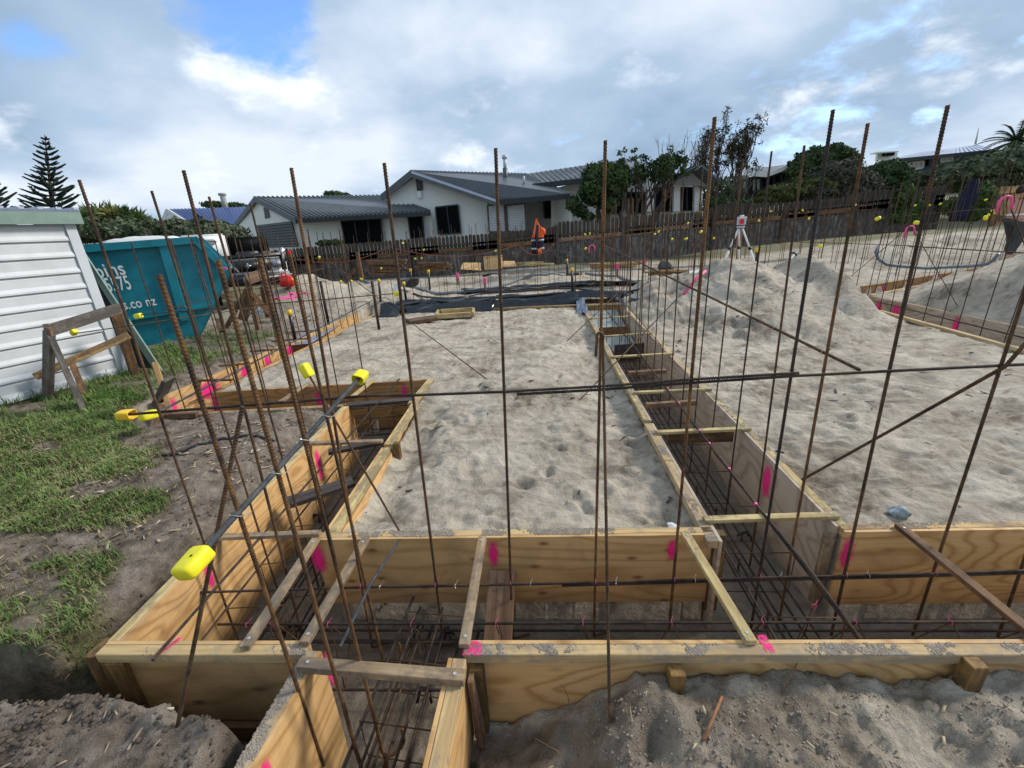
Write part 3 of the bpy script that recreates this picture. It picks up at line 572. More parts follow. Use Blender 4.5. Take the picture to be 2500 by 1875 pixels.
for p,q,k in (((535,893),(609,887),'nearest but one'),((481,929),(568,927),'nearest'),((611,858),(680,852),'third from the camera'),((663,833),(753,826),'fourth from the camera'),((700,812),(780,806),'farthest')):
    batten(p,q,'batten across the long far left trench, %s'%k,'pine_wet',0.04)
RB=[((1718,1269),(2045,1258),'pale batten across the right trench, nearest the camera'),((1602,1056),(1832,1046),'pale batten across the right trench, second from the camera, dark board below it'),((1548,959),(1736,950),'crooked grey batten across the right trench, third from the camera'),
((1490,872),(1645,863),'batten across the right trench, fourth from the camera'),((1468,822),(1592,813),'batten across the right trench, fifth from the camera'),((1438,778),(1542,772),'batten across the right trench, sixth from the camera'),((1424,746),(1527,743),'batten across the right trench, seventh and last before the plastic')]
for p,q,lb in RB: batten(p,q,lb,'batten_pale')
def plank(a,b,wd,ht,mat,label,name='plank',cat='plank',up=(0,0,1),group=None,bev=0.002):
    r=board(name,a,b,wd,ht,M[mat],None,up=up,bev=bev); return tag(r,label,cat,group)
plank(G(1630,1068,-0.06),G(1790,1063,-0.06),0.02,0.10,'pine_wet','brown board on edge wedged inside the right trench below the second batten',up=(0,0,1))
plank(G(1577,990,-0.07),G(1700,982,-0.07),0.045,0.045,'plank_brown','brown strut inside the right trench behind the third batten')
plank(G(1535,912,-0.07),G(1625,906,-0.07),0.045,0.045,'plank_brown','thin reddish strut inside the right trench behind the fourth batten')
plank(G(1500,856,-0.14),G(1572,850,-0.14),0.02,0.16,'plank_dark','dark board on edge inside the right trench between the fourth and fifth battens')
plank(G(1462,812,-0.10),G(1535,808,-0.10),0.02,0.16,'pine_wet','wet brown board on edge inside the right trench between the fifth and sixth battens')
plank(G(702,1228,-0.10),G(862,1175,-0.10),0.12,0.03,'plank_dark','wide dark wet plank lying low across the left trench')
plank(G(802,1104,-0.12),G(935,1078,-0.12),0.07,0.03,'plank_dark','dark plank low in the left trench behind the pale batten')
kp=bk1-bk0; kd=kp.normalized()
tp=(G(1222,1318)-bk0).dot(kd)
plank(bk0+kd*(tp)+Vector((0,-0.03,-0.19)),bk0+kd*(tp-0.03)+Vector((0,-0.40,-0.57)),0.14,0.03,'plank_brown','brown kicker plank with wavy grain leaning in the front trench','kicker_plank')
# ------------------------------------------------------------------ rebar
def ribbed(pts,r,mat,name='rebar',ringdiv=4,n=10,pitch=0.0105,rib=0.32,parent=None):
    pts=[Vector(p) for p in pts]; seg=[0.0]
    for i in range(1,len(pts)): seg.append(seg[-1]+(pts[i]-pts[i-1]).length)
    L=seg[-1]; k=max(2,int(L/(pitch/ringdiv))); s=np.linspace(0,L,k+1); P=np.array([list(p) for p in pts])
    cs=np.stack([np.interp(s,seg,P[:,j]) for j in range(3)],1); tg=np.gradient(cs,axis=0); tg/=np.linalg.norm(tg,axis=1)[:,None]
    ref=np.array([0.31,0.77,0.55]); 
    if abs(tg[0]@ref)>0.9: ref=np.array([1,0,0.])
    u=np.cross(tg,ref); u/=np.linalg.norm(u,axis=1)[:,None]; w_=np.cross(tg,u)
    th=np.linspace(0,2*np.pi,n,endpoint=False); ph=2*np.pi*(s[:,None]/pitch)+th[None,:]*1.0
    rr=r*(1+rib*np.clip(np.cos(ph)*1.6-0.5,0,1)); 
    V=cs[:,None,:]+rr[:,:,None]*(np.cos(th)[None,:,None]*u[:,None,:]+np.sin(th)[None,:,None]*w_[:,None,:])
    m_=len(s); idx=np.arange(m_*n).reshape(m_,n); a=idx[:-1]; b=idx[1:]
    Q=np.stack([a.ravel(),np.roll(a,-1,1).ravel(),np.roll(b,-1,1).ravel(),b.ravel()],1)
    V=V.reshape(-1,3); c0=len(V); V=np.vstack([V,cs[:1],cs[-1:]])
    e0=np.stack([idx[0],np.full(n,c0),np.full(n,c0),np.roll(idx[0],-1)],1)
    me=bpy.data.meshes.new(name); Fl=[tuple(q) for q in Q.tolist()] if False else None
    caps=np.array([[idx[0][(j+1)%n],idx[0][j],c0] for j in range(n)]+[[idx[-1][j],idx[-1][(j+1)%n],c0+1] for j in range(n)])
    me.vertices.add(len(V)); me.vertices.foreach_set('co',V.astype(np.float32).ravel())
    lv=np.concatenate([Q.ravel(),caps.ravel()]).astype(np.int32); me.loops.add(len(lv)); me.loops.foreach_set('vertex_index',lv)
    tot=np.concatenate([np.full(len(Q),4),np.full(len(caps),3)]).astype(np.int32); st=np.concatenate([[0],np.cumsum(tot)[:-1]]).astype(np.int32)
    me.polygons.add(len(tot)); me.polygons.foreach_set('loop_start',st); me.polygons.foreach_set('loop_total',tot); me.update(calc_edges=True)
    org=Vector(pts[0]); me.transform(Matrix.Translation(-org)); o=link(name,me,M[mat],parent,Matrix.Translation(org),smooth=True); return o
def vbar(top,bot,zb=-0.55):
    b=G(bot[0],bot[1],zb); q=ray(*top); t=(b.x*q[0]+b.y*q[1])/(q[0]**2+q[1]**2); return Vector((q[0]*t,q[1]*t,HC+q[2]*t)),b
NB=[ # key, top px, foot px, radius, label, material
('a',(193,439),(583,1571),.0050,'leaning rusty upright bar, leftmost, its top against the pine tree','rebar'),
('e',(370,466),(690,1480),.0048,'rusty upright bar crossing the teal skip above its white lettering','rebar'),
('d',(448,416),(743,1571),.0059,'thick tall upright bar crossing the right part of the teal skip','rebar'),
('f',(510,480),(780,1440),.0050,'upright bar whose top stands against the blue roof','rebar'),
('g',(611,497),(815,1335),.0048,'upright bar whose top touches the left edge of the garage gable','rebar'),
('h',(711,410),(909,1580),.0059,'tall upright bar rising past the garage door corner to the sky','rebar_orange'),
('i',(938,398),(1083,1571),.0059,'tall upright bar whose top stands over the junction of the two charcoal roofs','rebar'),
('j',(1210,362),(1252,1560),.0059,'tall upright bar left of the middle, in front of the main house roof','rebar'),
('k',(1478,343),(1450,1553),.0059,'tall upright bar in the middle of the view, standing before the green tree','rebar_orange'),
('l',(1745,286),(1633,1540),.0064,'tall upright bar with strong ribs in front of the bare tree','rebar_orange'),
('u',(1756,405),(1685,1144),.0045,'slim upright bar close beside the ribbed bar before the bare tree','rebar_dark'),
('t',(1814,388),(1723,1198),.0048,'upright bar just left of the laser level','rebar'),
('r',(1884,369),(1772,1253),.0048,'dark upright bar just right of the laser level','rebar_dark'),
('s',(1964,355),(1831,1378),.0050,'upright bar against the dark round bush, left of the tallest pair','rebar'),
('m',(2034,268),(1833,1536),.0059,'tall dark steel upright bar before the olive bushes','rebar_dark'),
('n',(2119,301),(1904,1506),.0058,'tall orange rusty upright bar right of the olive bushes','rebar_orange'),
('o',(2314,257),(2029,1551),.0061,'tallest upright bar, in front of the blue house','rebar'),
]
TB=[('b',(388,671),(790,1868),.0059,'short thick rusty bar whose cut top stands before the skip lettering','rebar_orange'),
('c',(532,635),(890,1905),.0059,'short thick rusty bar whose cut top stands before the sloping end of the skip','rebar_orange'),
('T3',(633,630),(935,1838),.0059,'short thick bar whose cut top stands before the dark vehicle','rebar_orange'),
('T4',(707,620),(936,1618),.0059,'short thick bar with a red tip in front of the fuel can','rebar_orange')]
BARS={}
def hook(base_,dirv,r,n=7):   # u-turn at the foot
    base_=Vector(base_); dv=Vector(dirv).normalized(); R=0.045; c=base_+dv*R; P=[]
    for i in range(n+1):
        a=math.pi*i/n; P.append(c-dv*R*math.cos(a)-UP*R*math.sin(a))
    P.append(P[-1]+UP*0.07); return P
for key,top,bot,r,lb,mm in NB:
    t,bz=vbar(top,bot); BARS[key]=(t,bz)
    P=[t,bz]
    if key in 'nstur': P=[t]+hook(bz,(-0.8,-0.3,0),r)
    elif key in('i','j','k','h'): P=[t,bz,bz+Vector((0.09,0.03,0.0))]
    o=ribbed(P,r,mm); tag(o,lb,'rebar','tall upright bars of the nearest rows')
for key,top,bot,r,lb,mm in TB:
    t,bz=vbar(top,bot,-0.42 if key=='b' else -0.5); BARS[key]=(t,bz)
    P=[t]+(hook(bz,(0.7,0.5,0),r) if key in('c','T3','T4') else [bz]); o=ribbed(P,r,mm,n=12); tag(o,lb,'rebar','short thick upright bars at the stub trench')
    if key=='T4': mb=MB(); mb.tube([t,t+UP*0.012],r*1.1,10); mb.build('painted_tip',M['red'],o)
# backward leaning pair and the loose ones
lt,lbz=vbar((592,992),(415,1865),-0.15)
lt=D(592,992,lbz.y+0.30); o=ribbed([lbz,lt],.0060,'rebar',n=12); tag(o,'dark thick bar with a flat cut top leaning to the right at the front left','rebar','loose leaning bars')
kt,kb=BARS['k']; fb=G(1489,1770,-0.18); ft=NEAR(1462,817,kt,kb)+Vector((0.006,-0.018,0)); hk=[fb,ft+Vector((0,0,-0.02))]
ax=(D(1449,815,ft.y)-ft); ax=Vector((-1,0,0))
for i in range(7):
    a=math.pi*i/6; hk.append(ft+Vector((-0.012+0.012*math.cos(a),0,0.012*math.sin(a))))
hk.append(hk[-1]+Vector((-0.003,0,-0.085)))
o=ribbed(hk,.0054,'rebar'); tag(o,'bar with a walking stick hook at its top, its foot stuck in the near sand','rebar')
dg0=G(979,1303,-0.06); dg1=D(757,920,2.05); o=ribbed([dg0,dg1],.0054,'rebar'); tag(o,'rusty bar leaning from the sand pad up to a yellow cap on the left','rebar','loose leaning bars'); CAPC=(dg1,(dg1-dg0).normalized())
# row on the right edge of the frame (top leaves the frame)
for (x1,y1),(x2,y2),lb in (((2500,721),(2228,1551),'upright bar whose top leaves the frame at the right edge'),((2520,1310),(2436,1555),'short stretch of an upright bar at the very right edge')):
    bz=G(x2,y2,-0.55); q=ray(x1,y1); t=(bz.x*q[0]+bz.y*q[1])/(q[0]**2+q[1]**2); up1=Vector((q[0]*t,q[1]*t,HC+q[2]*t)); dd=(up1-bz).normalized()
    tp_=bz+dd*2.38; BARS[lb[:5]+str(x1)]=(tp_,bz); o=ribbed([tp_,bz],.0059,'rebar'); tag(o,lb,'rebar','tall upright bars of the nearest rows')
# horizontals tied to the near rows
def tie(p,r=0.011,mat='wire',parent=None,axis=(1,0,0)):
    ax=Vector(axis).normalized(); u=ax.orthogonal().normalized(); w_=ax.cross(u); P=[Vector(p)+(u*math.cos(a)+w_*math.sin(a))*r for a in np.linspace(0,2*math.pi*0.92,10)]
    P.append(P[-1]+u*0.02+ax*0.012); mb=MB(); mb.tube(P,0.0013,5); return mb.build('wire_tie',M[mat],parent)
def hline(pxs,keys,off=Vector((0,-0.016,0))):
    P=[]
    for (px,py),kk in zip(pxs,keys): P.append(NEAR(px,py,BARS[kk][0],BARS[kk][1])+off)
    return P
def ext(P,Qp,px,py): return NEAR(px,py,P,Qp)
up=hline([(1014,961),(1237,953),(1463,940),(1711,925),(1935,908),(2174,895)],['i','j','k','l','m','o'])
uL=ext(up[0],up[1],300,1012); 
uL=Vector((up[0].x-1.02,up[0].y+0.03,0)); q=ray(300,1013); tt=math.hypot(uL.x,uL.y)/math.hypot(q[0],q[1]); uL=D(300,1013,up[0].y+0.02)
uR=D(2520,880,up[-1].y+0.02)
o=ribbed([uL,D(900,966,up[0].y)]+up[:4]+[up[4]+Vector((0.02,0,0.0))],.0055,'rebar_dark',n=10); tag(o,'long horizontal bar tied across the upright bars at chest height','rebar','horizontal bars tied to the nearest row')
for p in up: tie(p+Vector((0,0.008,0)),0.014,'wire' if p is up[-1] else 'rebar_dark',o)
sh=Vector((0,-0.001,-0.0145))
x1=NEAR(1262,955,up[1],up[2]); x2=NEAR(1937,908,up[3],up[4])
o=ribbed([x1+sh,up[2]+sh,up[3]+sh,up[4]+sh*0.9,up[5]+sh*0.9,uR+sh],.0055,'rebar_dark'); tag(o,'second horizontal bar lapped under the first and running off the right edge','rebar','horizontal bars tied to the nearest row')
lo=hline([(881,1429),(1061,1426),(1254,1421),(1448,1416),(1648,1412),(1857,1406),(2068,1402),(2285,1397)],['h','i','j','k','l','m','o','uprig2500'],Vector((0,-0.015,0)))
l0=D(305,1452,lo[0].y-0.03); l1=D(2530,1392,lo[-1].y)
o=ribbed([l0]+lo[:-1]+[lo[-1],l1],.0055,'rebar_dark'); tag(o,'long horizontal bar with pink ties along the front trench','rebar','horizontal bars tied to the nearest row')
for p in lo:
    tie(p+Vector((0,0.008,0)),0.014,'pink',o); tie(p+Vector((0.10,0.0,0)),0.010,'wire',o)
o=ribbed([NEAR(1372,1425,lo[2],lo[3])+sh,lo[4]+sh,lo[5]+sh,lo[6]+sh,l1+sh],.0054,'rebar_dark'); tag(o,'short lap bar under the pink tied horizontal bar','rebar','horizontal bars tied to the nearest row')
# blue steel bar with a big yellow cap at each end
bpts=[NEAR(583,1252,*BARS['b']),NEAR(675,1150,*BARS['c']),NEAR(740,1070,*BARS['T3']),NEAR(803,1012,*BARS['T4'])]
bo=Vector((0.0,-0.02,0)); A1=bpts[0]+bo; A2=bpts[3]+bo; near=NEAR(470,1362,A1,A2); farp=NEAR(882,930,A1,A2)
# keep it sloping as in the photograph
o=ribbed([near,farp],.0088,'rebar_steel',n=12,pitch=0.014,rib=0.08); tag(o,'blue grey steel bar tied over the left trench with a yellow cap on each end','rebar','horizontal bars tied to the nearest row')
for p in bpts: tie(p+Vector((0,-0.01,0)),0.019,'wire',o,axis=(0.2,0.6,1))
BLUE=(near,farp)
def capmesh(name,L=0.085,w_=0.06,h=0.045,bev=0.012,open_=False,seg=3):
    """rounded box sleeve along x: superellipse rings, hollow at x=0 when open_"""
    n=28; prof=[(0.0,0.80),(0.002,0.92),(0.008,0.985),(0.018,1.0),(L-0.022,0.97),(L-0.010,0.93),(L-0.003,0.82),(L,0.62),(L,0.0)]
    if open_: prof=[(0.028,0.0),(0.028,0.70),(0.004,0.84),(0.0,0.88),(0.0,0.96),(0.003,1.0),(L-0.022,0.97),(L-0.010,0.93),(L-0.003,0.82),(L,0.62),(L,0.0)]
    else: prof=[(0.0,0.0)]+prof
    V=[];Fs=[]
    for x,k in prof:
        for i_ in range(n):
            a_=2*math.pi*i_/n; c_,s_=math.cos(a_),math.sin(a_); e=2/4.2
            V.append((x,math.copysign(abs(c_)**e,c_)*w_/2*max(k,0.001),math.copysign(abs(s_)**e,s_)*h/2*max(k,0.001)))
    for r_ in range(len(prof)-1):
        for i_ in range(n): Fs.append((r_*n+i_,(r_+1)*n+i_,(r_+1)*n+(i_+1)%n,r_*n+(i_+1)%n))
    me=bpy.data.meshes.new(name); me.from_pydata(V,[],Fs); bm=bmesh.new(); bm.from_mesh(me); bmesh.ops.recalc_face_normals(bm,faces=bm.faces); bm.to_mesh(me); bm.free(); return me
capN=capmesh('rebar_cap',0.088,0.078,0.052,0.014,seg=5); capO=capmesh('rebar_cap',0.075,0.062,0.048,open_=True,seg=2); capF=capmesh('rebar_cap',0.07,0.055,0.055,0.010,seg=1)
def cap(p,axis,me,label,mat='yellow',s=1.0,group='yellow caps on the bar ends',roll=0.0):
    x=Vector(axis).normalized(); z=UP-x*UP.dot(x)
    if z.length<0.1: z=Vector((0,1,0))-x*x.y
    z.normalize(); y=z.cross(x); Mx=Matrix((x,y,z)).transposed().to_4x4()@Matrix.Rotation(roll,4,'X')@Matrix.Scale(s,4); Mx.translation=Vector(p)
    m2=me if (len(me.materials) and me.materials[0]==M[mat]) or not len(me.materials) else me.copy()
    o=link('bar_end_guard',m2,M[mat],None,Mx,True); me2=o.data
    return tag(o,label,'safety cap',group)
bd=(farp-near).normalized()
c=cap(near+bd*0.03,-bd,capN,'big yellow cap at the near left, largest in view, with a small hole on top','yellow',0.90,roll=0.25)
mb=MB(); Mc=c.matrix_world.copy() if False else c.matrix_basis; hp=Mc@Vector((0.040,0.012,0.0262)); hn=(Mc.to_3x3()@Vector((0,0,1))).normalized(); mb.tube([hp-hn*0.001,hp+hn*0.0008],0.0035,10); mb.build('moulded_hole',M['black'],c)
mb=MB(); 
cap(farp-bd*0.012,bd,capO,'open yellow cap on the far end of the blue steel bar','yellow',0.9,roll=0.3)
cap(CAPC[0],CAPC[1],capN,'yellow cap standing upright on the leaning bar above the cross trench','yellow',0.86,roll=0.4)
ud=(up[1]-up[0]).normalized(); cap(uL+ud*0.045,-ud,capO,'orange yellow open cap on the left end of the long horizontal bar','amber',0.86)
# long bar in the far left trench ending in the cap right beside it
z9=0.17; w0=G(372,1014,z9); w1=G(915,730,z9); w1=w0+(w1-w0).normalized()*6.5
o=ribbed([w0,w1],.0105,'rebar_steel',n=8,ringdiv=3,pitch=0.02,rib=0.08); tag(o,'long blue grey bar laid along the far left trench','rebar')
cap(w0+(w1-w0).normalized()*0.05,Vector((-0.35,-1,0.1)),capN,'yellow cap pointing at the camera, beside the orange open cap','yellow',1.45,roll=0.1)
# ------------------------------------------------------------------ reinforcing cages in the trenches
def tube_obj(name,pts,r,mat,parent=None,n=6,smooth=True):
    mb=MB(); mb.tube(pts,r,n); return mb.build(name,mat if not isinstance(mat,str) else M[mat],parent,smooth)
def cage(P,Qp,wd,zt,zb,nt_,nb,sp,label,style='tri',rib=True,skip=0.15,r=0.006,jit=0.01):
    P=Vector((P[0],P[1],0)); Qp=Vector((Qp[0],Qp[1],0)); d=(Qp-P); L=d.length; d.normalize(); n=Vector((-d.y,d.x,0))
    root=empty('rebar_cage',(P.x,P.y,zb)); tag(root,label,'rebar cage')
    rr=random.Random(int(L*100)+nb)
    def longi(off,z):
        e=rr.uniform(-jit,jit); a=P+n*(off+e)+UP*z; b=Qp+n*(off+e*0.3)+UP*(z+rr.uniform(-jit,jit)*0.5)
        if rib: ribbed([a,b],r,'rebar_dark','longitudinal_bar',3,7,0.0095,0.15,root)
        else: tube_obj('longitudinal_bar',[a,b],r,'rebar_dark',root,5)
    for k in range(nb): longi(-wd/2+wd*k/max(nb-1,1),zb)
    for k in range(nt_): longi((-wd/2+wd*k/max(nt_-1,1)) if nt_>1 else wd*0.0,zt)
    t=skip
    while t<L-0.05:
        c=P+d*t; j=rr.uniform(-0.03,0.03); c2=c+d*j
        if style=='tri':
            tp=c+UP*zt; pts=[tp+d*0.012,c2+d*0.10-n*wd/2+UP*zb,c2+d*0.02+n*wd/2+UP*zb,tp]
        else:
            h=wd/2+0.008; pts=[c-n*h+UP*zt,c-n*h+UP*(zb-0.008),c2+n*h+UP*(zb-0.008),c2+n*h+UP*zt]
            if nt_>1: pts.append(c-n*h+UP*(zt+0.008))
        tube_obj('stirrup',pts,0.0032,'rebar',root,5)
        if style=='tri': tie(c+UP*zt,0.011,'pink',root,axis=d)
        t+=sp
    return root
cy=lambda x:(fr_in(x)+bk_in(x))/2
cage((-1.62,cy(-1.62)-0.02),(4.1,cy(4.1)-0.02),0.26,-0.235,-0.49,1,3,0.405,'long cage along the front trench with pink tied hangers')
cage((-1.6,cy(-1.6)+0.12),(3.9,cy(3.9)+0.10),0.06,-0.26,-0.47,0,2,9,'pair of loose bars lying lengthwise at the back of the front trench')
la=lambda y:(l_in(y)+lr_in(y))/2
cage((la(1.3),1.30),(la(3.9),3.95),0.30,-0.24,-0.49,2,4,0.33,'cage of dark bars running back along the left trench',style='box',skip=0.3)
cage((la(1.3)+0.17,1.32),(la(3.9)+0.14,3.9),0.05,-0.2,-0.46,0,2,9,'pair of dark bars beside the cage in the left trench')
cage((s_l(0.5)+0.36,0.45),(s_l(1.15)+0.40,1.72),0.34,-0.30,-0.50,2,5,0.26,'cage of close set bars in the stub trench nearest the camera',style='box',skip=0.12,r=0.007)
cage((s_l(0.5)+0.30,0.45),(s_l(1.15)+0.33,1.70),0.12,-0.34,-0.47,2,2,9,'extra bars laid through the stub trench cage')
ra=lambda y:(r_l(y)+r_r(y))/2
cage((ra(1.45),1.42),(ra(6.6),6.6),0.36,-0.24,-0.50,2,4,0.42,'cage of thin bars running back along the right trench',style='box',r=0.0055)
cage((ra(1.5)+0.06,1.45),(ra(6.6)+0.03,6.5),0.10,-0.2,-0.47,0,2,9,'pair of bars lying along the bottom of the right trench')
cage((XA[0]+0.5,cr_f(-3.8)+0.24),(-1.4,cr_f(-1.4)+0.27),0.28,-0.22,-0.48,2,3,0.3,'cage of thin bars in the cross trench',style='box',rib=False)
cage((ql(4.3)+0.25,4.3),(ql(8.8)+0.25,8.8),0.30,-0.16,-0.46,2,3,0.4,'cage of thin bars in the long far left trench',style='box',rib=False)
# bars laid along or over the forms
o=ribbed([G(372,1612,0.012),G(975,925,0.012)],.0058,'rebar_dark'); tag(o,'thin bar laid over the left trench from the front rail to the cross trench','rebar')
o=ribbed([G(1446,714,0.035),G(1707,1052,0.035),G(1845,1231,0.034),G(1983,1400,0.02),G(2100,1560,-0.10)],.0065,'rebar_dark'); tag(o,'bar with pink rings laid lengthwise over the right trench battens','rebar')
for p in ((1707,1052),(1629,948),(1658,985),(1732,1083),(1780,1145),(1845,1231)):
    g_=G(p[0],p[1],0.035); mb=MB(); mb.tube([g_-Vector((0.004,0.008,0)),g_+Vector((0.004,0.008,0))],0.009,8); mb.build('painted_ring',M['pink'],o)
o=ribbed([G(1745,1105,0.01),G(1905,1305,0.0),G(2085,1545,-0.16)],.0065,'rebar_dark'); tag(o,'second bar lapped beside the pink ringed bar at the right trench mouth','rebar')
o=ribbed([G(975,1318,0.0),D(905,1425,1.40),D(830,1580,1.15)],.0055,'rebar_steel'); tag(o,'thin grey steel bar sloping down into the front trench from the back form','rebar')
o=ribbed([G(1957,1172,-0.06),NEAR(2429,890,*BARS['uprig2500'])+Vector((0,-0.016,0)),D(2520,820,1.75)],.0066,'rebar'); tag(o,'bar leaning from the right sand pad up past the horizontal bar to the right edge','rebar','loose leaning bars')
dA=NEAR(2060,892,BARS['m'][0],BARS['o'][0]); dA=D(2098,903,1.84); dB=D(1442,583,7.6)
o=ribbed([dA,dB],.0066,'rebar',ringdiv=3,n=8); tag(o,'long bar sloping away from the right of the horizontal bar to the middle distance','rebar','loose leaning bars')
for px in (1600,1665,1715,1770,1830,1890,1950,2010): tie(NEAR(px,583+(px-1442)*(903-583)/(2098-1442),dA,dB),0.010,'wire',o,axis=(dB-dA))
def lean(p0,z0,p1,Y1,label,r=.006,mat='rebar',hookm=None):
    a=G(p0[0],p0[1],z0); b=D(p1[0],p1[1],Y1); o=ribbed([a,b],r,mat,ringdiv=2,n=6,pitch=0.012); return tag(o,label,'rebar','loose leaning bars')
lean((1419,973),-0.05,(1700,680),6.0,'bar leaning across the right trench up to a pink painted end')
pk=D(1700,680,6.0); pe=D(1722,662,6.1); o=tube_obj('painted_bar_end',[D(1668,718,5.9)+Vector((0,-0.01,0)),pk+Vector((0,-0.01,0)),pe],0.022,'pink',None,8); tag(o,'pink taped bar end above the black plastic beside the sand heap','bar end')
lean((1190,927),-0.05,(800,635),7.6,'bar leaning down to the sand pad left of the middle, crossing a tall bar')
lean((1385,832),-0.05,(1535,690),7.8,'short bar leaning from the pad edge over the far end of the right trench')
lean((1630,862),-0.05,(1440,640),8.6,'bar leaning over the right trench towards the far left')
lean((2079,674),-0.02,(2212,560),8.8,'dark bar leaning right towards the upper pink hook','.006' and .006,'rebar_dark')
lean((2337,746),0.1,(2232,565),8.4,'dark bar leaning left below the smaller pink hook on the right',.006,'rebar_dark')
lean((2540,700),0.0,(2468,509),6.5,'dark bar leaning left below the larger pink hook at the right edge',.007,'rebar_dark')
def phook(px,py,Y,s,label):
    c=D(px,py,Y); P=[]
    for i in range(9):
        a=math.pi*i/8; P.append(c+Vector((-s*math.cos(a),0,s*math.sin(a))))
    P=[P[0]-UP*s*1.7]+P+[P[-1]-UP*s*1.3+Vector((s*0.3,0,0))]; o=tube_obj('hooked_bar',P,s*0.20,'pink',None,8); return tag(o,label,'hooked bar','pink painted hooks')
phook(2455,494,6.5,0.075,'large pink painted hook standing before the bare backed person')
phook(2222,562,8.4,0.07,'pink painted hook below a yellow cap in front of the right sand heap')
phook(1445,606,9.5,0.06,'pink painted hook in front of the fence in the middle of the view')
phook(552,665,6.2,0.06,'pink painted hook beside the black bull bar of the vehicle')
# ------------------------------------------------------------------ rows of thin starter bars farther back
unit=MB(); unit.tube([(0,0,0),(0,0,1)],1.0,6); ume=bpy.data.meshes.new('starter_bar'); ume.from_pydata([tuple(v_) for v_ in unit.v],[],unit.f); ume.shade_smooth(); ume.materials.append(M['rebar'])
ume2=ume.copy(); ume2.materials.clear(); ume2.materials.append(M['rebar_dark'])
def thin(x,y,zt,label,group,r=0.006,zb=-0.5,mat=0):
    j=random.uniform; o=bpy.data.objects.new('starter_bar',ume2 if mat else ume); C.objects.link(o)
    if zb is None: zb=hz(x,y)-0.02
    a=Vector((x,y,zb)); b=Vector((x+j(-0.04,0.04),y+j(-0.05,0.05),zt+j(-0.05,0.05))); z=b-a; L=z.length; z.normalize(); xx=z.orthogonal().normalized(); yy=z.cross(xx)
    Mx=Matrix((xx*r,yy*r,z*L)).transposed().to_4x4(); Mx.translation=a; o.matrix_world=Mx
    return tag(o,label,'rebar',group)
ORD='first second third fourth fifth sixth seventh eighth ninth tenth eleventh twelfth thirteenth fourteenth fifteenth sixteenth seventeenth eighteenth nineteenth twentieth'.split()
ORD+=['twenty '+o_ for o_ in ORD[:9]]+['thirtieth']+['thirty '+o_ for o_ in ORD[:9]]
def row(P,Qp,sp,zt,label,group,r=0.006,zb=-0.5,mat=0,way='from the left'):
    P=Vector(P); Qp=Vector(Qp); L=(Qp-P).length; k=int(L/sp)
    for i in range(k+1):
        p=P+(Qp-P)*(i*sp/L)+Vector((random.uniform(-0.04,0.04),random.uniform(-0.03,0.03))); thin(p.x,p.y,zt if not callable(zt) else zt(p),label+', '+ORD[i]+' '+way,group,r,zb,mat)
y=3.78; k=0
while y<8.9: thin(ra(y)+0.10,y,1.86,'thin rusty bar along the middle of the right trench, '+ORD[k]+' going back','thin bars standing in the right trench',.0062); y+=0.37; k+=1
y=4.6; k=0
while y<8.9: thin(r_l(y)+0.16,y,1.72,'thin rusty bar along the left side of the right trench, '+ORD[k]+' going back','thin bars standing in the right trench, left line',.005); y+=0.55; k+=1
row((-3.75,cr_f(-3.75)+0.26),(-1.6,cr_f(-1.6)+0.28),0.32,1.62,'thin rusty bar in the cross trench','thin bars standing in the cross trench',.0058)
row((ql(4.6)+0.25,4.6),(ql(8.9)+0.25,8.9),0.27,1.62,'thin rusty bar in the long far left trench','thin bars standing in the far left trench',.006,way='going back')
row((-3.3,9.55),(3.4,9.55),0.40,1.64,'thin rusty bar in the plastic lined trench','thin bars standing in the plastic lined trench',.0062)
row((-3.1,12.0),(9.8,12.6),0.42,1.62,'thin rusty bar in the farthest long row','thin bars of the farthest row before the fence',.0065,-0.3)
row((1.3,13.6),(9.2,14.2),0.5,1.75,'very thin bar close to the fence','thin bars close to the fence',.006,None)
row((4.35,9.8),(4.35,12.4),0.45,1.75,'thin bar in the short row behind the tripod','thin bars behind the tripod',.006,None,way='going back')
row((K1[0]+0.4,K1[1]+1.2),(K2[0]+0.4,4.0),0.33,1.95,'thin dark bar in the form running off the right edge','thin bars in the near right form',.0058,-0.45,1,'coming forward')
row((K5[0]+0.2,K5[1]-0.1),(K6[0]+0.6,K6[1]+0.3),0.36,2.02,'thin dark bar in the far right form','thin bars in the far right form',.006,-0.3,1)
row((7.6,12.6),(15.5,13.2),0.42,2.25,'thin bar beyond the right sand heaps','thin bars beyond the right sand heaps',.0065,None)
row((9.9,10.6),(13.9,12.0),0.45,2.3,'thin bar before the person','thin bars before the person',.006,None)
row((-3.0,10.9),(3.2,11.1),0.43,1.66,'thin rusty bar in the row just behind the plastic','thin bars just behind the plastic',.006,None)
row((-6.2,10.2),(-3.4,12.2),0.36,1.62,'thin rusty bar in the short row through the left sand heap','thin bars through the left sand heap',.006,None)
row((3.6,12.0),(9.6,11.2),0.42,1.8,'thin rusty bar in the row behind the middle sand heap','thin bars behind the middle sand heap',.006,None)
def hbar(p,q,Yp,Yq,label,r=.006,mat='rebar',n=5):
    o=tube_obj('horizontal_bar',[D(p[0],p[1],Yp),D(q[0],q[1],Yq)],r,mat,None,n); return tag(o,label,'rebar','horizontal bars tied to the far rows')
hbar((1880,588),(2226,600),9.3,8.2,'horizontal bar across the right rows, above the sand heap',.0065)
hbar((2218,601),(2520,619),8.15,6.9,'thicker continuation of the bar across the right rows, off the right edge',.009,'rebar_dark')
hbar((2136,735),(2520,830),8.3,4.9,'dark bar lying low along the right hand form',.010,'rebar_dark')
hbar((345,768),(970,716),4.1,4.6,'horizontal bar across the cross trench rows with a yellow cap at its left end')
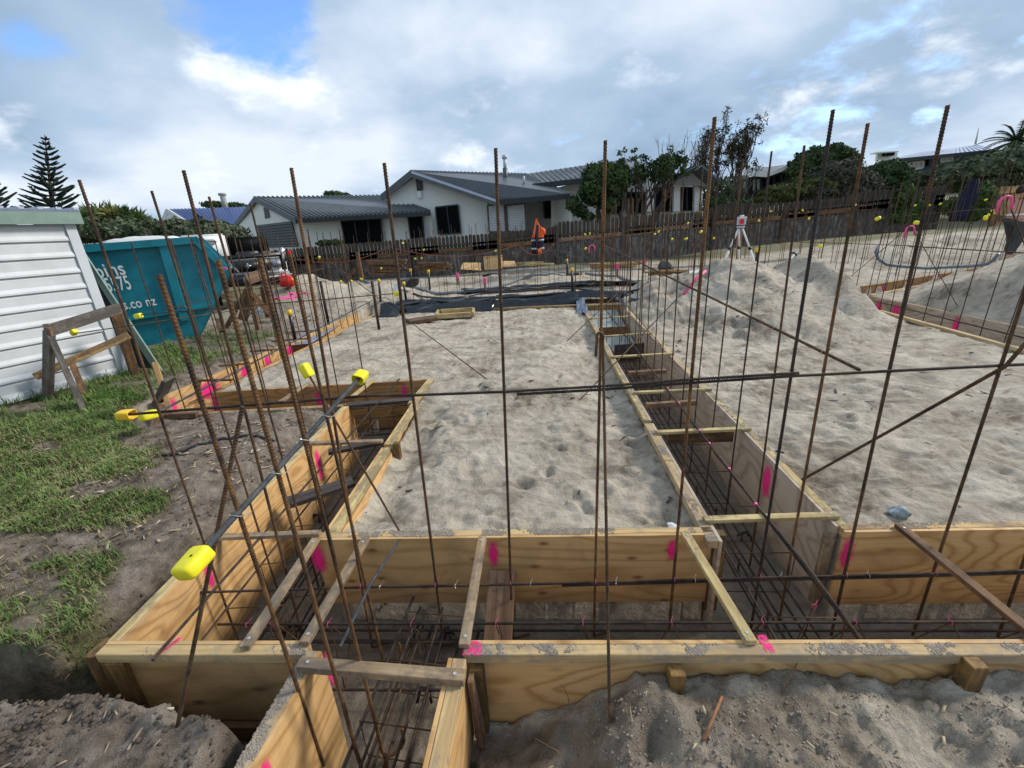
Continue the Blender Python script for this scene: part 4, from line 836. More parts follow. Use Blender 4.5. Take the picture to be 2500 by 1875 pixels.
hbar((405,756),(790,655),4.5,8.0,'thin horizontal bar rising right in front of the teal skip',.005)
hbar((185,814),(640,748),4.2,6.5,'horizontal bar with a yellow cap beside the trestle',.006)
hbar((560,712),(930,672),9.0,9.6,'horizontal bar in front of the left sand heap',.005)
hbar((950,640),(1560,610),12.0,12.2,'horizontal bar across the farthest row',.005)
hbar((1440,575),(1990,588),12.0,9.5,'long horizontal bar right of the middle at cap height',.006)
hbar((2005,545),(2440,507),10.5,9.5,'thin light horizontal bar sloping up towards the large pink hook',.005)
hbar((2000,560),(2500,536),11.5,11,'thin horizontal bar before the right sand heaps',.005)
hbar((960,720),(1700,752),9.5,9.3,'thin horizontal bar above the black plastic',.004) if False else None
# small yellow caps in the distance
FC=[((345,770),4.1,'yellow cap in front of the lower edge of the teal skip'),((178,815),4.15,'yellow cap before the white shed, inside the trestle'),((965,719),4.6,'yellow cap on the bar end left of the black plastic'),
((885,683),9.3,None),((779,630),8.8,None),((912,695),8.8,None),((930,656),11.9,None),((985,593),12,None),((1016,632),12,None),((1029,629),12,None),((1037,609),12,None),((1212,612),12,None),((1429,573),12,None),((1440,572),12,None),((1429,608),9.6,None),
((1600,571),11.8,None),((1607,568),11.5,None),((1678,547),12.5,None),((1709,568),9.8,None),((1672,584),9.3,None),((1744,582),9.4,None),((1853,540),11,None),((1884,517),13,None),((1960,514),13,None),((1974,536),12.5,None),((2004,601),8.8,'large yellow cap over the sand heap right of the tripod'),
((2090,501),13,None),((2138,536),8.6,'yellow cap above the far right form, left of the pink hook'),((2234,543),8.4,'yellow cap just above the smaller pink hook'),((2231,503),13,None),((2270,501),13,None),((2293,500),13,None),((2403,489),13,None),((2406,536),9.5,'yellow cap left of the larger pink hook'),((2414,527),11,None),((2428,521),11,None),((2426,513),11.5,None),
((601,588),12,None),((616,599),12,None),((833,690),9,None),((1641,583),10,None),((860,688),9,None)]
FC.sort(key=lambda e:e[0][0]); fk=-1
for (px,py),Y,lb in FC:
    if not lb: fk+=1
    p=D(px,py,Y); ax=Vector((random.uniform(-1,1),random.uniform(-1,0.2),random.uniform(-0.2,0.7)))
    s=1.0 if Y>8 else 0.85
    c=cap(p,ax,capF,lb or 'small yellow cap far back, %s from the left of the small far ones'%ORD[fk],'yellow',s*(1.1 if lb else 0.78),group='yellow caps on the bar ends' if lb else 'small far yellow caps')
# black upright pipes with amber caps
BP=[((1046,664),(1048,694),11.3),((1002,661),(1004,690),11.8),((925,687),(927,720),9.9),((986,694),(990,722),9.6),((1384,637),(1386,660),13),((1396,660),(1398,697),10.2),((707,765),(716,809),6.5),((1595,660),(1594,691),10.6),((1848,612),(1848,637),9.6)]
for (a,b,Y),lb in zip(BP,['behind the left end of the plastic','farthest left behind the plastic','left of the plastic, with two caps beside it','at the left corner of the plastic','far back in the middle','before the pale ply sheet in the middle','in the dug soil on the far left','right of the middle without a bright cap','beside the right leg of the tripod']):
    q=D(a[0],a[1],Y); g_=D(b[0],b[1],Y); r=empty('pipe_stub',g_); tag(r,'black upright pipe with amber cap %s'%lb,'pipe','black upright pipes')
    tube_obj('pipe',[g_-UP*0.15,q],0.028,'black_plastic',r,8); tube_obj('pipe_cap',[q-UP*0.03,q+UP*0.055],0.034,'amber' if 'without' not in lb else 'black_plastic',r,8)
for (a,b,Y,lb) in (((908,686),(924,795),7.3,'tall dark steel post standing left of the black plastic'),((782,686),(800,779),7.6,'dark steel post standing before the left sand heap')):
    q=D(a[0],a[1],Y); g_=D(b[0],b[1],Y); o=tube_obj('steel_post',[g_-UP*0.1,q],0.026,'rebar_dark',None,8); tag(o,lb,'post')
# black polythene draped in and over the back trench
def polysheet(x0,x1,yf,prof,nx_,label,seed,mat='poly',amp=0.05,zf=None):
    rg=np.random.default_rng(seed); nv=len(prof)*5-4; u=np.linspace(x0,x1,nx_); tt=np.linspace(0,len(prof)-1,nv)
    py_=np.interp(tt,range(len(prof)),[p[0] for p in prof]); pz=np.interp(tt,range(len(prof)),[p[1] for p in prof])
    U,VV=np.meshgrid(u,py_); _,ZZ=np.meshgrid(u,pz); yy=VV+yf(U)+amp*1.6*fbm(U*0.6,VV*3+seed,2.0,4); z=ZZ+amp*2.0*fbm(U*0.5+seed,VV*4,1.5,4,0.5)+amp*1.0*(1-np.abs(np.sin(VV*22+5*fbm(U,VV,0.7,3)+U*0.8)))+amp*0.35*np.sin(VV*60+6*fbm(U,VV,1.0,3))
    if zf is not None: z=z+zf(U)
    z=z+0.045*np.clip(fbm(U,VV*2,0.9,2)+0.3,0,1)
    V=np.stack([U.ravel(),yy.ravel(),z.ravel()],1); ii=np.arange(U.size).reshape(U.shape); Q=np.stack([ii[:-1,:-1].ravel(),ii[:-1,1:].ravel(),ii[1:,1:].ravel(),ii[1:,:-1].ravel()],1)
    o=link('polythene_sheet',mesh_np('polythene_sheet',V,Q),M[mat],smooth=True); return tag(o,label,'plastic sheet')
prof=[(8.68,-0.10),(8.71,-0.04),(8.78,0.05),(8.86,0.09),(8.94,0.05),(9.02,-0.06),(9.16,-0.16),(9.30,-0.10),(9.42,0.02),(9.52,0.10),(9.62,0.08),(9.72,0.0)]
polysheet(-3.25,0.80,lambda u:0.06*np.sin(u*1.9)+0.02+0.16*(u+3.2)*np.where(u>-1,1,0.5)*0.8,prof,260,'crumpled black plastic lining the back trench, long left piece',5)
polysheet(1.72,3.5,lambda u:0.05*np.sin(u*1.7)-0.25+0.02*u,prof,130,'crumpled black plastic lining the back trench, right of the right trench',9)
polysheet(0.55,2.0,lambda u:0.45+0*u,[(9.0,0.02),(9.1,0.09),(9.3,0.08),(9.5,0.0)],80,'black plastic crossing behind the end of the right trench',4)
polysheet(-2.2,4.2,lambda u:0.15*np.sin(u*0.8),[(11.6,0.02),(11.75,0.06),(11.95,0.0),(12.1,0.05)],200,'narrow strip of black plastic along the farther trench',12,amp=0.04)
polysheet(-3.3,-2.9,lambda u:-0.2+0*u,[(8.2,-0.45),(8.5,-0.3),(8.9,0.08),(9.1,0.05)],20,'black plastic bunched at the left corner of the back trench',14,amp=0.09)
def drape(pts,label,mat):
    V=[];n=10
    for i in range(n):
        for j in range(n):
            u=i/(n-1); v_=j/(n-1); p=(pts[0]*(1-u)+pts[1]*u)*(1-v_)+(pts[3]*(1-u)+pts[2]*u)*v_
            V.append(tuple(p+Vector((random.uniform(-.02,.02),random.uniform(-.02,.02),random.uniform(-.015,.02)))))
    Fq=[(i*n+j,(i+1)*n+j,(i+1)*n+j+1,i*n+j+1) for i in range(n-1) for j in range(n-1)]
    o=link('polythene_flap',mesh_np('polythene_flap',V,Fq),M[mat],smooth=True); return tag(o,label,'plastic sheet')
drape([G(1402,722,0.06),G(1428,730,0.06),G(1434,762,0.05),G(1412,766,-0.06)],'pale blue grey plastic flap folded over the far left rail of the right trench','poly_clear')
drape([G(1500,724,0.06),G(1512,722,0.06),G(1528,752,0.05),G(1520,756,-0.2)],'pale blue grey plastic flap folded over the far right rail of the right trench','poly_clear')
pl=MB(); a,b=r_l(7.0)+0.03,r_r(7.0)-0.03; pl.quad((a,6.7,-0.40),(b,6.7,-0.40),(b,8.9,-0.12),(a,8.9,-0.12),0.004,(0,0,1)); o=pl.build('plastic_liner',M['concrete'],None); tag(o,'grey plastic liner on the bed of the right trench far end','plastic sheet')
o=(lambda mb:(mb.quad(G(690,845,-0.05),G(760,838,-0.05),G(905,745,-0.08),G(850,742,-0.08),0.003,(0,0,1)),mb.build('plastic_liner',M['poly_clear'],None))[1])(MB()); tag(o,'wet blue grey plastic liner in the far left trench','plastic sheet')
for (px,py),(qx,qy),lb in (((1210,735),(1222,718),'left'),((1312,722),(1318,712),'middle'),((1411,722),(1408,708),'right'),((1117,737),(1140,725),'far left'),((1655,706),(1630,693),'far right')):
    plank(G(px,py,0.07),G(qx,qy,0.10),0.07,0.02,'batten_pale','short %s offcut batten lying over the black plastic'%lb,'offcut','timber offcut')
# hoses and pipes
def hose(pts,r,mat,label,z=0.03,n=8,cat='hose'):
    P=[G(a,b,z) for a,b in pts]; Q_=[]
    for i in range(len(P)-1):
        for t in np.linspace(0,1,6,endpoint=False):
            p0=P[max(i-1,0)];p1=P[i];p2=P[i+1];p3=P[min(i+2,len(P)-1)]
            Q_.append(0.5*((2*p1)+(p2-p0)*t+(2*p0-5*p1+4*p2-p3)*t*t+(3*p1-p0-3*p2+p3)*t**3))
    Q_.append(P[-1]); Q_=[Vector((q.x,q.y,max(q.z,hz(q.x,q.y)+r*0.6))) for q in Q_]
    o=tube_obj('hose' if cat=='hose' else 'pipe_length',Q_,r,mat,None,n); return tag(o,label,cat)
hose([(985,717),(1050,718),(1130,712),(1220,700),(1300,688),(1380,680)],0.05,'hose','long grey drain hose lying behind the black plastic')
hose([(1430,668),(1490,676),(1560,690),(1640,692),(1700,684)],0.045,'hose','grey drain hose on the right behind the black plastic')
hose([(1180,690),(1260,682),(1330,676),(1420,668)],0.04,'poly','black hose behind the long grey drain hose')
hose([(975,745),(1050,735),(1130,738),(1210,728),(1300,722),(1385,714)],0.03,'black_plastic','black pipe lying in the folds of the black plastic',0.10)
hose([(1010,722),(1100,728),(1180,716),(1260,712),(1350,704),(1420,706),(1500,716),(1640,708)],0.025,'black_plastic','thin black pipe along the back edge of the black plastic',0.10)
hose([(855,672),(900,690),(935,710),(1000,714)],0.045,'hose','grey hose curving down from the left sand heap')
P=[(2147,598),(2138,615),(2145,633),(2165,646),(2200,650),(2260,655),(2320,652),(2370,650),(2410,645),(2425,635),(2438,620)]
P3=[D(a,b,10.2-0.9*(i/10)) for i,(a,b) in enumerate(P)]
o=tube_obj('pipe_length',P3,0.03,'blue_pipe',None,10); tag(o,'bent blue grey pipe curving along the foot of the right sand heap','pipe')
a,b=D(1905,660,9.3),D(1938,622,9.9); r_=empty('drain_pipe',a); tag(r_,'grey drain pipe with a black open socket poking out of the sand heap','pipe'); tube_obj('pipe',[a,b],0.05,'hose',r_,12); tube_obj('socket',[b-(b-a).normalized()*0.05,b+(b-a).normalized()*0.03],0.065,'black_plastic',r_,12)
# black cable in the soil, rubbish and stones
hose([(400,1118),(450,1115),(510,1098),(560,1088),(610,1081),(672,1080)],0.012,'black_plastic','black cable lying over the dug soil on the left',0.02,6)
def rock(name,p,s,mat,label,cat,seed=1,flat=0.6):
    bm=bmesh.new(); bmesh.ops.create_icosphere(bm,subdivisions=3,radius=1); rr=random.Random(seed); pl_=[(Vector((rr.uniform(-1,1),rr.uniform(-1,1),rr.uniform(-1,1))).normalized(),rr.uniform(0.55,0.85)) for _ in range(14)]
    for v_ in bm.verts:
        for nn,dd in pl_:
            e=v_.co.dot(nn)
            if e>dd: v_.co-=nn*(e-dd)
        v_.co=Vector((v_.co.x*s[0],v_.co.y*s[1],v_.co.z*s[2]))
    me=bpy.data.meshes.new(name); bm.to_mesh(me); bm.free(); o=link(name,me,M[mat],None,Matrix.Translation(p)@Matrix.Rotation(rr.uniform(0,3),4,'Z')); return tag(o,label,cat)
def onz(px,py): g_=G(px,py,-0.04); return Vector((g_.x,g_.y,hz(g_.x,g_.y)))
rock('stone',onz(2193,1250)+UP*0.022,(0.060,0.050,0.048),'stone','blue grey stone on the right sand pad just behind the form','stone',5)
g_=onz(1662,1280); mb=MB(); rr=random.Random(4)
V=[];n=9
for i in range(n):
    for j in range(n): V.append((g_.x+(i/(n-1)-0.5)*0.115,g_.y+(j/(n-1)-0.5)*0.06-(i/(n-1)-0.5)*0.04,g_.z+0.008+rr.uniform(-.003,.008)+0.02*math.sin(i*0.8)*0.5))
o=link('paper_scrap',mesh_np('paper_scrap',V,[(i*n+j,(i+1)*n+j,(i+1)*n+j+1,i*n+j+1) for i in range(n-1) for j in range(n-1)]),M['white'],smooth=False); tag(o,'crumpled white paper scrap in the corner of the sand pad','paper')
g_=onz(2003,795); mb=MB(); mb.add([(g_.x-0.05,g_.y,g_.z+0.12),(g_.x-0.01,g_.y,g_.z+0.13),(g_.x+0.045,g_.y,g_.z+0.03),(g_.x+0.0,g_.y+0.01,g_.z+0.05)],[(0,1,2,3)]); o=mb.build('shell',M['white']); tag(o,'small white scrap lying on the slope of the middle sand heap','scrap')
def stick(pts,r,mat,label,cat='stick',name='stick'):
    o=tube_obj(name,pts,r,mat,None,6); return tag(o,label,cat)
def nearsand(px,py,dz=0.0): g_=G(px,py,-0.15); return Vector((g_.x,g_.y,hz(g_.x,g_.y)+dz))
M['stick']=plain('brown stick',(0.30,0.14,0.07),0.25,40,0.7); M['root']=plain('pale root',(0.42,0.34,0.22),0.2,40,0.8)
stick([nearsand(1715,1830,0.01),nearsand(1758,1728,0.035)],[0.0065,0.005],'stick','short reddish brown stick lying on the near sand at the right','stick')
stick([nearsand(1412,1785),nearsand(1398,1730,0.05),nearsand(1386,1670,0.09),nearsand(1370,1646,0.10),nearsand(1355,1646,0.10)],0.0016,'plank_brown','thin dark curled root rising from the near sand')
stick([nearsand(1378,1798,0.006),nearsand(1360,1765,0.008),nearsand(1345,1748,0.008),nearsand(1303,1713,0.01)],0.0018,'root','thin pale root lying on the near sand')
stick([nearsand(1537,1745,0.01),nearsand(1540,1770,0.01),nearsand(1545,1787,0.01)],0.0014,'root','very thin pale root in the near sand footprint')
stick([G(1300,1280,-0.02),G(1315,1262,-0.015),G(1335,1255,-0.01),G(1350,1262,-0.02)],0.0016,'root','curved pale root on the sand pad behind the back form')
stick([nearsand(328,1690,0.03),nearsand(340,1725,0.03),nearsand(362,1745,0.025),nearsand(385,1745,0.03)],[0.010,0.012,0.013,0.010],'plank_brown','thick dark root lying on the soil lump at the front left','root')
stick([nearsand(1905,1700,0.0),nearsand(1938,1655,0.03)],0.0022,'stick','thin dark red twig leaning on the front rail at the right')
# bar chairs in the trenches
def chair(px,py,z,label):
    g_=G(px,py,z); r=empty('bar_chair',g_); tag(r,label,'bar chair','black plastic bar chairs')
    for s in(-1,1):
        tube_obj('chair_leg',[g_+Vector((s*0.035,0.03,0)),g_+Vector((s*0.018,0,0.055)),g_+Vector((s*0.035,-0.03,0))],0.007,'black_plastic',r,5)
    tube_obj('chair_seat',[g_+Vector((-0.022,0,0.052)),g_+Vector((0.022,0,0.052))],0.009,'black_plastic',r,6)
chair(1040,1700,-0.56,'black plastic chair under the bars of the stub trench'); chair(1090,1560,-0.56,'black plastic chair in the front trench beside the kicker plank'); chair(715,1545,-0.56,'black plastic chair in the front trench at the left'); chair(1818,1315,-0.56,'black plastic chair in the mouth of the right trench'); chair(775,1270,-0.56,'black plastic chair in the left trench')
# ply offcuts, frames, timber stacks, fuel can, bins, jacket, tripod
def fr(px,py,w_,h_,ang,label,mat='batten_pale'):
    c=G(px,py,0); r=empty('timber_tray',c); tag(r,label,'timber frame'); R_=Matrix.Rotation(ang,3,'Z')
    for a,b in(((-w_/2,-h_/2),(w_/2,-h_/2)),((w_/2,-h_/2),(w_/2,h_/2)),((w_/2,h_/2),(-w_/2,h_/2)),((-w_/2,h_/2),(-w_/2,-h_/2))):
        p=c+R_@Vector((a[0],a[1],0.03)); q=c+R_@Vector((b[0],b[1],0.03)); p+= (q-p).normalized()*0.0; q-=(q-p).normalized()*0.047; board('frame_board',p,q,0.045,0.09,M[mat],r)
    mb=MB(); P=[c+R_@Vector(v_) for v_ in((-w_/2,-h_/2,-0.0),(w_/2,-h_/2,0.0),(w_/2,h_/2,0.0),(-w_/2,h_/2,0.0))]; mb.quad(*P,0.01,(0,0,1)); mb.build('frame_base',M['pine'],r); return r
fr(1112,768,0.72,0.55,0.12,'open timber tray frame on the sand pad before the black plastic')
plank(G(995,786,0.03),G(1062,776,0.03),0.30,0.06,'pine_wet','thick short timber slab lying left of the open tray frame','timber_slab','timber')
def plysheet(P,label,th=0.012,mat='ply'):
    mb=MB(); mb.quad(*[Vector(p) for p in P],th); o=mb.build('ply_offcut',M[mat]); return tag(o,label,'ply offcut')
plysheet([G(1368,693,0.02),G(1430,697,0.02),G(1440,674,0.08),G(1383,673,0.06)],'pale square ply sheet lying on the sand behind the plastic')
plysheet([D(1183,659,13.2),D(1220,657,13.2),D(1218,624,13.4),D(1180,626,13.4)],'upright ply square leaning before the fence, tallest of the ply offcuts')
plysheet([D(1220,657,13.2),D(1228,655,13.35),D(1226,622,13.5),D(1219,624,13.4)],'thin ply edge leaning beside the upright ply square')
plysheet([D(1124,657,13.2),D(1175,660,13.1),D(1173,641,13.4),D(1130,641,13.6)],'ply offcut lying left of the upright square')
plysheet([D(1228,652,13.3),D(1264,650,13.2),D(1256,637,13.6),D(1226,637,13.7)],'ply offcut lying right of the upright square')
def stack(px0,px1,py,Y,n,label,mat='pine_wet',dz=0.05,sp=0.12):
    r=empty('timber_stack',D(px0,py,Y)); tag(r,label,'timber stack')
    for i in range(n):
        a=D(px0+random.uniform(-12,12),py,Y)+Vector((0,random.uniform(-.1,.1),(i//2)*dz)); b=D(px1+random.uniform(-14,14),py-2,Y)+Vector((0,random.uniform(-.2,.2),(i//2)*dz)); a.y+=(i%2)*sp; b.y+=(i%2)*sp
        board('plank',a,b,0.10,0.045,M[mat],r,bev=0)
stack(1025,1090,660,13,9,'stack of planks before the fence left of the ply offcuts','pine_wet'); stack(905,985,668,12.6,12,'heap of dark wet planks below the fence at the left end of the bars','pine_wet',0.07)
stack(1268,1340,648,13.2,5,'thin pine strips lying right of the ply offcuts','batten_pale',0.03); stack(1448,1560,655,11.8,6,'pine boards lying on the sand in front of the fence','pine',0.05); stack(1590,1720,672,10.6,5,'pine boards lying behind the plastic near the sand heap','pine',0.05)
stack(1735,1815,652,10.0,3,'pine form boards between the tripod legs','pine',0.05)
# profile stand timber in the left distance
def pline(mb_name,p,q,Y1,Y2,wd,ht,mat,parent): return board(mb_name,D(p[0],p[1],Y1),D(q[0],q[1],Y2),wd,ht,M[mat],parent,bev=0.001)
r=empty('profile_stand',D(620,800,7.2)); tag(r,'brown timber profile stand in front of the black vehicle','profile stand')
pline('top_board',(604,683),(636,671),7.0,7.15,0.03,0.17,'plank_brown',r); pline('peg',(603,676),(630,806),7.1,7.0,0.05,0.07,'pine_wet',r); pline('brace',(617,718),(658,765),7.05,7.2,0.03,0.08,'pine_wet',r); pline('brace',(604,705),(552,800),7.2,7.3,0.03,0.07,'pine_wet',r); pline('peg',(640,700),(654,775),7.6,7.6,0.05,0.07,'pine_wet',r); pline('peg',(612,715),(592,782),7.7,7.6,0.03,0.16,'pine_wet',r); pline('peg',(532,780),(541,810),7.0,6.9,0.05,0.08,'pine_wet',r)
r=empty('profile_brace',D(870,690,13)); tag(r,'brown post with a raking brace standing before the fence','brace'); pline('peg',(872,615),(884,680),13,13,0.09,0.09,'pine_wet',r); pline('brace',(868,655),(843,692),13,12.8,0.05,0.08,'pine_wet',r)
# trestle by the shed
zg=0.0
def gb(px,py): g_=G(px,py,-0.01); return Vector((g_.x,g_.y,hz(g_.x,g_.y)-0.04))
r=empty('trestle',gb(200,1000)); tag(r,'weathered timber trestle with a yellow diagonal brace beside the white shed','trestle')
a=gb(206,1005); b=gb(112,970); c=gb(330,915); ta=D(125,800,a.y+0.25)
Yt=a.y+0.28
board('leg',a,D(112,795,Yt),0.05,0.10,M['grey_wood'],r); board('leg',b,D(120,812,Yt+0.02),0.05,0.11,M['grey_wood'],r)
board('leg',c,D(283,765,c.y-0.06),0.09,0.09,M['pine_wet'],r); board('leg',gb(212,975),D(178,892,Yt+0.4),0.06,0.05,M['pine_wet'],r); board('leg',gb(127,968),D(104,905,b.y+0.1),0.05,0.10,M['pine_wet'],r)
board('top_plank',D(118,808,Yt-0.02),D(293,752,c.y-0.16),0.045,0.115,M['grey_wood'],r); board('brace',D(85,920,b.y+0.02),D(315,818,c.y-0.14),0.025,0.085,M['pine'],r); board('gusset',D(118,800,Yt-0.05),D(134,850,Yt-0.05),0.03,0.05,M['plank_brown'],r)
# peg frame at the cross trench end
r=empty('corner_bracing',G(420,1000,0)); tag(r,'propped pegs and blocks at the outer end of the cross trench','bracing')
board('peg',D(425,1035,3.6),D(378,885,3.75),0.045,0.07,M['pine'],r); board('peg',D(385,985,3.62),D(412,925,3.6),0.03,0.13,M['grey_wood'],r,up=(0,1,0)); board('peg',D(372,1065,3.35),D(398,990,3.6),0.04,0.10,M['plank_brown'],r)
board('outer_rail',G(218,1025,0.0),G(482,1012,0.0),0.05,0.05,M['plank_brown'],r); board('lower_rail',G(240,1062,-0.22),G(372,1050,-0.22),0.05,0.05,M['pine_wet'],r); board('block',G(245,1045,-0.1),G(262,1052,-0.2),0.05,0.12,M['pine_wet'],r); board('ledger',G(195,1042,-0.08),G(240,1038,-0.08),0.06,0.05,M['plank_brown'],r)
sheet('ply_sheet',G(240,1040,-0.02),G(380,1030,-0.02),-0.30,-0.03,0.014,M['ply_wet'],r)
# fuel can
c=D(703,700,9.8); zc=hz(c.x,c.y); r=empty('fuel_can',c); tag(r,'red plastic fuel can standing on the left sand heap','fuel can')
bm=bmesh.new(); bmesh.ops.create_cube(bm,size=1)
for v_ in bm.verts: v_.co=Vector((v_.co.x*0.30,v_.co.y*0.18,v_.co.z*0.24+0.12))
for v_ in bm.verts:
    if v_.co.z>0.2 and v_.co.x<0: v_.co.z+=0.02; v_.co.x+=0.03
bmesh.ops.bevel(bm,geom=list(bm.edges),offset=0.035,segments=3,affect='EDGES'); me=bpy.data.meshes.new('can_body'); bm.to_mesh(me); bm.free(); link('can_body',me,M['red'],r,Matrix.Translation(c),True)
tube_obj('handle',[c+Vector((-0.11,0,0.22)),c+Vector((-0.09,0,0.30)),c+Vector((-0.02,0,0.315)),c+Vector((0.06,0,0.24))],0.016,'red',r,8); tube_obj('spout_cap',[c+Vector((0.12,0,0.16)),c+Vector((0.175,0,0.14))],0.035,'amber',r,10)
# pink rags, blue sheet, plastic bag of sticks
for (px,py,Y,s,mm,lb) in ((690,728,8.6,0.28,'pink','pink rag draped over the sand behind the black pipe'),(728,717,8.8,0.18,'pink','smaller pink rag right of the first, on the sand heap foot'),(640,762,7.6,0.2,'poly_clear','pale blue plastic sheet lying behind the profile stand')):
    c=D(px,py,Y); V=[];n=8;rr=random.Random(px)
    for i in range(n):
        for j in range(n): V.append((c.x+(i/(n-1)-.5)*s*2.2,c.y+(j/(n-1)-.5)*s,c.z+rr.uniform(-.03,.04)))
    o=link('rag',mesh_np('rag',V,[(i*n+j,(i+1)*n+j,(i+1)*n+j+1,i*n+j+1) for i in range(n-1) for j in range(n-1)]),M[mm],smooth=True); tag(o,lb,'rag')
for px,py,Y,lb in ((1116,668,11.5,'left'),(1183,680,11.0,'middle'),(1508,645,11.5,'right, before the pine boards'),(1572,635,12,'far right, with a red top')):
    c=D(px,py,Y); r=empty('marker_peg',c-UP*0.2); tag(r,'small pink topped timber peg, %s'%lb,'marker peg','pink topped pegs'); board('peg',c-UP*0.3,c,0.05,0.05,M['plank_brown'],r,up=(0,1,0),bev=0); board('painted_top',c-UP*0.12,c+UP*0.015,0.07,0.07,M['pink'],r,up=(0,1,0),bev=0)
# black backpack-like heap and white bin label thing near the plastic
for px,py,Y,s,mat,lb,cat in ((1625,655,11.2,(0.34,0.2,0.2),'black_plastic','black bag lying before the fence on the right','bag'),(1000,690,11.0,(0.30,0.2,0.16),'black_plastic','black bag at the left behind the plastic','bag')):
    o=rock('bag',D(px,py,Y),s,mat,lb,cat,px)
r=empty('paper_sack',D(970,705,10.3)); tag(r,'white paper sack leaning at the left corner of the plastic','sack'); mb=MB(); mb.quad(D(962,716,10.1),D(974,716,10.1),D(973,693,10.2),D(961,693,10.2),0.05); mb.build('sack_body',M['white'],r)
mb=MB(); mb.quad(D(1690,684,9.6),D(1712,678,9.6),D(1710,658,9.9),D(1682,660,9.9),0.06); o=mb.build('paper_sack',M['white']); tag(o,'black and white sack lying behind the pink taped bar end','sack')
# jacket hung on a bar
c=D(1309,532,13.6); r=empty('jacket',c); tag(r,'orange and navy high visibility jacket hanging on a thin bar before the fence','jacket')
def lathe_flat(name,prof,mat,depth,parent,cx=0.0):
    P=[]; 
    mb=MB(); V=[];n=12
    for (z,wl,wr,dp) in prof:
        for k in range(n):
            a=2*math.pi*k/n; x=(wr if math.cos(a)>0 else wl)*math.cos(a); V.append((c.x+x+cx,c.y+dp*math.sin(a)+0.02*math.sin(3*a+z*9),c.z+z))
    Fs=[(i*n+k,i*n+(k+1)%n,(i+1)*n+(k+1)%n,(i+1)*n+k) for i in range(len(prof)-1) for k in range(n)]; Fs+= [tuple(range(n)),tuple((len(prof)-1)*n+k for k in range(n))]
    mb.add(V,Fs); return mb.build(name,mat,parent,True)
lathe_flat('jacket_top',[(0,0.01,0.01,0.01),(-0.12,0.04,0.05,0.05),(-0.30,0.07,0.14,0.08),(-0.42,0.11,0.22,0.09),(-0.56,0.15,0.21,0.09)],M['hiviz'],0.1,r)
lathe_flat('jacket_body',[(-0.55,0.16,0.19,0.085),(-0.72,0.165,0.20,0.09),(-0.90,0.16,0.13,0.08),(-1.02,0.14,0.05,0.05)],M['navy'],0.1,r)
for z in(-0.60,-0.84): lathe_flat('reflective_band',[(z,0.172,0.215,0.1),(z-0.045,0.172,0.212,0.1)],M['silver'],0.1,r)
tube_obj('sleeve',[c+Vector((0.04,-0.08,-0.2)),c+Vector((-0.01,-0.11,-0.55)),c+Vector((0.06,-0.11,-0.92))],[0.045,0.05,0.045],'navy',r,8); tube_obj('cuff',[c+Vector((0.05,-0.11,-0.86)),c+Vector((0.09,-0.11,-1.0))],0.052,'hiviz',r,8)
tube_obj('hood',[c+Vector((0.10,0,-0.28)),c+Vector((0.2,0,-0.36)),c+Vector((0.22,0,-0.46))],[0.04,0.07,0.05],'hiviz',r,8)
# laser level on a tripod
Yt=9.6; top=D(1808,556,Yt); r=empty('laser_level',D(1808,640,Yt)); tag(r,'red and white laser level on a white tripod on top of the sand heap','laser level')
zt=top.z; 
for px,py,Y in ((1762,649,Yt-0.15),(1846,648,Yt-0.15),(1804,640,Yt+0.5)):
    f=D(px,py,Y); h_=top+Vector((0.03 if px>1820 else -0.03,0,0)); md=h_.lerp(f,0.55)
    lg=tube_obj('leg',[h_,md],0.018,'white',r,6); tube_obj('leg_lower',[md,f-UP*0.05],0.024,'white',lg,6); tube_obj('clamp',[md-(f-h_).normalized()*0.03,md+(f-h_).normalized()*0.03],0.032,'dark_trim',lg,6)
tube_obj('head_plate',[top,top+UP*0.03],0.075,'silver',r,12)
mb=MB(); mb.box(top+UP*0.12,(0.14,0.13,0.13)); mb.build('laser_body',M['silver'],r); mb=MB(); mb.box(top+Vector((-0.02,-0.068,0.12)),(0.085,0.012,0.09)); mb.build('red_front',M['red'],r); mb=MB(); mb.box(top+Vector((0.0,0.0,0.197)),(0.15,0.14,0.025)); mb.build('laser_lid',M['white'],r); tube_obj('lens_dome',[top+UP*0.21,top+UP*0.24],0.04,'white',r,12)
b_=D(1803,636,Yt+0.9); plank(b_,D(1805,560,Yt+0.9),0.09,0.05,'plank_brown','reddish timber post standing behind the tripod','post','post',up=(0,1,0))
# red post rope slack along fence
def rope(pts,Y,r,mat,label):
    P=[]; 
    for i in range(len(pts)-1):
        a=D(*pts[i],Y); b=D(*pts[i+1],Y); s=0.35
        for t in np.linspace(0,1,9,endpoint=False): P.append(a.lerp(b,t)-UP*s*4*t*(1-t))
    P.append(D(*pts[-1],Y)); o=tube_obj('rope',P,r,mat,None,5); return tag(o,label,'rope')
M['rope']=plain('reddish rope',(0.30,0.09,0.05),0.15,20,0.8)
rope([(712,628),(950,602),(1265,598),(1352,595)],15.5,0.012,'rope','thin reddish rope sagging along the fence')
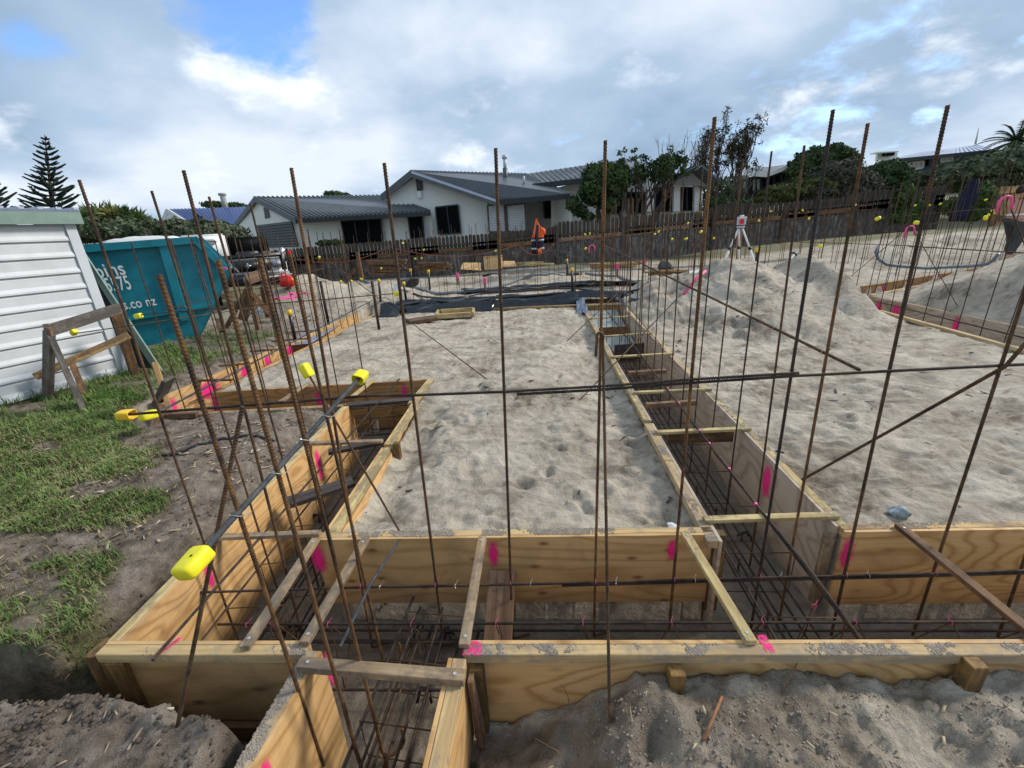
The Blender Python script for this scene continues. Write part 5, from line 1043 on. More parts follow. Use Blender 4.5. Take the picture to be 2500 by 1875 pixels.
# ------------------------------------------------------------------ teal skip
B0,B1=G(360,846,-0.03),G(482,829,-0.03)
def wb(px,py): return W(px,py,B0,B1)
bd_=(Vector((B1.x,B1.y,0))-Vector((B0.x,B0.y,0))).normalized(); bn=Vector((bd_.y,-bd_.x,0))   # towards the camera side
if bn.dot(Vector((0-B0.x,0-B0.y,0)))<0: bn=-bn
tl,tr,sr,mr,br,bl=wb(178,600),wb(481,577),wb(562,655),wb(512,764),wb(480,829),wb(355,846)
tl2=wb(120,604); sk=empty('skip_bin',B1); tag(sk,'big teal skip bin with white stencilled lettering behind the shed','skip bin')
Wd=1.75
ml=wb(255,785)
outl=[tl2,tr,sr,mr,br,bl,ml]
mb=MB(); mb.prism([p-bn*0.02 for p in outl],-bn*0.04); mb.build('side_panel',M['teal'],sk)
mb=MB(); mb.prism([p-bn*Wd for p in outl],-bn*0.04); mb.build('side_panel',M['teal'],sk)
for nm,(a,b) in (('end_panel',(sr,mr)),('end_panel',(mr,br)),('front_slope',(tl2,ml))):
    mb=MB(); mb.hexa([a-bn*0.03,b-bn*0.03,b-bn*Wd,a-bn*Wd,a-bn*0.03+bd_*0.04,b-bn*0.03+bd_*0.04,b-bn*Wd+bd_*0.04,a-bn*Wd+bd_*0.04]); mb.build(nm,M['teal_dark'],sk)
mb=MB(); mb.hexa([bl-bn*0.06,br-bn*0.06,br-bn*(Wd-0.03),bl-bn*(Wd-0.03),bl-bn*0.06+UP*.03,br-bn*0.06+UP*.03,br-bn*(Wd-.03)+UP*.03,bl-bn*(Wd-.03)+UP*.03]); mb.build('floor_panel',M['teal_dark'],sk)
def edge(a,b,w_,h_,name,mat='teal'):
    mb=MB(); mb.bar(a,b,w_,h_,up=tuple(bn.cross(b-a).normalized())); return mb.build(name,M[mat],sk)
for a,b in((tl2,tr),(tr,sr)):
    dd=(b-a).normalized(); dn_=bn.cross(dd).normalized(); dn_=dn_ if dn_.z<0 else -dn_
    o=edge(a+dn_*0.055+bn*0.03,b+dn_*0.055+bn*0.03,0.10,0.11,'rim')
a,b=wb(398,596),wb(452,782); edge(a+bn*0.02,b+bn*0.02,0.07,0.12,'rib')
a,b=wb(250,790),wb(516,745); edge(a+bn*0.02,b+bn*0.02,0.08,0.05,'ledge')
p=wb(449,754); mb=MB(); 
P=[p+bn*0.05+(bd_*math.cos(t)+UP*math.sin(t))*0.045 for t in np.linspace(0,2*math.pi,13)]; mb.tube(P,0.013,6,cap=False); mb.build('lashing_ring',M['teal_dark'],sk,True)
p=wb(345,561+25); lid=MB(); V=[]
a,b=wb(235,590),wb(432,578)
for i in range(13):
    t=i/12; V.append(a.lerp(b,t)-bn*0.35+UP*(0.02+0.05*math.sin(math.pi*t)**0.6+random.uniform(-.008,.008)))
mb=MB(); mb.prism([v_-UP*0.02 for v_ in V]+[b-bn*0.35-UP*0.25,a-bn*0.35-UP*0.25],-bn*0.9); o=mb.build('waste_load',M['white'],None,True); tag(o,'white rubbish heaped inside the teal skip','rubbish')
for q_ in ((290,570),): pass
font=bpy.data.curves.new('t','FONT').font
def text(s,p0,p1,hpx,parent,name='lettering',shear=0.0,bold=0.012):
    cu=bpy.data.curves.new('t','FONT'); cu.body=s; cu.size=1; cu.offset=bold; cu.space_character=1.05; o=bpy.data.objects.new('t',cu); C.objects.link(o); bpy.context.view_layer.update()
    me=bpy.data.meshes.new_from_object(o.evaluated_get(bpy.context.evaluated_depsgraph_get())); bpy.data.objects.remove(o)
    co_=np.array([v_.co for v_ in me.vertices]); x0,x1=co_[:,0].min(),co_[:,0].max(); a=wb(*p0); b=wb(*p1); L=(b-a).length; h=hpx
    x=(b-a).normalized(); y=bn.cross(x); y=y if y.z>0 else -y
    for v_ in me.vertices:
        q=a+x*((v_.co.x-x0)/(x1-x0)*L)+y*(v_.co.y*h)+bn*0.006; v_.co=q
    return link(name,me,M['white'],parent)
hh=(wb(300,660)-wb(303,680)).length
text('tbins',(220,682),(309,669),0.30,sk); text('75575',(249,715),(323,705),0.31,sk); text('rs.co nz',(293,757),(384,744),0.215,sk); text('- FILL TO LEVEL ONLY -',(180,604.5),(260,598.5),0.062,sk,bold=0.02)
# ------------------------------------------------------------------ white garden shed
S0,S1=G(-60,1003,0.0),G(311,905,0.0)
def ws(px,py): return W(px,py,S0,S1)
sd_=(Vector((S1.x,S1.y,0))-Vector((S0.x,S0.y,0))).normalized(); sn=Vector((sd_.y,-sd_.x,0)); sn=sn if sn.dot(-S1)>0 else -sn
ztop=ws(150,548).z; shd=empty('garden_shed',(S1.x,S1.y,0)); tag(shd,'white metal garden shed with sage green roof edge','garden shed')
zb0=0.02; Ls=3.0; nb=10; hgt=(ztop-zb0)/nb*1.0
A=Vector((S1.x,S1.y,zb0))
for i in range(nb):
    z0=zb0+i*hgt; mb=MB(); lo=0.022; P=[]
    a=A-sd_*0.11; b=A-sd_*Ls
    prof_=[(0.0,0.0),(0.030,0.0),(0.030,0.020),(0.010,0.06),(0.010,hgt-0.03),(0.0,hgt)]
    V=[]
    for e in (a,b):
        for (o_,zz_) in prof_: V.append(Vector((e.x,e.y,z0+zz_))+sn*o_)
    n=len(prof_); mb.add(V,[(k,k+1,k+1+n,k+n) for k in range(n-1)]+[tuple(range(n)),tuple(range(n,2*n))]); mb.build('weatherboard',M['shed'],shd)
mb=MB(); mb.hexa([A+sn*0.035,A-sd_*0.10+sn*0.035,A-sd_*0.10-sn*0.02,A-sn*0.02]+[p+UP*(ztop-zb0) for p in (A+sn*0.035,A-sd_*0.10+sn*0.035,A-sd_*0.10-sn*0.02,A-sn*0.02)]); mb.build('corner_trim',M['shed_trim'],shd)
mb=MB(); mb.hexa([A-sd_*Ls+sn*0.04-UP*0.03,A+sn*0.04-UP*0.03,A+sn*0.0-UP*0.03,A-sd_*Ls-UP*0.03,A-sd_*Ls+sn*0.04+UP*0.01,A+sn*0.04+UP*0.01,A+sn*0.0+UP*0.01,A-sd_*Ls+UP*0.01]); mb.build('base_channel',M['shed_trim'],shd)
rt=A+UP*(ztop-zb0); c1,c2=rt+sd_*0.06+sn*0.10,rt-sd_*Ls+sn*0.10
mb=MB(); mb.hexa([c1,c2,c2-sn*0.03,c1-sn*0.03]+[p+UP*0.155 for p in (c1,c2,c2-sn*0.03,c1-sn*0.03)]); mb.build('roof_fascia',M['green_trim'],shd)
mb=MB(); 
for i in range(18):
    o_=i*0.16; a=c1+UP*0.157-sd_*o_; mb.hexa([a,a-sd_*0.05,a-sd_*0.05-sn*1.6+UP*0.0,a-sn*1.6]+[p+UP*0.025 for p in (a,a-sd_*0.05,a-sd_*0.05-sn*1.6,a-sn*1.6)])
mb.hexa([c1+UP*0.13,c2+UP*0.13,c2-sn*1.6+UP*0.13,c1-sn*1.6+UP*0.13]+[p+UP*0.155 for p in (c1,c2,c2-sn*1.6,c1-sn*1.6)]); mb.build('roof_sheet',M['roof_pale'],shd)
ge=G(383,902,0.0); gd=(Vector((ge.x,ge.y,0))-Vector((A.x,A.y,0))); 
ew=Vector((0.10,0.995,0)); mb=MB(); mb.hexa([p+UP*e for e in (0,ztop-zb0) for p in (A-sn*0.04,A-sn*0.04+ew*0.03,A-sn*0.07+ew*0.03,A-sn*0.07)]); mb.build('end_wall',M['blackhouse'],shd)
gA,gB=G(395,905,0.0),G(375,903,0.0); Yg=gA.y+0.05; tA,tB=D(196,604,gA.y+0.25),D(184,607,gA.y+0.22); bk_=Vector((-0.01,0.03,0)); mb=MB(); mb.hexa([gB,gA,gA+bk_,gB+bk_,tB,tA,tA+bk_,tB+bk_]); o=mb.build('leaning_sheet',M['green_trim']); tag(o,'sage green steel sheet leaning between the white shed and the teal skip','steel sheet'); gC=G(308,901,0.0); mb=MB(); mb.hexa([gC+bk_*2,gB+bk_*2,gB+bk_*3,gC+bk_*3,D(172,600,gA.y+0.30),tB+bk_*2,tB+bk_*3,D(172,600,gA.y+0.33)]); mb.build('gap_shade',M['blackhouse'],o)  # black sheet behind the green one paints the shade of the gap
gp_=Vector((ge.x,ge.y,0.0)); mb=None
if 0: mb=MB(); mb.hexa([gp_-gd.normalized()*0.07,gp_,gp_-sn*0.05,gp_-gd.normalized()*0.07-sn*0.05]+[p+UP*(ztop-0.10) for p in (gp_-gd.normalized()*0.07,gp_,gp_-sn*0.05,gp_-gd.normalized()*0.07-sn*0.05)]); mb.build('corner_trim',M['green_trim'],shd)
# ------------------------------------------------------------------ picket fence
FY=17.0
TOP=[(560,622),(643,612),(1046,579),(1173,571),(1357,552),(1360,541),(1575,524),(1731,515),(1752,497),(1939,492),(2052,484),(2090,467),(2312,452),(2400,447)]
BOT=[(560,705),(700,690),(1050,664),(1360,632),(1631,615),(1735,597),(1984,571),(2294,544),(2400,535)]
xt=[D(a,b,FY) for a,b in TOP]; xb=[D(a,b,FY) for a,b in BOT]
def ztp(x): return float(np.interp(x,[p.x for p in xt],[p.z for p in xt]))
def zbt(x): return float(np.interp(x,[p.x for p in xb],[p.z for p in xb]))
pm=bpy.data.meshes.new('paling'); Vp=[]; 
w2=0.062
outl_=[(-w2,0),(w2,0),(w2,0.955),(0.042,0.985),(0,1.0),(-0.042,0.985),(-w2,0.955)]
V=[(a,0,z) for a,z in outl_]+[(a,0.02,z) for a,z in outl_]; n=7; pm.from_pydata(V,[],[tuple(range(n)),tuple(range(2*n-1,n-1,-1))]+[(i,i+n,(i+1)%n+n,(i+1)%n) for i in range(n)]); pm.materials.append(M['fence_wood'])
pm2=pm.copy(); pm2.materials.clear(); pm2.materials.append(M['fence_top'])
bounds=[xt[0].x,xt[4].x,xt[7].x+0.1,xt[12].x]
labs=['low dark picket fence with round topped palings before the houses, left stretch','picket fence stretch behind the tripod with a bright timber rail','taller weathered fence stretch on the right below the bushes']
for s in range(3):
    xa,xb_=bounds[s],bounds[s+1]; r=empty('picket_fence',((xa+xb_)/2,FY,0)); tag(r,labs[s],'fence'); x=xa; sp=0.148; kk=0
    if (xb_-xa)/sp>290: sp=(xb_-xa)/290
    rr=random.Random(s)
    while x<xb_-0.05:
        zt_=ztp(x+0.01); zb_=zbt(x)-0.15; hh_=zt_-zb_; cut=zb_+hh_*(0.56 if s<2 else 0.5)
        o=bpy.data.objects.new('paling',pm2); C.objects.link(o); o.matrix_world=Matrix.Translation((x,FY+rr.uniform(-.01,.01),zb_))@Matrix.Diagonal((sp/0.148*1.0,1,hh_+rr.uniform(-.02,.02),1)); o.parent=r; o.matrix_parent_inverse=Matrix.Translation((-(xa+xb_)/2,-FY,0))
        x+=sp
    # lower weathered boards stand proud in front
    x=xa; low=MB()
    while x<xb_-0.05:
        zb_=zbt(x)-0.2; zt_=ztp(x); zl=zb_+(zt_-zb_)*0.60+rr.uniform(-0.012,0.012); low.box((x+0.07,FY-0.045+rr.uniform(-.006,.006),(zb_+zl)/2),(0.14,0.02,zl-zb_)); x+=0.152
    o=low.build('lower_boards',M['fence_wood'],r); o['kind']='stuff'
    xx=xa
    while xx<xb_-0.3:
        x2_=min(xx+3.6,xb_-0.02); z1=zbt(xx)+(ztp(xx)-zbt(xx))*0.58; z2=zbt(x2_)+(ztp(x2_)-zbt(x2_))*0.58
        bright=(s==1 and xx<bounds[1]+6.5) or (s==2 and 4.0<xx-bounds[2]<6.5)
        board('rail',(xx,FY-0.10,z1),(x2_-0.02,FY-0.10,z2),0.045,0.14,M['pine_wet' if not bright else 'plank_brown'],r,bev=0)
        board('rail',(xx,FY-0.075,z1+0.17),(x2_-0.02,FY-0.075,z2+0.17),0.04,0.07,M['fence_top'],r,bev=0)
        board('post',(xx+0.05,FY-0.13,zbt(xx)-0.2),(xx+0.05,FY-0.13,ztp(xx)-0.12),0.09,0.09,M['fence_top' if s!=1 else 'fence_wood'],r,up=(0,1,0),bev=0); xx+=2.4
# new timber gate at the far right
r=empty('timber_gate',D(2440,530,16.2)); tag(r,'new golden timber fence panel behind the person at the right edge','fence panel')
for i in range(12):
    px=2425+i*9; board('paling',D(px,545,16.2),D(px+2,458-i*0.5,16.2),0.13,0.02,M['pine'],r,up=(0,1,0),bev=0)
board('rail',D(2418,470,16.1),D(2540,458,16.1),0.05,0.14,M['pine'],r,bev=0); board('rail',D(2418,532,16.1),D(2540,528,16.1),0.05,0.12,M['pine_wet'],r,bev=0); board('post',D(2420,552,16.0),D(2424,455,16.0),0.12,0.12,M['pine_wet'],r,up=(0,1,0),bev=0)
# dark tarp hanging on the fence
c=D(2345,498,16.0); mb=MB(); V=[];n=10
pp=[(0,0.10,0.0),(-0.12,0.14,0.03),(-0.35,0.23,0.05),(-0.7,0.30,0.05),(-1.05,0.30,0.03),(-1.25,0.24,0.0)]
for (z,w_,o_) in pp:
    for k in range(n): a=2*math.pi*k/n; V.append((c.x+0.25+w_*math.cos(a)+z*0.18,c.y+0.10*math.sin(a),c.z+0.72+z))
mb.add(V,[(i*n+k,i*n+(k+1)%n,(i+1)*n+(k+1)%n,(i+1)*n+k) for i in range(len(pp)-1) for k in range(n)]+[tuple(range(n)),tuple((len(pp)-1)*n+k for k in range(n))]); o=mb.build('hanging_coat',M['navy'],None,True); tag(o,'long navy black coat hanging on the fence among climbing leaves','coat')
# ------------------------------------------------------------------ houses
def poly(name,pts,mat,parent,th=0.08,nrm=None):
    pts=[Vector(p) for p in pts]; n=(pts[1]-pts[0]).cross(pts[2]-pts[0]).normalized()
    v=-((sum(pts,Vector())/len(pts)))+Vector((0,0,HC))
    if n.dot(v)<0: n=-n
    mb=MB(); mb.prism(pts,-n*th); return mb.build(name,M[mat],parent)
def proud(p,dy): q=(Vector((0,0,HC))-p).normalized(); return p+q*dy
def DP(l,Y,dy=0): return [proud(D(a,b,Y),dy) for a,b in l]
def roofribs(parent,A_,B_,C_,D_,n,mat,h=0.035,w_=0.05):   # ribs from ridge edge A-B down to eave edge D-C
    nn=(B_-A_).cross(D_-A_).normalized(); nn=nn if nn.z>0 else -nn
    mb=MB()
    for i in range(n+1):
        t=i/n; a=A_.lerp(B_,t); b=D_.lerp(C_,t); x=(B_-A_).normalized()*w_/2
        mb.hexa([a-x,b-x,b+x,a+x,a-x*0.5+nn*h,b-x*0.5+nn*h,b+x*0.5+nn*h,a+x*0.5+nn*h])
    o=mb.build('roof_ribs',M[mat],parent); o['kind']='stuff'; return o
def window(pts,Y,parent,fr=0.06,mull=1,mat='glass',frame='dark_trim',name='window'):
    P=DP(pts,Y,0.10); r_=poly(name,P,mat,parent,0.05); 
    for i in range(4):
        a,b=P[i],P[(i+1)%4]; mb=MB(); mb.bar(proud(a,0.02),proud(b,0.02),fr,fr); mb.build('frame',M[frame],r_)
    for k in range(mull):
        t=(k+1)/(mull+1); a=P[0].lerp(P[1],t); b=P[3].lerp(P[2],t); mb=MB(); mb.bar(proud(a,0.02),proud(b,0.02),fr*0.8,fr*0.8,up=(1,0,0)); mb.build('mullion',M[frame],r_)
    return r_
def siding(name,pts,parent,n,mat): pass
# house one: garage wing
Y1=21.0
h1=empty('garage_wing',D(760,600,Y1)); tag(h1,'low white plastered garage wing with charcoal roof and dark roller door','house')
gz_=-0.6
def dwn(p): return Vector((p.x,p.y,gz_))
gl,gp0,gr=D(583,551,24.0),D(624,486,22.6),D(716,541,Y1); ger=D(1052,522,Y1+0.2)
poly('gable_wall',[dwn(gl),dwn(gr),gr,gp0,gl],'stucco',h1,0.15)
poly('front_wall',[dwn(gr)-Vector((0,-.05,0)),dwn(ger)-Vector((0,-.05,0)),ger-Vector((0,-.05,0)),gr-Vector((0,-.05,0))],'stucco',h1,0.15)
rA,rB,rC,rD=D(621,482,22.3),D(940,478,24.0),D(1050,516,20.3),D(722,535,20.3)
poly('roof',[rA,rB,rC,rD],'roof',h1,0.06); roofribs(h1,rA+UP*0.0,rB,rC,rD,30,'roof',0.075,0.09)
rl=D(574,546,24.2); poly('roof',[rA,rB+Vector((-1.5,3,0)),rl+Vector((5,8,0)),rl],'roof',h1,0.06)
for a,b in((rA,rD),(rA,rl)):
    mb=MB(); mb.bar(a-UP*0.09,b-UP*0.09,0.05,0.22,up=(0,0,1)); mb.build('bargeboard',M['roof'],h1)
mb=MB(); mb.bar(rD-UP*0.10,rC-UP*0.10,0.14,0.16); mb.build('gutter',M['dark_trim'],h1)
poly('soffit',[rD-UP*0.12,rC-UP*0.12,ger+Vector((0,0.2,0.05)),gr+Vector((0,0.2,0.05))],'soffit',h1,0.04)
def gq(px,py,dy=0.12):   # point in the plane of the gable wall
    return proud(W(px,py,gl,gr),dy)
gd_=poly('garage_door',[gq(641,605),gq(728,602),gq(711,540),gq(626,550)],'garage',h1,0.05)
for i in range(9):
    t=(i+0.5)/9; a=gq(641,605,0.15).lerp(gq(626,550,0.15),t); b=gq(728,602,0.15).lerp(gq(711,540,0.15),t); mb=MB(); mb.bar(a,b,0.05,0.07); mb.build('door_slat',M['roof'],gd_)
v_=poly('vent',[gq(647,534),gq(658,531),gq(653,504),gq(643,507)],'soffit',h1,0.05)
for i in range(7):
    t=(i+0.5)/7; mb=MB(); mb.bar(gq(647,534,0.16).lerp(gq(643,507,0.16),t),gq(658,531,0.16).lerp(gq(653,504,0.16),t),0.03,0.03); mb.build('vent_slat',M['dark_trim'],v_)
window([(843,596),(935,592),(930,535),(833,540)],Y1,h1,mull=2); window([(1003,583),(1036,580),(1031,527),(996,531)],Y1,h1,mull=0,name='door')
o=tube_obj('downpipe',[D(1046,524,20.6),D(1040,532,20.8),D(1049,590,20.85)],0.05,'shed_trim',h1,8)
# house two: main gable
Y2=21.6
h2=empty('main_house',D(1080,560,Y2)); tag(h2,'white plastered house with a wide gable, charcoal roof and dark porch','house')
a,b,c_,d_=D(950,470,Y2),D(1008,424,Y2),D(1188,481,Y2),D(1188,600,Y2)
poly('gable_wall',[dwn(a),dwn(c_),c_,b,a],'stucco',h2,0.15)
rA,rB=D(1004,418,Y2-0.5),D(1280,424,Y2+3.0); rC,rD=D(1392,474,Y2-1.2),D(1214,489,Y2-1.2); rl=D(930,478,Y2-0.3)
poly('roof',[rA,rB,rC,rD],'roof',h2,0.07); roofribs(h2,rA,rB,rC,rD,30,'roof',0.05,0.07); poly('roof',[rA,rB+Vector((0,1,0)),rl+Vector((6,8,0)),rl],'roof',h2,0.07)
mb=MB(); mb.bar(rD-UP*0.10,rC-UP*0.10,0.14,0.18); mb.build('gutter',M['dark_trim'],h2)
for p,q,mm in((rA,rD,'roof_pale'),(rA,rl,'roof')):
    mb=MB(); mb.bar(p-UP*0.03,q-UP*0.03,0.06,0.10); mb.build('bargeboard',M[mm],h2); mb=MB(); mb.bar(p-UP*0.16,q-UP*0.16,0.05,0.16); mb.build('bargeboard',M['roof'],h2)
window([(1071,572),(1126,569),(1118,500),(1063,506)],Y2,h2,mull=1)
v_=window([(1019,465),(1031,463),(1028,436),(1016,438)],Y2,h2,mull=0,fr=0.04,mat='soffit',name='vent')
for i in range(8):
    t=(i+0.5)/8; P=DP([(1019,465),(1031,463),(1028,436),(1016,438)],Y2,0.14); mb=MB(); mb.bar(P[0].lerp(P[3],t),P[1].lerp(P[2],t),0.03,0.03); mb.build('vent_slat',M['dark_trim'],v_)
mb=MB(); mb.box(D(1024,475,Y2-0.1),(0.18,0.1,0.28)); mb.build('meter_box',M['white'],h2)
Y2b=23.5
poly('porch_wall',[dwn(D(1188,560,Y2b)),dwn(D(1392,560,Y2b)),D(1392,476,Y2b),D(1188,484,Y2b)],'soffit',h2,0.15)
poly('side_wall',[dwn(D(1355,560,Y2b-1)),dwn(D(1392,560,Y2-0.7)),D(1390,482,Y2-0.7),D(1355,484,Y2b-1)],'stucco',h2,0.12)
window([(1329,533),(1348,532),(1346,487),(1327,487)],Y2b,h2,mull=0)
for (x0,x1) in ((1190,1231),(1236,1281)):
    s_=poly('louvre_screen',DP([(x0+4,566),(x1+4,566),(x1,498),(x0,504)],Y2-0.6,0.0),'soffit',h2,0.03)
    for i in range(16):
        t=(i+0.5)/16; P=DP([(x0+4,566),(x1+4,566),(x1,498),(x0,504)],Y2-0.6,0.05); mb=MB(); mb.bar(P[0].lerp(P[3],t),P[1].lerp(P[2],t),0.03,0.05); mb.build('slat',M['shed'],s_)
    P=DP([(x0+4,566),(x1+4,566),(x1,496),(x0,502)],Y2-0.6,0.08)
    for i in range(4): mb=MB(); mb.bar(P[i],P[(i+1)%4],0.06,0.06,up=(0.3,0.1,1)); mb.build('screen_frame',M['grey_wood'],s_)
ch=D(1234,430,Y2+1.2); f_=tube_obj('flue',[ch-UP*0.4,ch+UP*0.35],0.12,'roof',h2,10); tube_obj('flue_pipe',[ch+UP*0.3,ch+UP*0.75],0.08,'silver',f_,10); tube_obj('flue_cowl',[ch+UP*0.75,ch+UP*0.9],0.12,'silver',f_,10)
tube_obj('antenna',[D(1279,448,Y2),D(1279,430,Y2)],0.05,'silver',h2,8)
# house three: right wing
Y3=22.6
h3=empty('right_wing',D(1500,560,Y3)); tag(h3,'white right wing of the house with tall pilasters half hidden by trees','house')
rA,rB,rC,rD=D(1275,426,26),D(1545,386,24.5),D(1432,435,21.5),D(1300,451,21.8)
poly('roof',[rA,rB,D(1585,420,21.5),rD],'roof',h3,0.07); roofribs(h3,rA,rB,D(1585,420,21.5),rD,22,'roof'); poly('roof',[rB,D(1600,412,24),D(1580,424,21.5)],'roof',h3,0.05)
poly('front_wall',[dwn(D(1345,560,Y3)),dwn(D(1720,560,Y3)),D(1716,452,Y3),D(1600,420,Y3),D(1545,392,Y3),D(1432,440,Y3),D(1345,462,Y3)],'stucco',h3,0.15)
mb=MB(); mb.bar(D(1300,455,21.7),D(1434,440,21.5),0.14,0.22); mb.build('gutter',M['dark_trim'],h3)
for x0,x1,y0,y1 in ((1480,1520,480,522),(1530,1576,470,520),(1600,1643,458,516),(1662,1692,458,514)): window([(x0,y1),(x1,y1),(x1,y0),(x0,y0)],Y3-0.1,h3,mull=1,mat='glass')
for x0,x1 in ((1579,1597),(1645,1660),(1695,1709)):
    poly('pilaster',DP([(x0,516),(x1,516),(x1+1,452),(x0+1,454)],Y3-0.5),'white',h3,0.3)
pr=[D(1629,449,Y3-1.0),D(1691,421,Y3-1.0),D(1731,455,Y3-1.0)]
poly('porch_gable',pr,'soffit',h3,0.2)
for p,q in((pr[0],pr[1]),(pr[1],pr[2])): mb=MB(); mb.bar(p+UP*0.02,q+UP*0.02,1.6,0.08,up=(0,0.2,1)); mb.build('porch_roof',M['roof'],h3)
# blue roofed house at the back left
Y4=34
h4=empty('blue_roofed_house',D(500,560,Y4)); tag(h4,'small house with a bright blue ribbed roof behind the hedge','house')
rA,rB,rC,rD=D(408,511,Y4),D(640,504,Y4),D(640,548,Y4-4),D(462,546,Y4-4); lf=D(392,550,Y4+1)
poly('roof',[rA,rB,rC,rD],'roof_blue',h4,0.1); roofribs(h4,rA,rB,rC,rD,26,'roof_blue',0.06,0.08)
poly('gable_wall',[lf-UP*1.8,rD-UP*1.6,rD-UP*0.1,rA-UP*0.15,lf],'shed',h4,0.15)
for p,q in((rA,rD),(rA,lf)): mb=MB(); mb.bar(p-UP*0.1,q-UP*0.1,0.12,0.35); mb.build('bargeboard',M['shed'],h4)
ch=D(550,505,Y4+1); tube_obj('chimney',[ch-UP*0.3,ch+UP*0.75],0.2,'soffit',h4,8); tube_obj('chimney_cowl',[ch+UP*0.8,ch+UP*0.98],0.28,'soffit',h4,8)
for x0 in (575,590): tube_obj('verandah_post',[D(x0,600,24),D(x0-3,555,24)],0.05,'white',h1,6)
# hillside houses on the right
Y5=44
h5=empty('black_hill_house',D(1860,470,Y5)); tag(h5,'black clad house with a white fascia on the hill behind the scrub','house')
poly('wall',DP([(1786,500),(1940,480),(1940,405),(1905,415),(1870,425),(1786,440)],Y5),'blackhouse',h5,0.2)
poly('roof',[D(1818,424,Y5-2),D(1872,428,Y5-2),D(1936,402,Y5-2),D(1975,396,Y5+2),D(1830,412,Y5+5)],'roof',h5,0.2)
for p,q in (((1818,423),(1872,427)),((1872,427),(1936,403))): mb=MB(); mb.bar(D(*p,Y5-2.1),D(*q,Y5-2.1),0.2,0.35); mb.build('fascia',M['white'],h5)
poly('white_bay',DP([(1794,470),(1826,470),(1827,430),(1795,433)],Y5-0.5),'white',h5,0.2); poly('bay_roof',DP([(1780,436),(1829,433),(1829,428),(1786,430)],Y5-1),'white',h5,0.8)
for x0,x1,y0,y1,mm in ((1800,1810,440,470,'glass'),(1811,1825,441,468,'glass_pale'),(1836,1846,438,466,'glass_pale'),(1846,1856,436,464,'glass_pale'),(1859,1870,434,458,'glass'),(1874,1888,430,452,'glass'),(1890,1905,427,446,'glass'),(1908,1922,424,440,'glass')): window([(x0,y1),(x1,y1),(x1,y0),(x0,y0)],Y5-0.3 if x0>1830 else Y5-0.9,h5,mull=0,mat=mm,frame='dark_trim',fr=0.12)
tube_obj('antenna',[D(1847,420,Y5),D(1847,398,Y5)],0.05,'silver',h5,5)
Y6=48
h6=empty('blue_hill_house',D(2250,430,Y6)); tag(h6,'long blue weatherboard house with a pale ribbed roof on the right hill','house')
poly('wall',DP([(2180,450),(2290,440),(2500,440),(2500,366),(2425,372),(2285,382),(2188,396)],Y6),'weatherboard',h6,0.2)
rA,rB,rC,rD=D(2250,372,Y6+5),D(2384,354,Y6+5),D(2426,367,Y6-2),D(2166,392,Y6-2)
poly('roof',[rA,rB,rC,rD],'roof_pale',h6,0.15); poly('roof',[rB,D(2475,357,Y6+4),D(2520,362,Y6-2),rC],'roof_pale',h6,0.15); roofribs(h6,rA,rB,rC,rD,20,'roof_pale',0.05,0.1)
mb=MB(); mb.bar(D(2168,394,Y6-2.1),D(2426,369,Y6-2.1),0.2,0.3); mb.build('gutter',M['dark_trim'],h6)
for i in range(14):
    y0=402+i*4; mb=MB(); mb.bar(D(2190+i*0.3,y0+2,Y6-0.25),D(2290,y0-3,Y6-0.25),0.05,0.05); mb.build('weatherboard_lap',M['weatherboard'],h6)
window([(2216,416),(2252,410),(2254,394),(2220,398)],Y6-0.3,h6,mull=2,mat='glass_pale',frame='white',fr=0.14); window([(2256,408),(2268,406),(2268,388),(2258,390)],Y6-0.3,h6,mull=0,fr=0.1); window([(2297,396),(2325,392),(2325,383),(2297,386)],Y6-0.3,h6,mull=1,mat='glass_pale',frame='white',fr=0.12)
h7=empty('white_hill_house',D(2165,388,58)); tag(h7,'tiny white upper storey showing above the blue house roof','house')
poly('wall',DP([(2141,392),(2190,388),(2192,370),(2143,374)],58),'white',h7,0.3); poly('roof',DP([(2139,374),(2195,370),(2195,368),(2140,371)],57),'white',h7,1.0); window([(2153,382),(2161,381),(2161,374),(2154,375)],57.6,h7,mull=0); window([(2163,382),(2183,379),(2184,372),(2164,374)],57.6,h7,mull=2)
o=tube_obj('radio_mast',[D(2381,352,70),D(2390,311,70)],[0.12,0.05],'silver',None,5); tag(o,'faint thin radio mast rising behind the blue house','mast')
# ------------------------------------------------------------------ vegetation
def leaves(name,blobs,n,size,mat,parent=None,seed=1,hang=0.0,asp=0.5,shell=0.55):
    rg=np.random.default_rng(seed); tot=sum(b[1][0]*b[1][1]+b[1][2]*b[1][0] for b in blobs); Cn=[];Nn=[]
    for (c,s) in blobs:
        k=max(20,int(n*(s[0]*s[1]+s[2]*s[0])/tot)); d=rg.normal(size=(k,3)); d/=np.linalg.norm(d,axis=1)[:,None]; rad=shell+(1-shell)*rg.random(k)**0.7; rad*=1+0.22*np.sin(d[:,0]*7+d[:,2]*5+seed)*np.cos(d[:,1]*6+seed)
        Cn.append(np.array(list(c))+d*rad[:,None]*np.array(s)); Nn.append(d+rg.normal(size=(k,3))*0.6)
    Cn=np.vstack(Cn); Nn=np.vstack(Nn); Nn/=np.linalg.norm(Nn,axis=1)[:,None]; k=len(Cn)
    t=np.cross(Nn,rg.normal(size=(k,3))); t/=np.linalg.norm(t,axis=1)[:,None]; b=np.cross(Nn,t); sz=size*(0.6+0.8*rg.random(k))[:,None]
    if hang: t[:,2]+=hang; t/=np.linalg.norm(t,axis=1)[:,None]
    P=np.stack([Cn-t*sz*0.5,Cn+b*sz*asp*0.5,Cn+t*sz*0.5,Cn-b*sz*asp*0.5],1).reshape(-1,3); Q=np.arange(4*k).reshape(k,4)
    return link(name,mesh_np(name,P,Q),M[mat],parent)
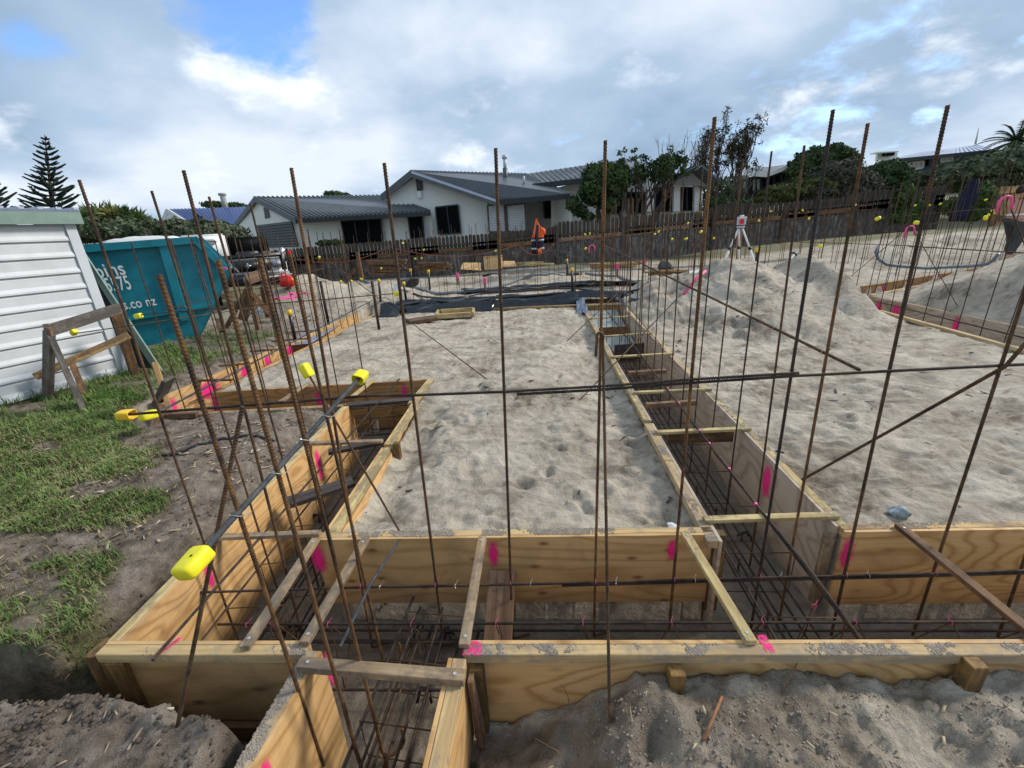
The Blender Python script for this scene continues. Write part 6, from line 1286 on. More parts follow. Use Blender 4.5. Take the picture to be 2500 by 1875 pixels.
def limbs(name,base_,tips,r0,mat,parent,seed=1,wig=0.08):
    rr=random.Random(seed); mb=MB()
    for tip,r1 in tips:
        P=[];n=7
        for i in range(n):
            t=i/(n-1); p=Vector(base_).lerp(Vector(tip),t); L=(Vector(tip)-Vector(base_)).length; p+=Vector((rr.uniform(-1,1),rr.uniform(-1,1),rr.uniform(-.5,.5)))*L*wig*math.sin(math.pi*t)*0.8+Vector((0,0,L*0.08*math.sin(math.pi*t))); P.append(p)
        mb.tube(P,[r0*(1-t_)+r1*t_ for t_ in np.linspace(0,1,n)],6)
    return mb.build(name,M[mat],parent,True)
def S3(px,py,Y,w_,h_,dp): # ellipsoid blob by picture size (px half widths) at depth Y
    c=D(px,py,Y); k=(D(px+1,py,Y)-D(px,py,Y)).length; return (c,(w_*k,dp,h_*k))
# green broad tree before the house
Y=19.5
t1=empty('broadleaf_tree',D(1460,560,Y)); tag(t1,'dense dark green broadleaf tree before the white right wing','tree')
leaves('crown',[S3(1462,432,Y,42,32,1.0),S3(1500,447,Y,36,34,1.0),S3(1448,470,Y,34,30,0.9),S3(1485,497,Y,26,16,0.7),S3(1508,420,Y,26,20,0.8)],9000,0.17,'leaf_dark',t1,2); leaves('crown_highlights',[S3(1470,418,Y-0.3,38,18,0.9),S3(1508,430,Y-0.3,28,18,0.8),S3(1445,458,Y-0.4,28,18,0.8)],1500,0.14,'leaf_mid',t1,3)
limbs('trunk',D(1478,575,Y),[(D(1450,470,Y),.06),(D(1500,460,Y+.4),.05),(D(1470,500,Y-.4),.05)],0.14,'bark',t1,3); limbs('trunk',D(1520,575,Y),[(D(1520,450,Y),.05),(D(1545,460,Y+.4),.04)],0.12,'bark',t1,5)
t=empty('shrub',D(1405,540,19.2)); tag(t,'small dark shrub left of the broadleaf tree at the porch','shrub'); leaves('foliage',[S3(1399,497,19.2,18,18,0.5),S3(1415,515,19.2,20,14,0.5),S3(1436,530,19.2,16,10,0.5)],2600,0.14,'leaf_dark',t,4)
# gnarled sparse tree
Y=19.8
t2=empty('gnarled_tree',D(1570,560,Y)); tag(t2,'gnarled bare limbed tree with a few dark leaf tufts, right of the broadleaf tree','tree')
bs=D(1568,560,Y); tips=[]; rr=random.Random(9)
f1_=[D(1560,500,Y),D(1600,480,Y),D(1620,500,Y)]
mid_pts=[]
tw=MB()
def branch(p,d,L,r,depth,mb,rr,spread=0.5,up_=0.12,tips=None):
    n=5; P=[p]; q=Vector(p); dd=Vector(d).normalized()
    for i in range(n):
        dd=(dd+Vector((rr.uniform(-1,1),rr.uniform(-1,1),rr.uniform(-1,1)))*0.16+Vector((0,0,up_*0.3))).normalized(); q=q+dd*(L/n); P.append(Vector(q))
    mb.tube(P,[r*(1-0.45*i/n) for i in range(n+1)],5 if depth>1 else 4)
    if depth==0:
        if tips is not None: tips.append(q)
        return
    k=3 if depth>2 else rr.choice((2,3,3))
    for j in range(k):
        e=(dd+Vector((rr.uniform(-1,1),rr.uniform(-0.8,0.8),rr.uniform(-0.3,0.9)))*spread).normalized(); branch(P[rr.randint(2,n)],e,L*rr.uniform(0.6,0.82),r*0.55,depth-1,mb,rr,spread,up_,tips)
tp_=[]
for dx in (-0.5,0.0,0.5,0.9): branch(bs+Vector((dx*0.4,0,0.0)),(dx*0.5,0,1),1.3,0.09,4,tw,rr,0.75,0.1,tp_)
tw.build('trunk',M['bark'],t2,True); leaves('crown',[(q,(0.16,0.14,0.12)) for q in tp_ if q.z>3.1],900,0.13,'leaf_dark',t2,6,shell=0.2)
tag(leaves('leaf_tufts',[S3(1610,400,Y,22,12,0.4),S3(1640,395,Y,24,14,0.4),S3(1585,415,Y,20,12,0.4),S3(1575,425,Y,14,8,0.4)],700,0.13,'leaf_dark',t2,7),kind='stuff')
# tall half bare tree behind
Y=26
t3=empty('tall_open_tree',D(1745,520,Y)); tag(t3,'tall open crowned tree with brown dry leaves on its right side','tree')
tw=MB(); tp_=[]; rr=random.Random(21); bs=D(1735,500,Y); bs.z=1.0
for dx in (-0.9,-0.5,-0.15,0.2,0.55,0.9,1.2): branch(bs+Vector((dx*0.6,0,0.2)),(dx*0.95,0.1,1.2),2.1,0.09,4,tw,rr,0.62,0.45,tp_)
tw.build('trunk',M['bark'],t3,True)
leaves('crown',[(q,(0.24,0.2,0.20)) for q in tp_ if q.x>D(1715,400,Y).x or rr.random()<0.10],6000,0.13,'leaf_dry',t3,8,shell=0.1,asp=0.4)
leaves('lower_crown',[S3(1700,425,Y,32,22,1),S3(1680,450,Y,36,28,1.2),S3(1745,465,Y,44,30,1.5),S3(1780,485,Y,36,30,1.4)],3200,0.2,'leaf_dark',t3,9)
t=empty('dark_bush',D(1760,520,22)); tag(t,'tangle of dark twiggy bush behind the fence left of the laser level','bush'); tw=MB(); rr=random.Random(3)
for i in range(14): branch(D(1745+i*6,525,22),(rr.uniform(-.4,.4),0,1),0.9,0.03,2,tw,rr,0.6,0.1)
tw.build('branches',M['bark'],t,True); leaves('foliage',[S3(1750,500,22,36,22,0.8),S3(1800,505,22,40,20,0.8)],2600,0.14,'leaf_dark',t,5)
for i,(nm,lb,bl,n,sz,mm,Yb) in enumerate([('round_bush','large dark rounded bush crowning the hill behind the tall bars',[(2010,385,62,26,2.0),(1960,405,32,22,1.6),(2055,392,30,24,1.6),(2000,420,70,26,2)],16000,0.34,'leaf_dark',40),
 ('olive_scrub','olive green scrub sloping down to the fence below the black house',[(1900,476,40,20,2.0),(1955,464,42,30,2.2),(1850,494,28,12,1.4),(1998,452,36,32,2.0)],22000,0.22,'leaf_olive',27),
 ('grey_scrub','grey brown twiggy scrub behind the fence right of the olive scrub',[(2035,440,58,44,2.0),(2085,465,46,36,1.8),(2000,480,60,30,1.8),(2050,475,50,30,1.8)],20000,0.20,'leaf_grey',26),
 ('green_bush','green rounded bush in front of the pale roofed blue house',[(2160,420,40,26,1.6),(2150,445,56,26,1.8),(2195,450,32,28,1.5),(2120,440,26,26,1.4)],13000,0.24,'leaf_dark',31),
 ('tall_hedge','long dark hedge below the palm on the right hill',[(2310,430,45,24,1.6),(2370,415,50,30,1.8),(2430,405,50,34,1.8),(2495,400,50,40,1.8),(2400,445,90,22,1.6),(2500,440,60,26,1.6)],26000,0.22,'leaf_hedge',24),
 ('climbing_shrub','bright leafed climbing shrub spilling over the right fence',[(2210,480,14,26,0.5),(2225,510,22,22,0.5),(2205,530,24,16,0.5),(2330,505,22,24,0.5),(2385,480,26,34,0.6),(2375,520,26,22,0.5)],9000,0.11,'leaf_mid',16.4),
 ('low_shrub','low dark shrub on the ridge between the scrub and the blue house',[(2105,470,24,16,1.0),(2230,455,30,14,1.0),(2250,448,26,12,1)],4000,0.2,'leaf_dark',28),
 ('far_tree','dark treetop showing above the garage wing roof',[(815,475,18,7,1.5),(835,478,16,6,1.5)],1500,0.4,'leaf_dark',55),
 ('far_tree','low dark treetops behind the blue roof',[(520,500,24,7,1.5),(575,502,20,6,1.5)],1500,0.4,'leaf_dark',55),
 ('front_shrub','small dark shrub below the wide window of the garage wing',[(795,594,20,8,0.4),(820,592,16,7,0.4)],1500,0.12,'leaf_dark',18.6),
 ('clipped_hedge','long clipped hedge with pale leaf tips behind the teal skip',[(190,565,36,30,0.9),(250,568,50,32,0.9),(320,568,50,30,0.9),(390,570,50,30,0.9),(450,572,46,34,0.9),(510,578,46,40,0.9),(560,590,36,40,0.9),(480,620,60,40,0.8)],34000,0.13,'leaf_hedge',14.5)]):
    t=empty(nm,D(bl[0][0],bl[0][1]+20,Yb)); tag(t,lb,'hedge' if 'hedge' in nm else ('tree' if 'tree' in nm else 'shrub'))
    leaves('foliage',[S3(a,b,Yb,c_,d_,e) for a,b,c_,d_,e in bl],n,sz,mm,t,30+i,shell=0.5)
t=empty('hedge_tips',D(400,560,13.4)) if False else None
# garden lawn bank on the hill
mb=MB(); mb.quad(D(1740,505,30),D(1830,500,30),D(1830,488,34),D(1760,490,34),0.3); o=mb.build('lawn_bank',M['leaf_mid']); tag(o,kind='structure')
# norfolk pines
def norfolk(apx,apy,bpx,bpy,Yp,half,label,seed):
    top=D(apx,apy,Yp); bot=D(bpx,bpy,Yp); H_=(top-bot).length; r=empty('norfolk_pine',bot); tag(r,label,'tree','norfolk pines'); rr=random.Random(seed)
    tube_obj('trunk',[bot,bot.lerp(top,0.5),top],[0.28,0.13,0.03],'bark',r,6); mb=MB(); k=(D(apx+1,apy,Yp)-D(apx,apy,Yp)).length; R=half*k; nt_=19
    for i in range(nt_):
        t=1-(i/(nt_-1))**1.05*0.97; c=bot.lerp(top,t); Lb=R*(1-t)**0.85+0.12
        if t>0.97: continue
        m_=6 if i<nt_-2 else 4; a0=rr.uniform(0,6)
        for j in range(m_):
            an=a0+2*math.pi*j/m_+rr.uniform(-.15,.15); L=Lb*rr.uniform(0.6,1.12); dv=Vector((math.cos(an),math.sin(an),0)); el_=rr.uniform(-0.05,0.25)
            P=[c+dv*L*s+UP*(L*(el_*s+0.30*s*s)) for s in (0,0.35,0.7,1.0)]; wd=0.07+0.05*min(1,L/2)
            mb.tube(P,[0.05,wd,wd*1.0,0.04],5)
            side=Vector((-dv.y,dv.x,0))
            for s in (0.35,0.5,0.65,0.8,0.92):
                p=c+dv*L*s+UP*(L*(el_*s+0.30*s*s))
                for sg_ in(-1,1):
                    e=p+(side*sg_*0.5+dv*0.55+UP*0.35).normalized()*L*0.22*(1.15-s*0.6); mb.tube([p,e],[wd*0.8,0.02],4,cap=False)
    mb.build('branches',M['pine_needle'],r,True)
norfolk(109,329,135,560,42,72,'tall norfolk pine standing behind the white shed',1); norfolk(-42,420,-22,590,38,98,'norfolk pine partly cut by the left edge of the frame',2)
# sword leaved plants (yuccas)
def swords(c,n,L,mat,parent,seed,wd=0.05,up_=0.35,name='leaf_rosette'):
    rr=random.Random(seed); mb=MB()
    for i in range(n):
        d=Vector((rr.gauss(0,1),rr.gauss(0,1),rr.gauss(0,1)+up_)).normalized(); s=d.orthogonal().normalized()*wd/2; l=L*rr.uniform(.7,1.1); m_=c+d*l*0.5; e=c+d*l-UP*l*0.12
        mb.add([c-s*0.6,c+s*0.6,m_+s,e,m_-s],[(0,1,2,4),(4,2,3)])
    return mb.build(name,M[mat],parent)
t=empty('yucca_clump',D(270,560,16)); tag(t,'big clump of spiky sword leaved plants above the hedge','yucca'); rr=random.Random(4)
for i in range(62):
    u=rr.uniform(-1,1); px=262+u*98; hgt_=(1-u*u)**0.5*46; py=565-hgt_*rr.uniform(0.25,1.0); swords(D(px,py,15.6+rr.uniform(-.8,.8)),34,0.55,'yucca',t,i,0.05)
swords(D(278,527,14.9),70,0.50,'yucca_yellow',t,99,0.05); swords(D(276,536,14.85),40,0.34,'leaf_dry',t,98,0.06)
# palm
t=empty('palm_tree',D(2478,380,45)); tag(t,'feathery palm crown at the top right edge','palm'); c=D(2480,345,45); tube_obj('trunk',[D(2478,390,45),c],0.35,'bark',t,8); rr=random.Random(6); mb=MB()
for i in range(46):
    an=rr.uniform(0,2*math.pi); el=rr.uniform(-0.35,1.3); dv=Vector((math.cos(an)*math.cos(el),math.sin(an)*math.cos(el),math.sin(el))); L=rr.uniform(2.3,3.0); P=[]
    for s in np.linspace(0,1,8): P.append(c+dv*L*s-UP*(L*0.42*s*s))
    mb.tube(P,[0.04]*7+[0.01],4)
    for j in range(1,8):
        p=P[j]; tdir=(P[j]-P[j-1]).normalized(); sd__=tdir.cross(UP).normalized()
        for sg_ in(-1,1):
            for k in range(3):
                q=p-tdir*L/8*k/3; e=q+(sd__*sg_*0.8+tdir*0.55-UP*0.25).normalized()*0.52*(1.1-0.6*j/8); w_=tdir*0.035; mb.add([q-w_,q+w_,e],[(0,1,2)])
mb.build('fronds',M['leaf_dark'],t)
# ------------------------------------------------------------------ parked utility vehicle, culvert pipe
Yv=10.6
v0=D(607,640,Yv); v0.z=-0.3
yaw=math.radians(20)     # heading towards the camera and slightly right
R_=Matrix.Rotation(math.radians(38),4,'Z'); Mv=Matrix.Translation(Vector((D(602,640,Yv).x,Yv,0.08)))@R_
r=empty('parked_utility_vehicle',Mv.translation); tag(r,'white utility vehicle with black bull bar and chrome grille parked beside the skip','utility vehicle')
def vb(name,c,size,mat,bev=0.02,par=r,seg=2,taper=None):
    bm=bmesh.new(); bmesh.ops.create_cube(bm,size=1)
    for q in bm.verts:
        x,y,z=q.co.x*size[0],q.co.y*size[1],q.co.z*size[2]
        if taper and q.co.z>0: x*=taper[0]; y=y*taper[1]+taper[2]
        q.co=Vector((x,y,z))
    if bev: bmesh.ops.bevel(bm,geom=list(bm.edges),offset=bev,segments=seg,affect='EDGES')
    me=bpy.data.meshes.new(name); bm.to_mesh(me); bm.free(); return link(name,me,M[mat],par,Mv@Matrix.Translation(c),True)
# local: +x right of the vehicle seen from front is -x; front faces -y
body=vb('body',(0,1.0,0.78),(1.78,2.0,0.55),'white',0.08); vb('bonnet',(0,0.62,1.10),(1.62,1.15,0.14),'white',0.06); vb('cab',(0,1.95,1.35),(1.5,1.5,0.5),'black_plastic',0.10,taper=(0.86,0.72,0.05)); vb('windscreen',(0,1.18,1.40),(1.36,0.06,0.46),'glass',0.01); vb('deck',(0,3.7,0.95),(1.8,2.0,0.12),'dark_trim',0.02)
hb=vb('headboard',(-0.75,1.0,1.42),(0.95,0.06,0.62),'white',0.04); vb('headboard_slot',(-0.75,0.96,1.55),(0.55,0.02,0.12),'soffit',0.05,hb); 
g_=vb('grille',(0,-0.03,0.93),(1.0,0.05,0.26),'black_plastic',0.02)
for s in(-1,1):
    mb=MB(); mb.bar(Mv@Vector((s*0.22,-0.075,0.81)),Mv@Vector((s*0.38,-0.075,1.06)),0.03,0.11,up=tuple((Mv.to_3x3()@Vector((0,-1,0))))); mb.build('grille_bar',M['chrome'],g_)
    hl=vb('headlight',(s*0.68,-0.0,0.95),(0.34,0.09,0.2),'chrome',0.04); vb('lens',(s*0.68,-0.05,0.95),(0.26,0.03,0.13),'silver',0.02,hl)
    vb('bull_bar_hoop',(s*0.78,-0.22,0.98),(0.12,0.10,0.46),'black_plastic',0.04); wl=empty('wheel',Mv@Vector((s*0.82,0.55,0.36))); wl.parent=r; wl.matrix_parent_inverse=parent_mw(r).inverted()
    for nm,rad,wd_,mm in (('tyre',0.37,0.22,'black_plastic'),('rim',0.22,0.235,'silver')):
        c0=Mv@Vector((s*0.82-wd_/2,0.55,0.36)); c1=Mv@Vector((s*0.82+wd_/2,0.55,0.36)); tube_obj(nm,[c0,c1],rad,mm,wl,20)
vb('badge',(0,-0.09,0.94),(0.13,0.03,0.13),'chrome',0.05); vb('bumper',(0,-0.22,0.62),(1.86,0.26,0.26),'black_plastic',0.06); vb('bull_bar_top',(0,-0.24,1.16),(1.60,0.09,0.10),'black_plastic',0.04); vb('number_plate',(0.0,-0.37,0.64),(0.36,0.012,0.12),'white',0.0); vb('air_scoop',(0.1,0.55,1.22),(0.5,0.42,0.10),'black_plastic',0.03); vb('mirror',(0.98,1.25,1.2),(0.2,0.1,0.22),'chrome',0.04)
a,b=D(668,636,11.0),D(640,628,12.6); r_=empty('culvert_pipe',a); tag(r_,'short rusty steel culvert pipe lying open end forward beside the vehicle','steel pipe')
ax=(b-a).normalized(); mb=MB(); u=ax.orthogonal().normalized(); w_=ax.cross(u); n=24; V=[]
for rad,p in ((0.21,a),(0.21,b),(0.19,b),(0.19,a)):
    for k in range(n): an=2*math.pi*k/n; V.append(p+(u*math.cos(an)+w_*math.sin(an))*rad)
mb.add(V,[(i*n+k,i*n+(k+1)%n,((i+1)%4)*n+(k+1)%n,((i+1)%4)*n+k) for i in range(4) for k in range(n)]); mb.build('pipe_wall',M['rust_pipe'],r_,True)
# ------------------------------------------------------------------ person
Yp=11.2; hd=D(2493,468,Yp); wst=D(2478,533,Yp)
def person():
    r=empty('person',Vector((wst.x,Yp,hz(wst.x,Yp)))); tag(r,'person with a bare back and dark trousers bending forward at the right edge','person')
    zf=hz(wst.x,Yp); hip=wst.copy(); 
    leg=min(0.95,max(0.8,hip.z-zf)); 
    V=[hip,hip+Vector((0.03,0,0.16)),hip+Vector((0.10,0,0.36)),hip+Vector((0.16,0,0.50)),hd+Vector((-0.05,0,-0.10)),
       hip+Vector((0.02,-0.12,-0.06)),hip+Vector((0.10,-0.14,-0.46)),hip+Vector((-0.03,-0.14,-0.88)),hip+Vector((0.12,-0.15,-0.93)),
       hip+Vector((0.02,0.12,-0.06)),hip+Vector((0.20,0.14,-0.44)),hip+Vector((0.22,0.14,-0.86)),hip+Vector((0.36,0.14,-0.90)),
       hip+Vector((0.14,-0.20,0.44)),hip+Vector((0.22,-0.26,0.20)),hip+Vector((0.42,-0.22,0.02)),hip+Vector((0.50,-0.21,-0.03)),
       hip+Vector((0.14,0.20,0.44)),hip+Vector((0.24,0.25,0.18)),hip+Vector((0.44,0.16,0.02)),hip+Vector((0.52,0.15,-0.02))]
    E_=[(0,1),(1,2),(2,3),(3,4),(0,5),(5,6),(6,7),(7,8),(0,9),(9,10),(10,11),(11,12),(3,13),(13,14),(14,15),(15,16),(3,17),(17,18),(18,19),(19,20)]
    Rd=[(.13,.17),(.12,.15),(.13,.17),(.10,.13),(.055,.055),(.09,.09),(.06,.06),(.045,.045),(.04,.04),(.09,.09),(.06,.06),(.045,.045),(.04,.04),(.065,.065),(.045,.045),(.035,.035),(.03,.03),(.065,.065),(.045,.045),(.035,.035),(.03,.03)]
    me=bpy.data.meshes.new('body'); me.from_pydata([tuple(v_) for v_ in V],E_,[]); o=link('body',me,M['skin'],r)
    md=o.modifiers.new('s','SKIN'); 
    for i,(a,b) in enumerate(Rd): me.skin_vertices[0].data[i].radius=(a,b)
    me.skin_vertices[0].data[0].use_root=True; sb=o.modifiers.new('u','SUBSURF'); sb.levels=2; sb.render_levels=2
    def blob(name,c,s,mat,par=r):
        bm=bmesh.new(); bmesh.ops.create_uvsphere(bm,u_segments=20,v_segments=14,radius=1)
        for q in bm.verts: q.co=Vector((q.co.x*s[0],q.co.y*s[1],q.co.z*s[2]))
        m2=bpy.data.meshes.new(name); bm.to_mesh(m2); bm.free(); return link(name,m2,M[mat],par,Matrix.Translation(c),True)
    hc=hd+Vector((0.03,0,-0.0)); h_=blob('head',hc,(0.105,0.078,0.12),'skin'); blob('hair',hc+Vector((-0.022,0,0.03)),(0.104,0.084,0.108),'hair',h_); blob('ear',hc+Vector((-0.005,-0.08,-0.01)),(0.02,0.012,0.03),'skin',h_); blob('nose',hc+Vector((0.105,0,-0.01)),(0.022,0.013,0.018),'skin',h_)
    for s in(16,20):
        p=V[s]
        for k in range(5):
            off=Vector((0.0,(k-2)*0.013,0)); tube_obj('finger' if k else 'thumb',[p+off,p+off+Vector((0.04,0,-0.02)),p+off+Vector((0.055,0,-0.055-0.005*(2-abs(k-2))))],[0.009,0.008,0.006],'skin',o,6)
    V2=[hip+Vector((0.0,0,0.05)),hip+Vector((0,0,-0.02))]+[V[5],V[6],V[7]+Vector((0,0,0.08))]+[V[9],V[10],V[11]+Vector((0,0,0.08))]
    me=bpy.data.meshes.new('trousers'); me.from_pydata([tuple(v_) for v_ in V2],[(0,1),(1,2),(2,3),(3,4),(1,5),(5,6),(6,7)],[]); t=link('trousers',me,M['cloth_dark'],r); t.modifiers.new('s','SKIN')
    for i,a in enumerate([(.155,.19),(.16,.19),(.115,.115),(.085,.085),(.07,.07),(.115,.115),(.085,.085),(.07,.07)]): me.skin_vertices[0].data[i].radius=a
    me.skin_vertices[0].data[0].use_root=True; sb=t.modifiers.new('u','SUBSURF'); sb.levels=2; sb.render_levels=2
    for s in(8,12): blob('boot',V[s]+Vector((-0.03,0,0)),(0.14,0.05,0.055),'navy')
    # bake modifiers so that nothing depends on evaluation order
    dg=bpy.context.evaluated_depsgraph_get()
    for q in (o,t):
        m3=bpy.data.meshes.new_from_object(q.evaluated_get(dg)); q.modifiers.clear(); q.data=m3; m3.shade_smooth()
    blob('waistband',hip+Vector((0.01,0,0.075)),(0.15,0.19,0.03),'white')
person()
c=D(2520,540,11.5); mb=MB(); mb.box(c,(0.9,0.5,0.12)); o=mb.build('white_bucket_lid',M['white']) if False else None
# ------------------------------------------------------------------ grass, chips
def blades(n,xr,yr,seed,mat,hgt=(0.03,0.075),thr=0.35,dry=False):
    rg=np.random.default_rng(seed); x=rg.uniform(*xr,n); y=rg.uniform(*yr,n); m_=grassmask(x,y)
    cl=fbm(x,y,9,3); keep=(m_>thr-0.25*cl)&(rg.random(n)<m_*np.clip(0.75+1.3*fbm(x,y,3.5,3,0.5,7),0.1,1.2)+0.05); keep&=~trench(x,y)
    if not dry: pass
    x=x[keep];y=y[keep]; z=base(x,y); k=len(x); h=rg.uniform(*hgt,k)*(0.7+0.9*np.clip(fbm(x,y,2.2,3)+0.4,0,1)); an=rg.uniform(0,2*np.pi,k); bd2=rg.uniform(0.2,1.3,k); w_=rg.uniform(0.0012,0.0028,k)*(1+0.25*np.hypot(x,y)/2)
    dx=np.cos(an);dy=np.sin(an); sx=-dy*w_; sy=dx*w_
    b0=np.stack([x-sx,y-sy,z-0.004],1); b1=np.stack([x+sx,y+sy,z-0.004],1); mxp=np.stack([x+dx*h*bd2*0.3,y+dy*h*bd2*0.3,z+h*0.62],1); s_=np.stack([sx,sy,0*sx],1)*0.8; tp=np.stack([x+dx*h*bd2,y+dy*h*bd2,z+h*(1-0.35*bd2)],1)
    V=np.stack([b0,b1,mxp+s_,mxp-s_,tp],1).reshape(-1,3); i=np.arange(k)*5
    me=bpy.data.meshes.new('grass'); me.vertices.add(len(V)); me.vertices.foreach_set('co',V.astype(np.float32).ravel())
    q=np.stack([i,i+1,i+2,i+3],1); t_=np.stack([i+3,i+2,i+4],1); lv=np.concatenate([q.ravel(),t_.ravel()]).astype(np.int32); me.loops.add(len(lv)); me.loops.foreach_set('vertex_index',lv)
    tot=np.concatenate([np.full(k,4),np.full(k,3)]).astype(np.int32); st=np.concatenate([[0],np.cumsum(tot)[:-1]]).astype(np.int32); me.polygons.add(2*k); me.polygons.foreach_set('loop_start',st); me.polygons.foreach_set('loop_total',tot); me.update(calc_edges=True)
    o=link('grass',me,M[mat]); tag(o,kind='stuff'); return k
kb=blades(85000,(-5.0,-1.7),(0.95,4.2),1,'grass_blade',(0.022,0.06)); kb+=blades(42000,(-8.5,-3.6),(3.2,9.0),2,'grass_blade',(0.03,0.10)); kb+=blades(75000,(-5.0,-1.7),(0.95,4.0),3,'grass_dry',(0.02,0.05),0.08,True)
def scatter_chips(n,seed,xr,yr,mat,f,L=(0.012,0.05)):
    rg=np.random.default_rng(seed); x=rg.uniform(*xr,n); y=rg.uniform(*yr,n); keep=rg.random(n)<f(x,y); keep&=~trench(x,y); x=x[keep];y=y[keep]; k=len(x); z=base(x,y)+0.006; l=rg.uniform(*L,k); w_=l*rg.uniform(0.10,0.35,k); an=rg.uniform(0,np.pi,k)*0.9; tl_=rg.uniform(-.25,.25,k); dx=np.cos(an);dy=np.sin(an)
    c=np.stack([x,y,z],1); u=np.stack([dx*l/2,dy*l/2,tl_*l/2],1); v=np.stack([-dy*w_/2,dx*w_/2,0*x],1); hh_=np.zeros((k,3)); hh_[:,2]=0.003+0.004*rg.random(k)
    P=np.stack([c-u*0.9-v,c+u-v*0.6,c+u*0.8+v,c-u+v*0.7,c-u*0.9-v+hh_,c+u-v*0.6+hh_,c+u*0.8+v+hh_,c-u+v*0.7+hh_],1).reshape(-1,3); i=(np.arange(k)*8)[:,None]
    Q=np.vstack([i+np.array(f_) for f_ in ([0,3,2,1],[4,5,6,7],[0,1,5,4],[1,2,6,5],[2,3,7,6],[3,0,4,7])]); o=link('wood_chips',mesh_np('wood_chips',P,Q),M[mat]); tag(o,kind='stuff')
scatter_chips(1500,4,(-4.6,-1.85),(1.0,4.0),'chips',lambda x,y:0.07+0.75*np.clip(fbm(x,y,2.2,4,0.6,9)*3-0.2,0,1),(0.008,0.07))
scatter_chips(130,5,(-2.6,-1.05),(0.55,0.97),'chips',lambda x,y:0.55+0*x,(0.012,0.045))
scatter_chips(260,6,(-2.6,-1.9),(2.6,3.6),'chips',lambda x,y:0.9*np.exp(-((x+2.2)/0.25)**2-((y-3.2)/0.2)**2),(0.008,0.03))
def clods(n,seed,xr,yr,mat,f,s=(0.004,0.016)):
    rg=np.random.default_rng(seed); x=rg.uniform(*xr,n); y=rg.uniform(*yr,n); keep=(rg.random(n)<f(x,y))&~trench(x,y); x=x[keep];y=y[keep]; k=len(x); sc_=rg.uniform(*s,k)**1.0; z=base(x,y)+sc_*0.2
    bm=bmesh.new(); bmesh.ops.create_icosphere(bm,subdivisions=1,radius=1); bv=np.array([v_.co for v_ in bm.verts]); bf=np.array([[v_.index for v_ in f_.verts] for f_ in bm.faces]); bm.free()
    jit=1+0.35*rg.normal(size=(k,len(bv)))*0.5; P=(bv[None]*jit[:,:,None]*sc_[:,None,None]*np.array([1,1,0.75])+np.stack([x,y,z],1)[:,None,:]).reshape(-1,3); Q=(bf[None]+(np.arange(k)*len(bv))[:,None,None]).reshape(-1,3)
    o=link('clods',mesh_np('clods',P,Q),M[mat],smooth=False); tag(o,kind='stuff')
M['clod_sand']=plain('sand clods',(0.27,0.23,0.185),0.3,30,0.95,0,0.1); M['clod_soil']=plain('soil clods',(0.11,0.088,0.07),0.4,30,0.95,0,0.1)
clods(14000,7,(-0.35,2.4),(0.4,1.16),'clod_sand',lambda x,y:np.clip(0.15+1.3*fbm(x,y,4,4,0.6),0,1),(0.0015,0.006)); clods(5000,8,(-2.6,-1.0),(0.5,1.25),'clod_soil',lambda x,y:np.clip(0.4+fbm(x,y,5,3),0,1),(0.002,0.011)); clods(3600,9,(-3.2,-1.85),(1.3,3.9),'clod_soil',lambda x,y:np.clip(0.2+1.2*fbm(x,y,3,3),0,1)*(1-grassmask(x,y)),(0.002,0.012))
clods(2600,10,(-1.2,6.0),(1.9,8.0),'clod_sand',lambda x,y:np.clip(0.15+1.2*fbm(x,y,2,3),0,1),(0.002,0.009)); clods(1200,12,(-6,-4.2),(4,9),'clod_soil',lambda x,y:0.5+0*x,(0.004,0.016))

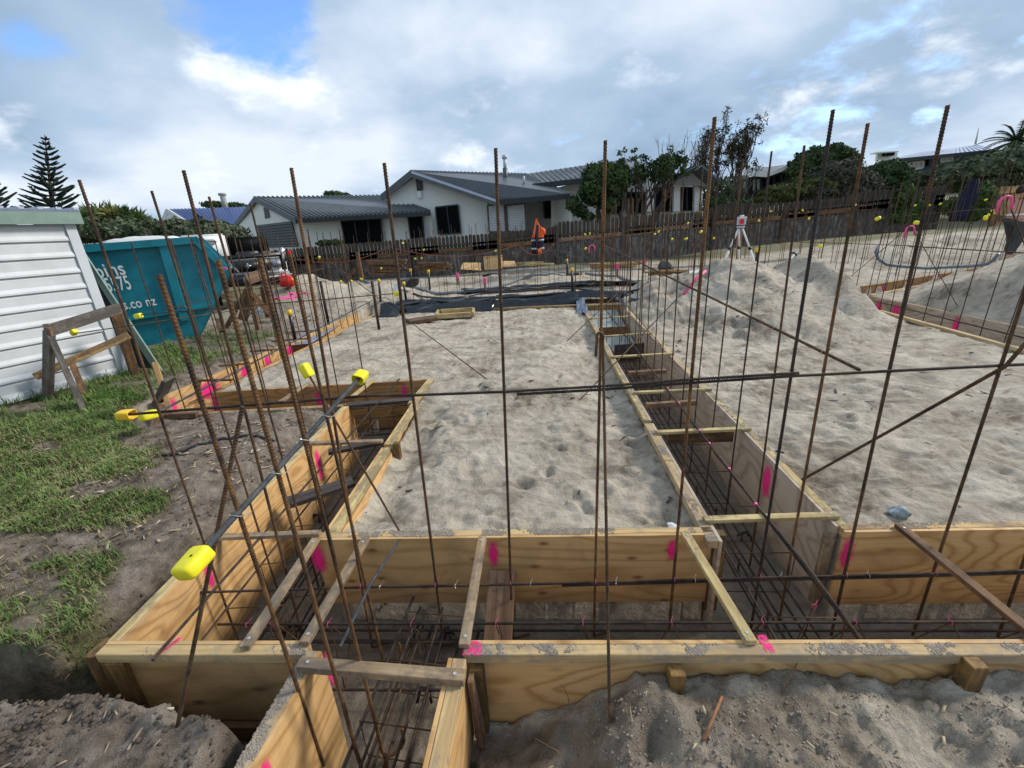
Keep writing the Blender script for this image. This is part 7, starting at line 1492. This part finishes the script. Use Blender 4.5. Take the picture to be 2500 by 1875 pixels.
# sand crusted on the rail tops and litter on the sand
def crust(P,Qp,wd,n,seed,off=0.0,cover=0.0,z0=0.0):
    rg=np.random.default_rng(seed); P=np.array([P[0],P[1]]); Qp=np.array([Qp[0],Qp[1]]); d=Qp-P; L=np.hypot(*d); d/=L; nn_=np.array([-d[1],d[0]])
    t=rg.uniform(0,L,n); w_=rg.uniform(-wd/2,wd/2,n)+off; x=P[0]+d[0]*t+nn_[0]*w_; y=P[1]+d[1]*t+nn_[1]*w_; k_=(fbm(x,y,7,5,0.7,seed)-cover)*3.2>rg.random(n); x=x[k_];y=y[k_]; return x,y,z0+0*x
def crusts(parts,name,mat,s=(0.0008,0.0036)):
    rg=np.random.default_rng(5); x=np.concatenate([p[0] for p in parts]); y=np.concatenate([p[1] for p in parts]); z=np.concatenate([p[2] for p in parts]); k=len(x); sc_=rg.uniform(*s,k)
    bm=bmesh.new(); bmesh.ops.create_icosphere(bm,subdivisions=1,radius=1); bv=np.array([v_.co for v_ in bm.verts]); bf=np.array([[v_.index for v_ in f_.verts] for f_ in bm.faces]); bm.free()
    jit=1+0.2*rg.normal(size=(k,len(bv))); P=(bv[None]*jit[:,:,None]*sc_[:,None,None]*np.array([1.6,1.6,0.55])+np.stack([x,y,z],1)[:,None,:]).reshape(-1,3); Q=(bf[None]+(np.arange(k)*len(bv))[:,None,None]).reshape(-1,3)
    o=link(name,mesh_np(name,P,Q),M[mat]); tag(o,kind='stuff')
crusts([crust(fr0,fr1,0.045,20000,1,-0.04,0.05),crust(fl0,fl1,0.045,4000,2,-0.04,0.12),crust(bk0,bk1,0.045,10000,3,0.04,0.02),crust(b20,b21,0.045,5000,4,0.04,0.02),crust(g0,gm,0.055,8000,6,0.045,-0.02),crust(k0,km,0.045,4500,7,-0.04,0.06),crust(a1,a0,0.05,4500,8,0.043,0.0),crust(c1,c0,0.05,4500,9,-0.043,0.0)],'sand_crust','clod_sand')
scatter_chips(260,21,(-1.1,5.5),(1.95,8.0),'bark',lambda x,y:0.5+0*x,(0.015,0.09)); scatter_chips(120,22,(-1.1,5.5),(1.95,7.0),'root',lambda x,y:0.5+0*x,(0.01,0.05)); scatter_chips(60,23,(-0.3,2.2),(0.5,1.1),'root',lambda x,y:0.8+0*x,(0.01,0.04))
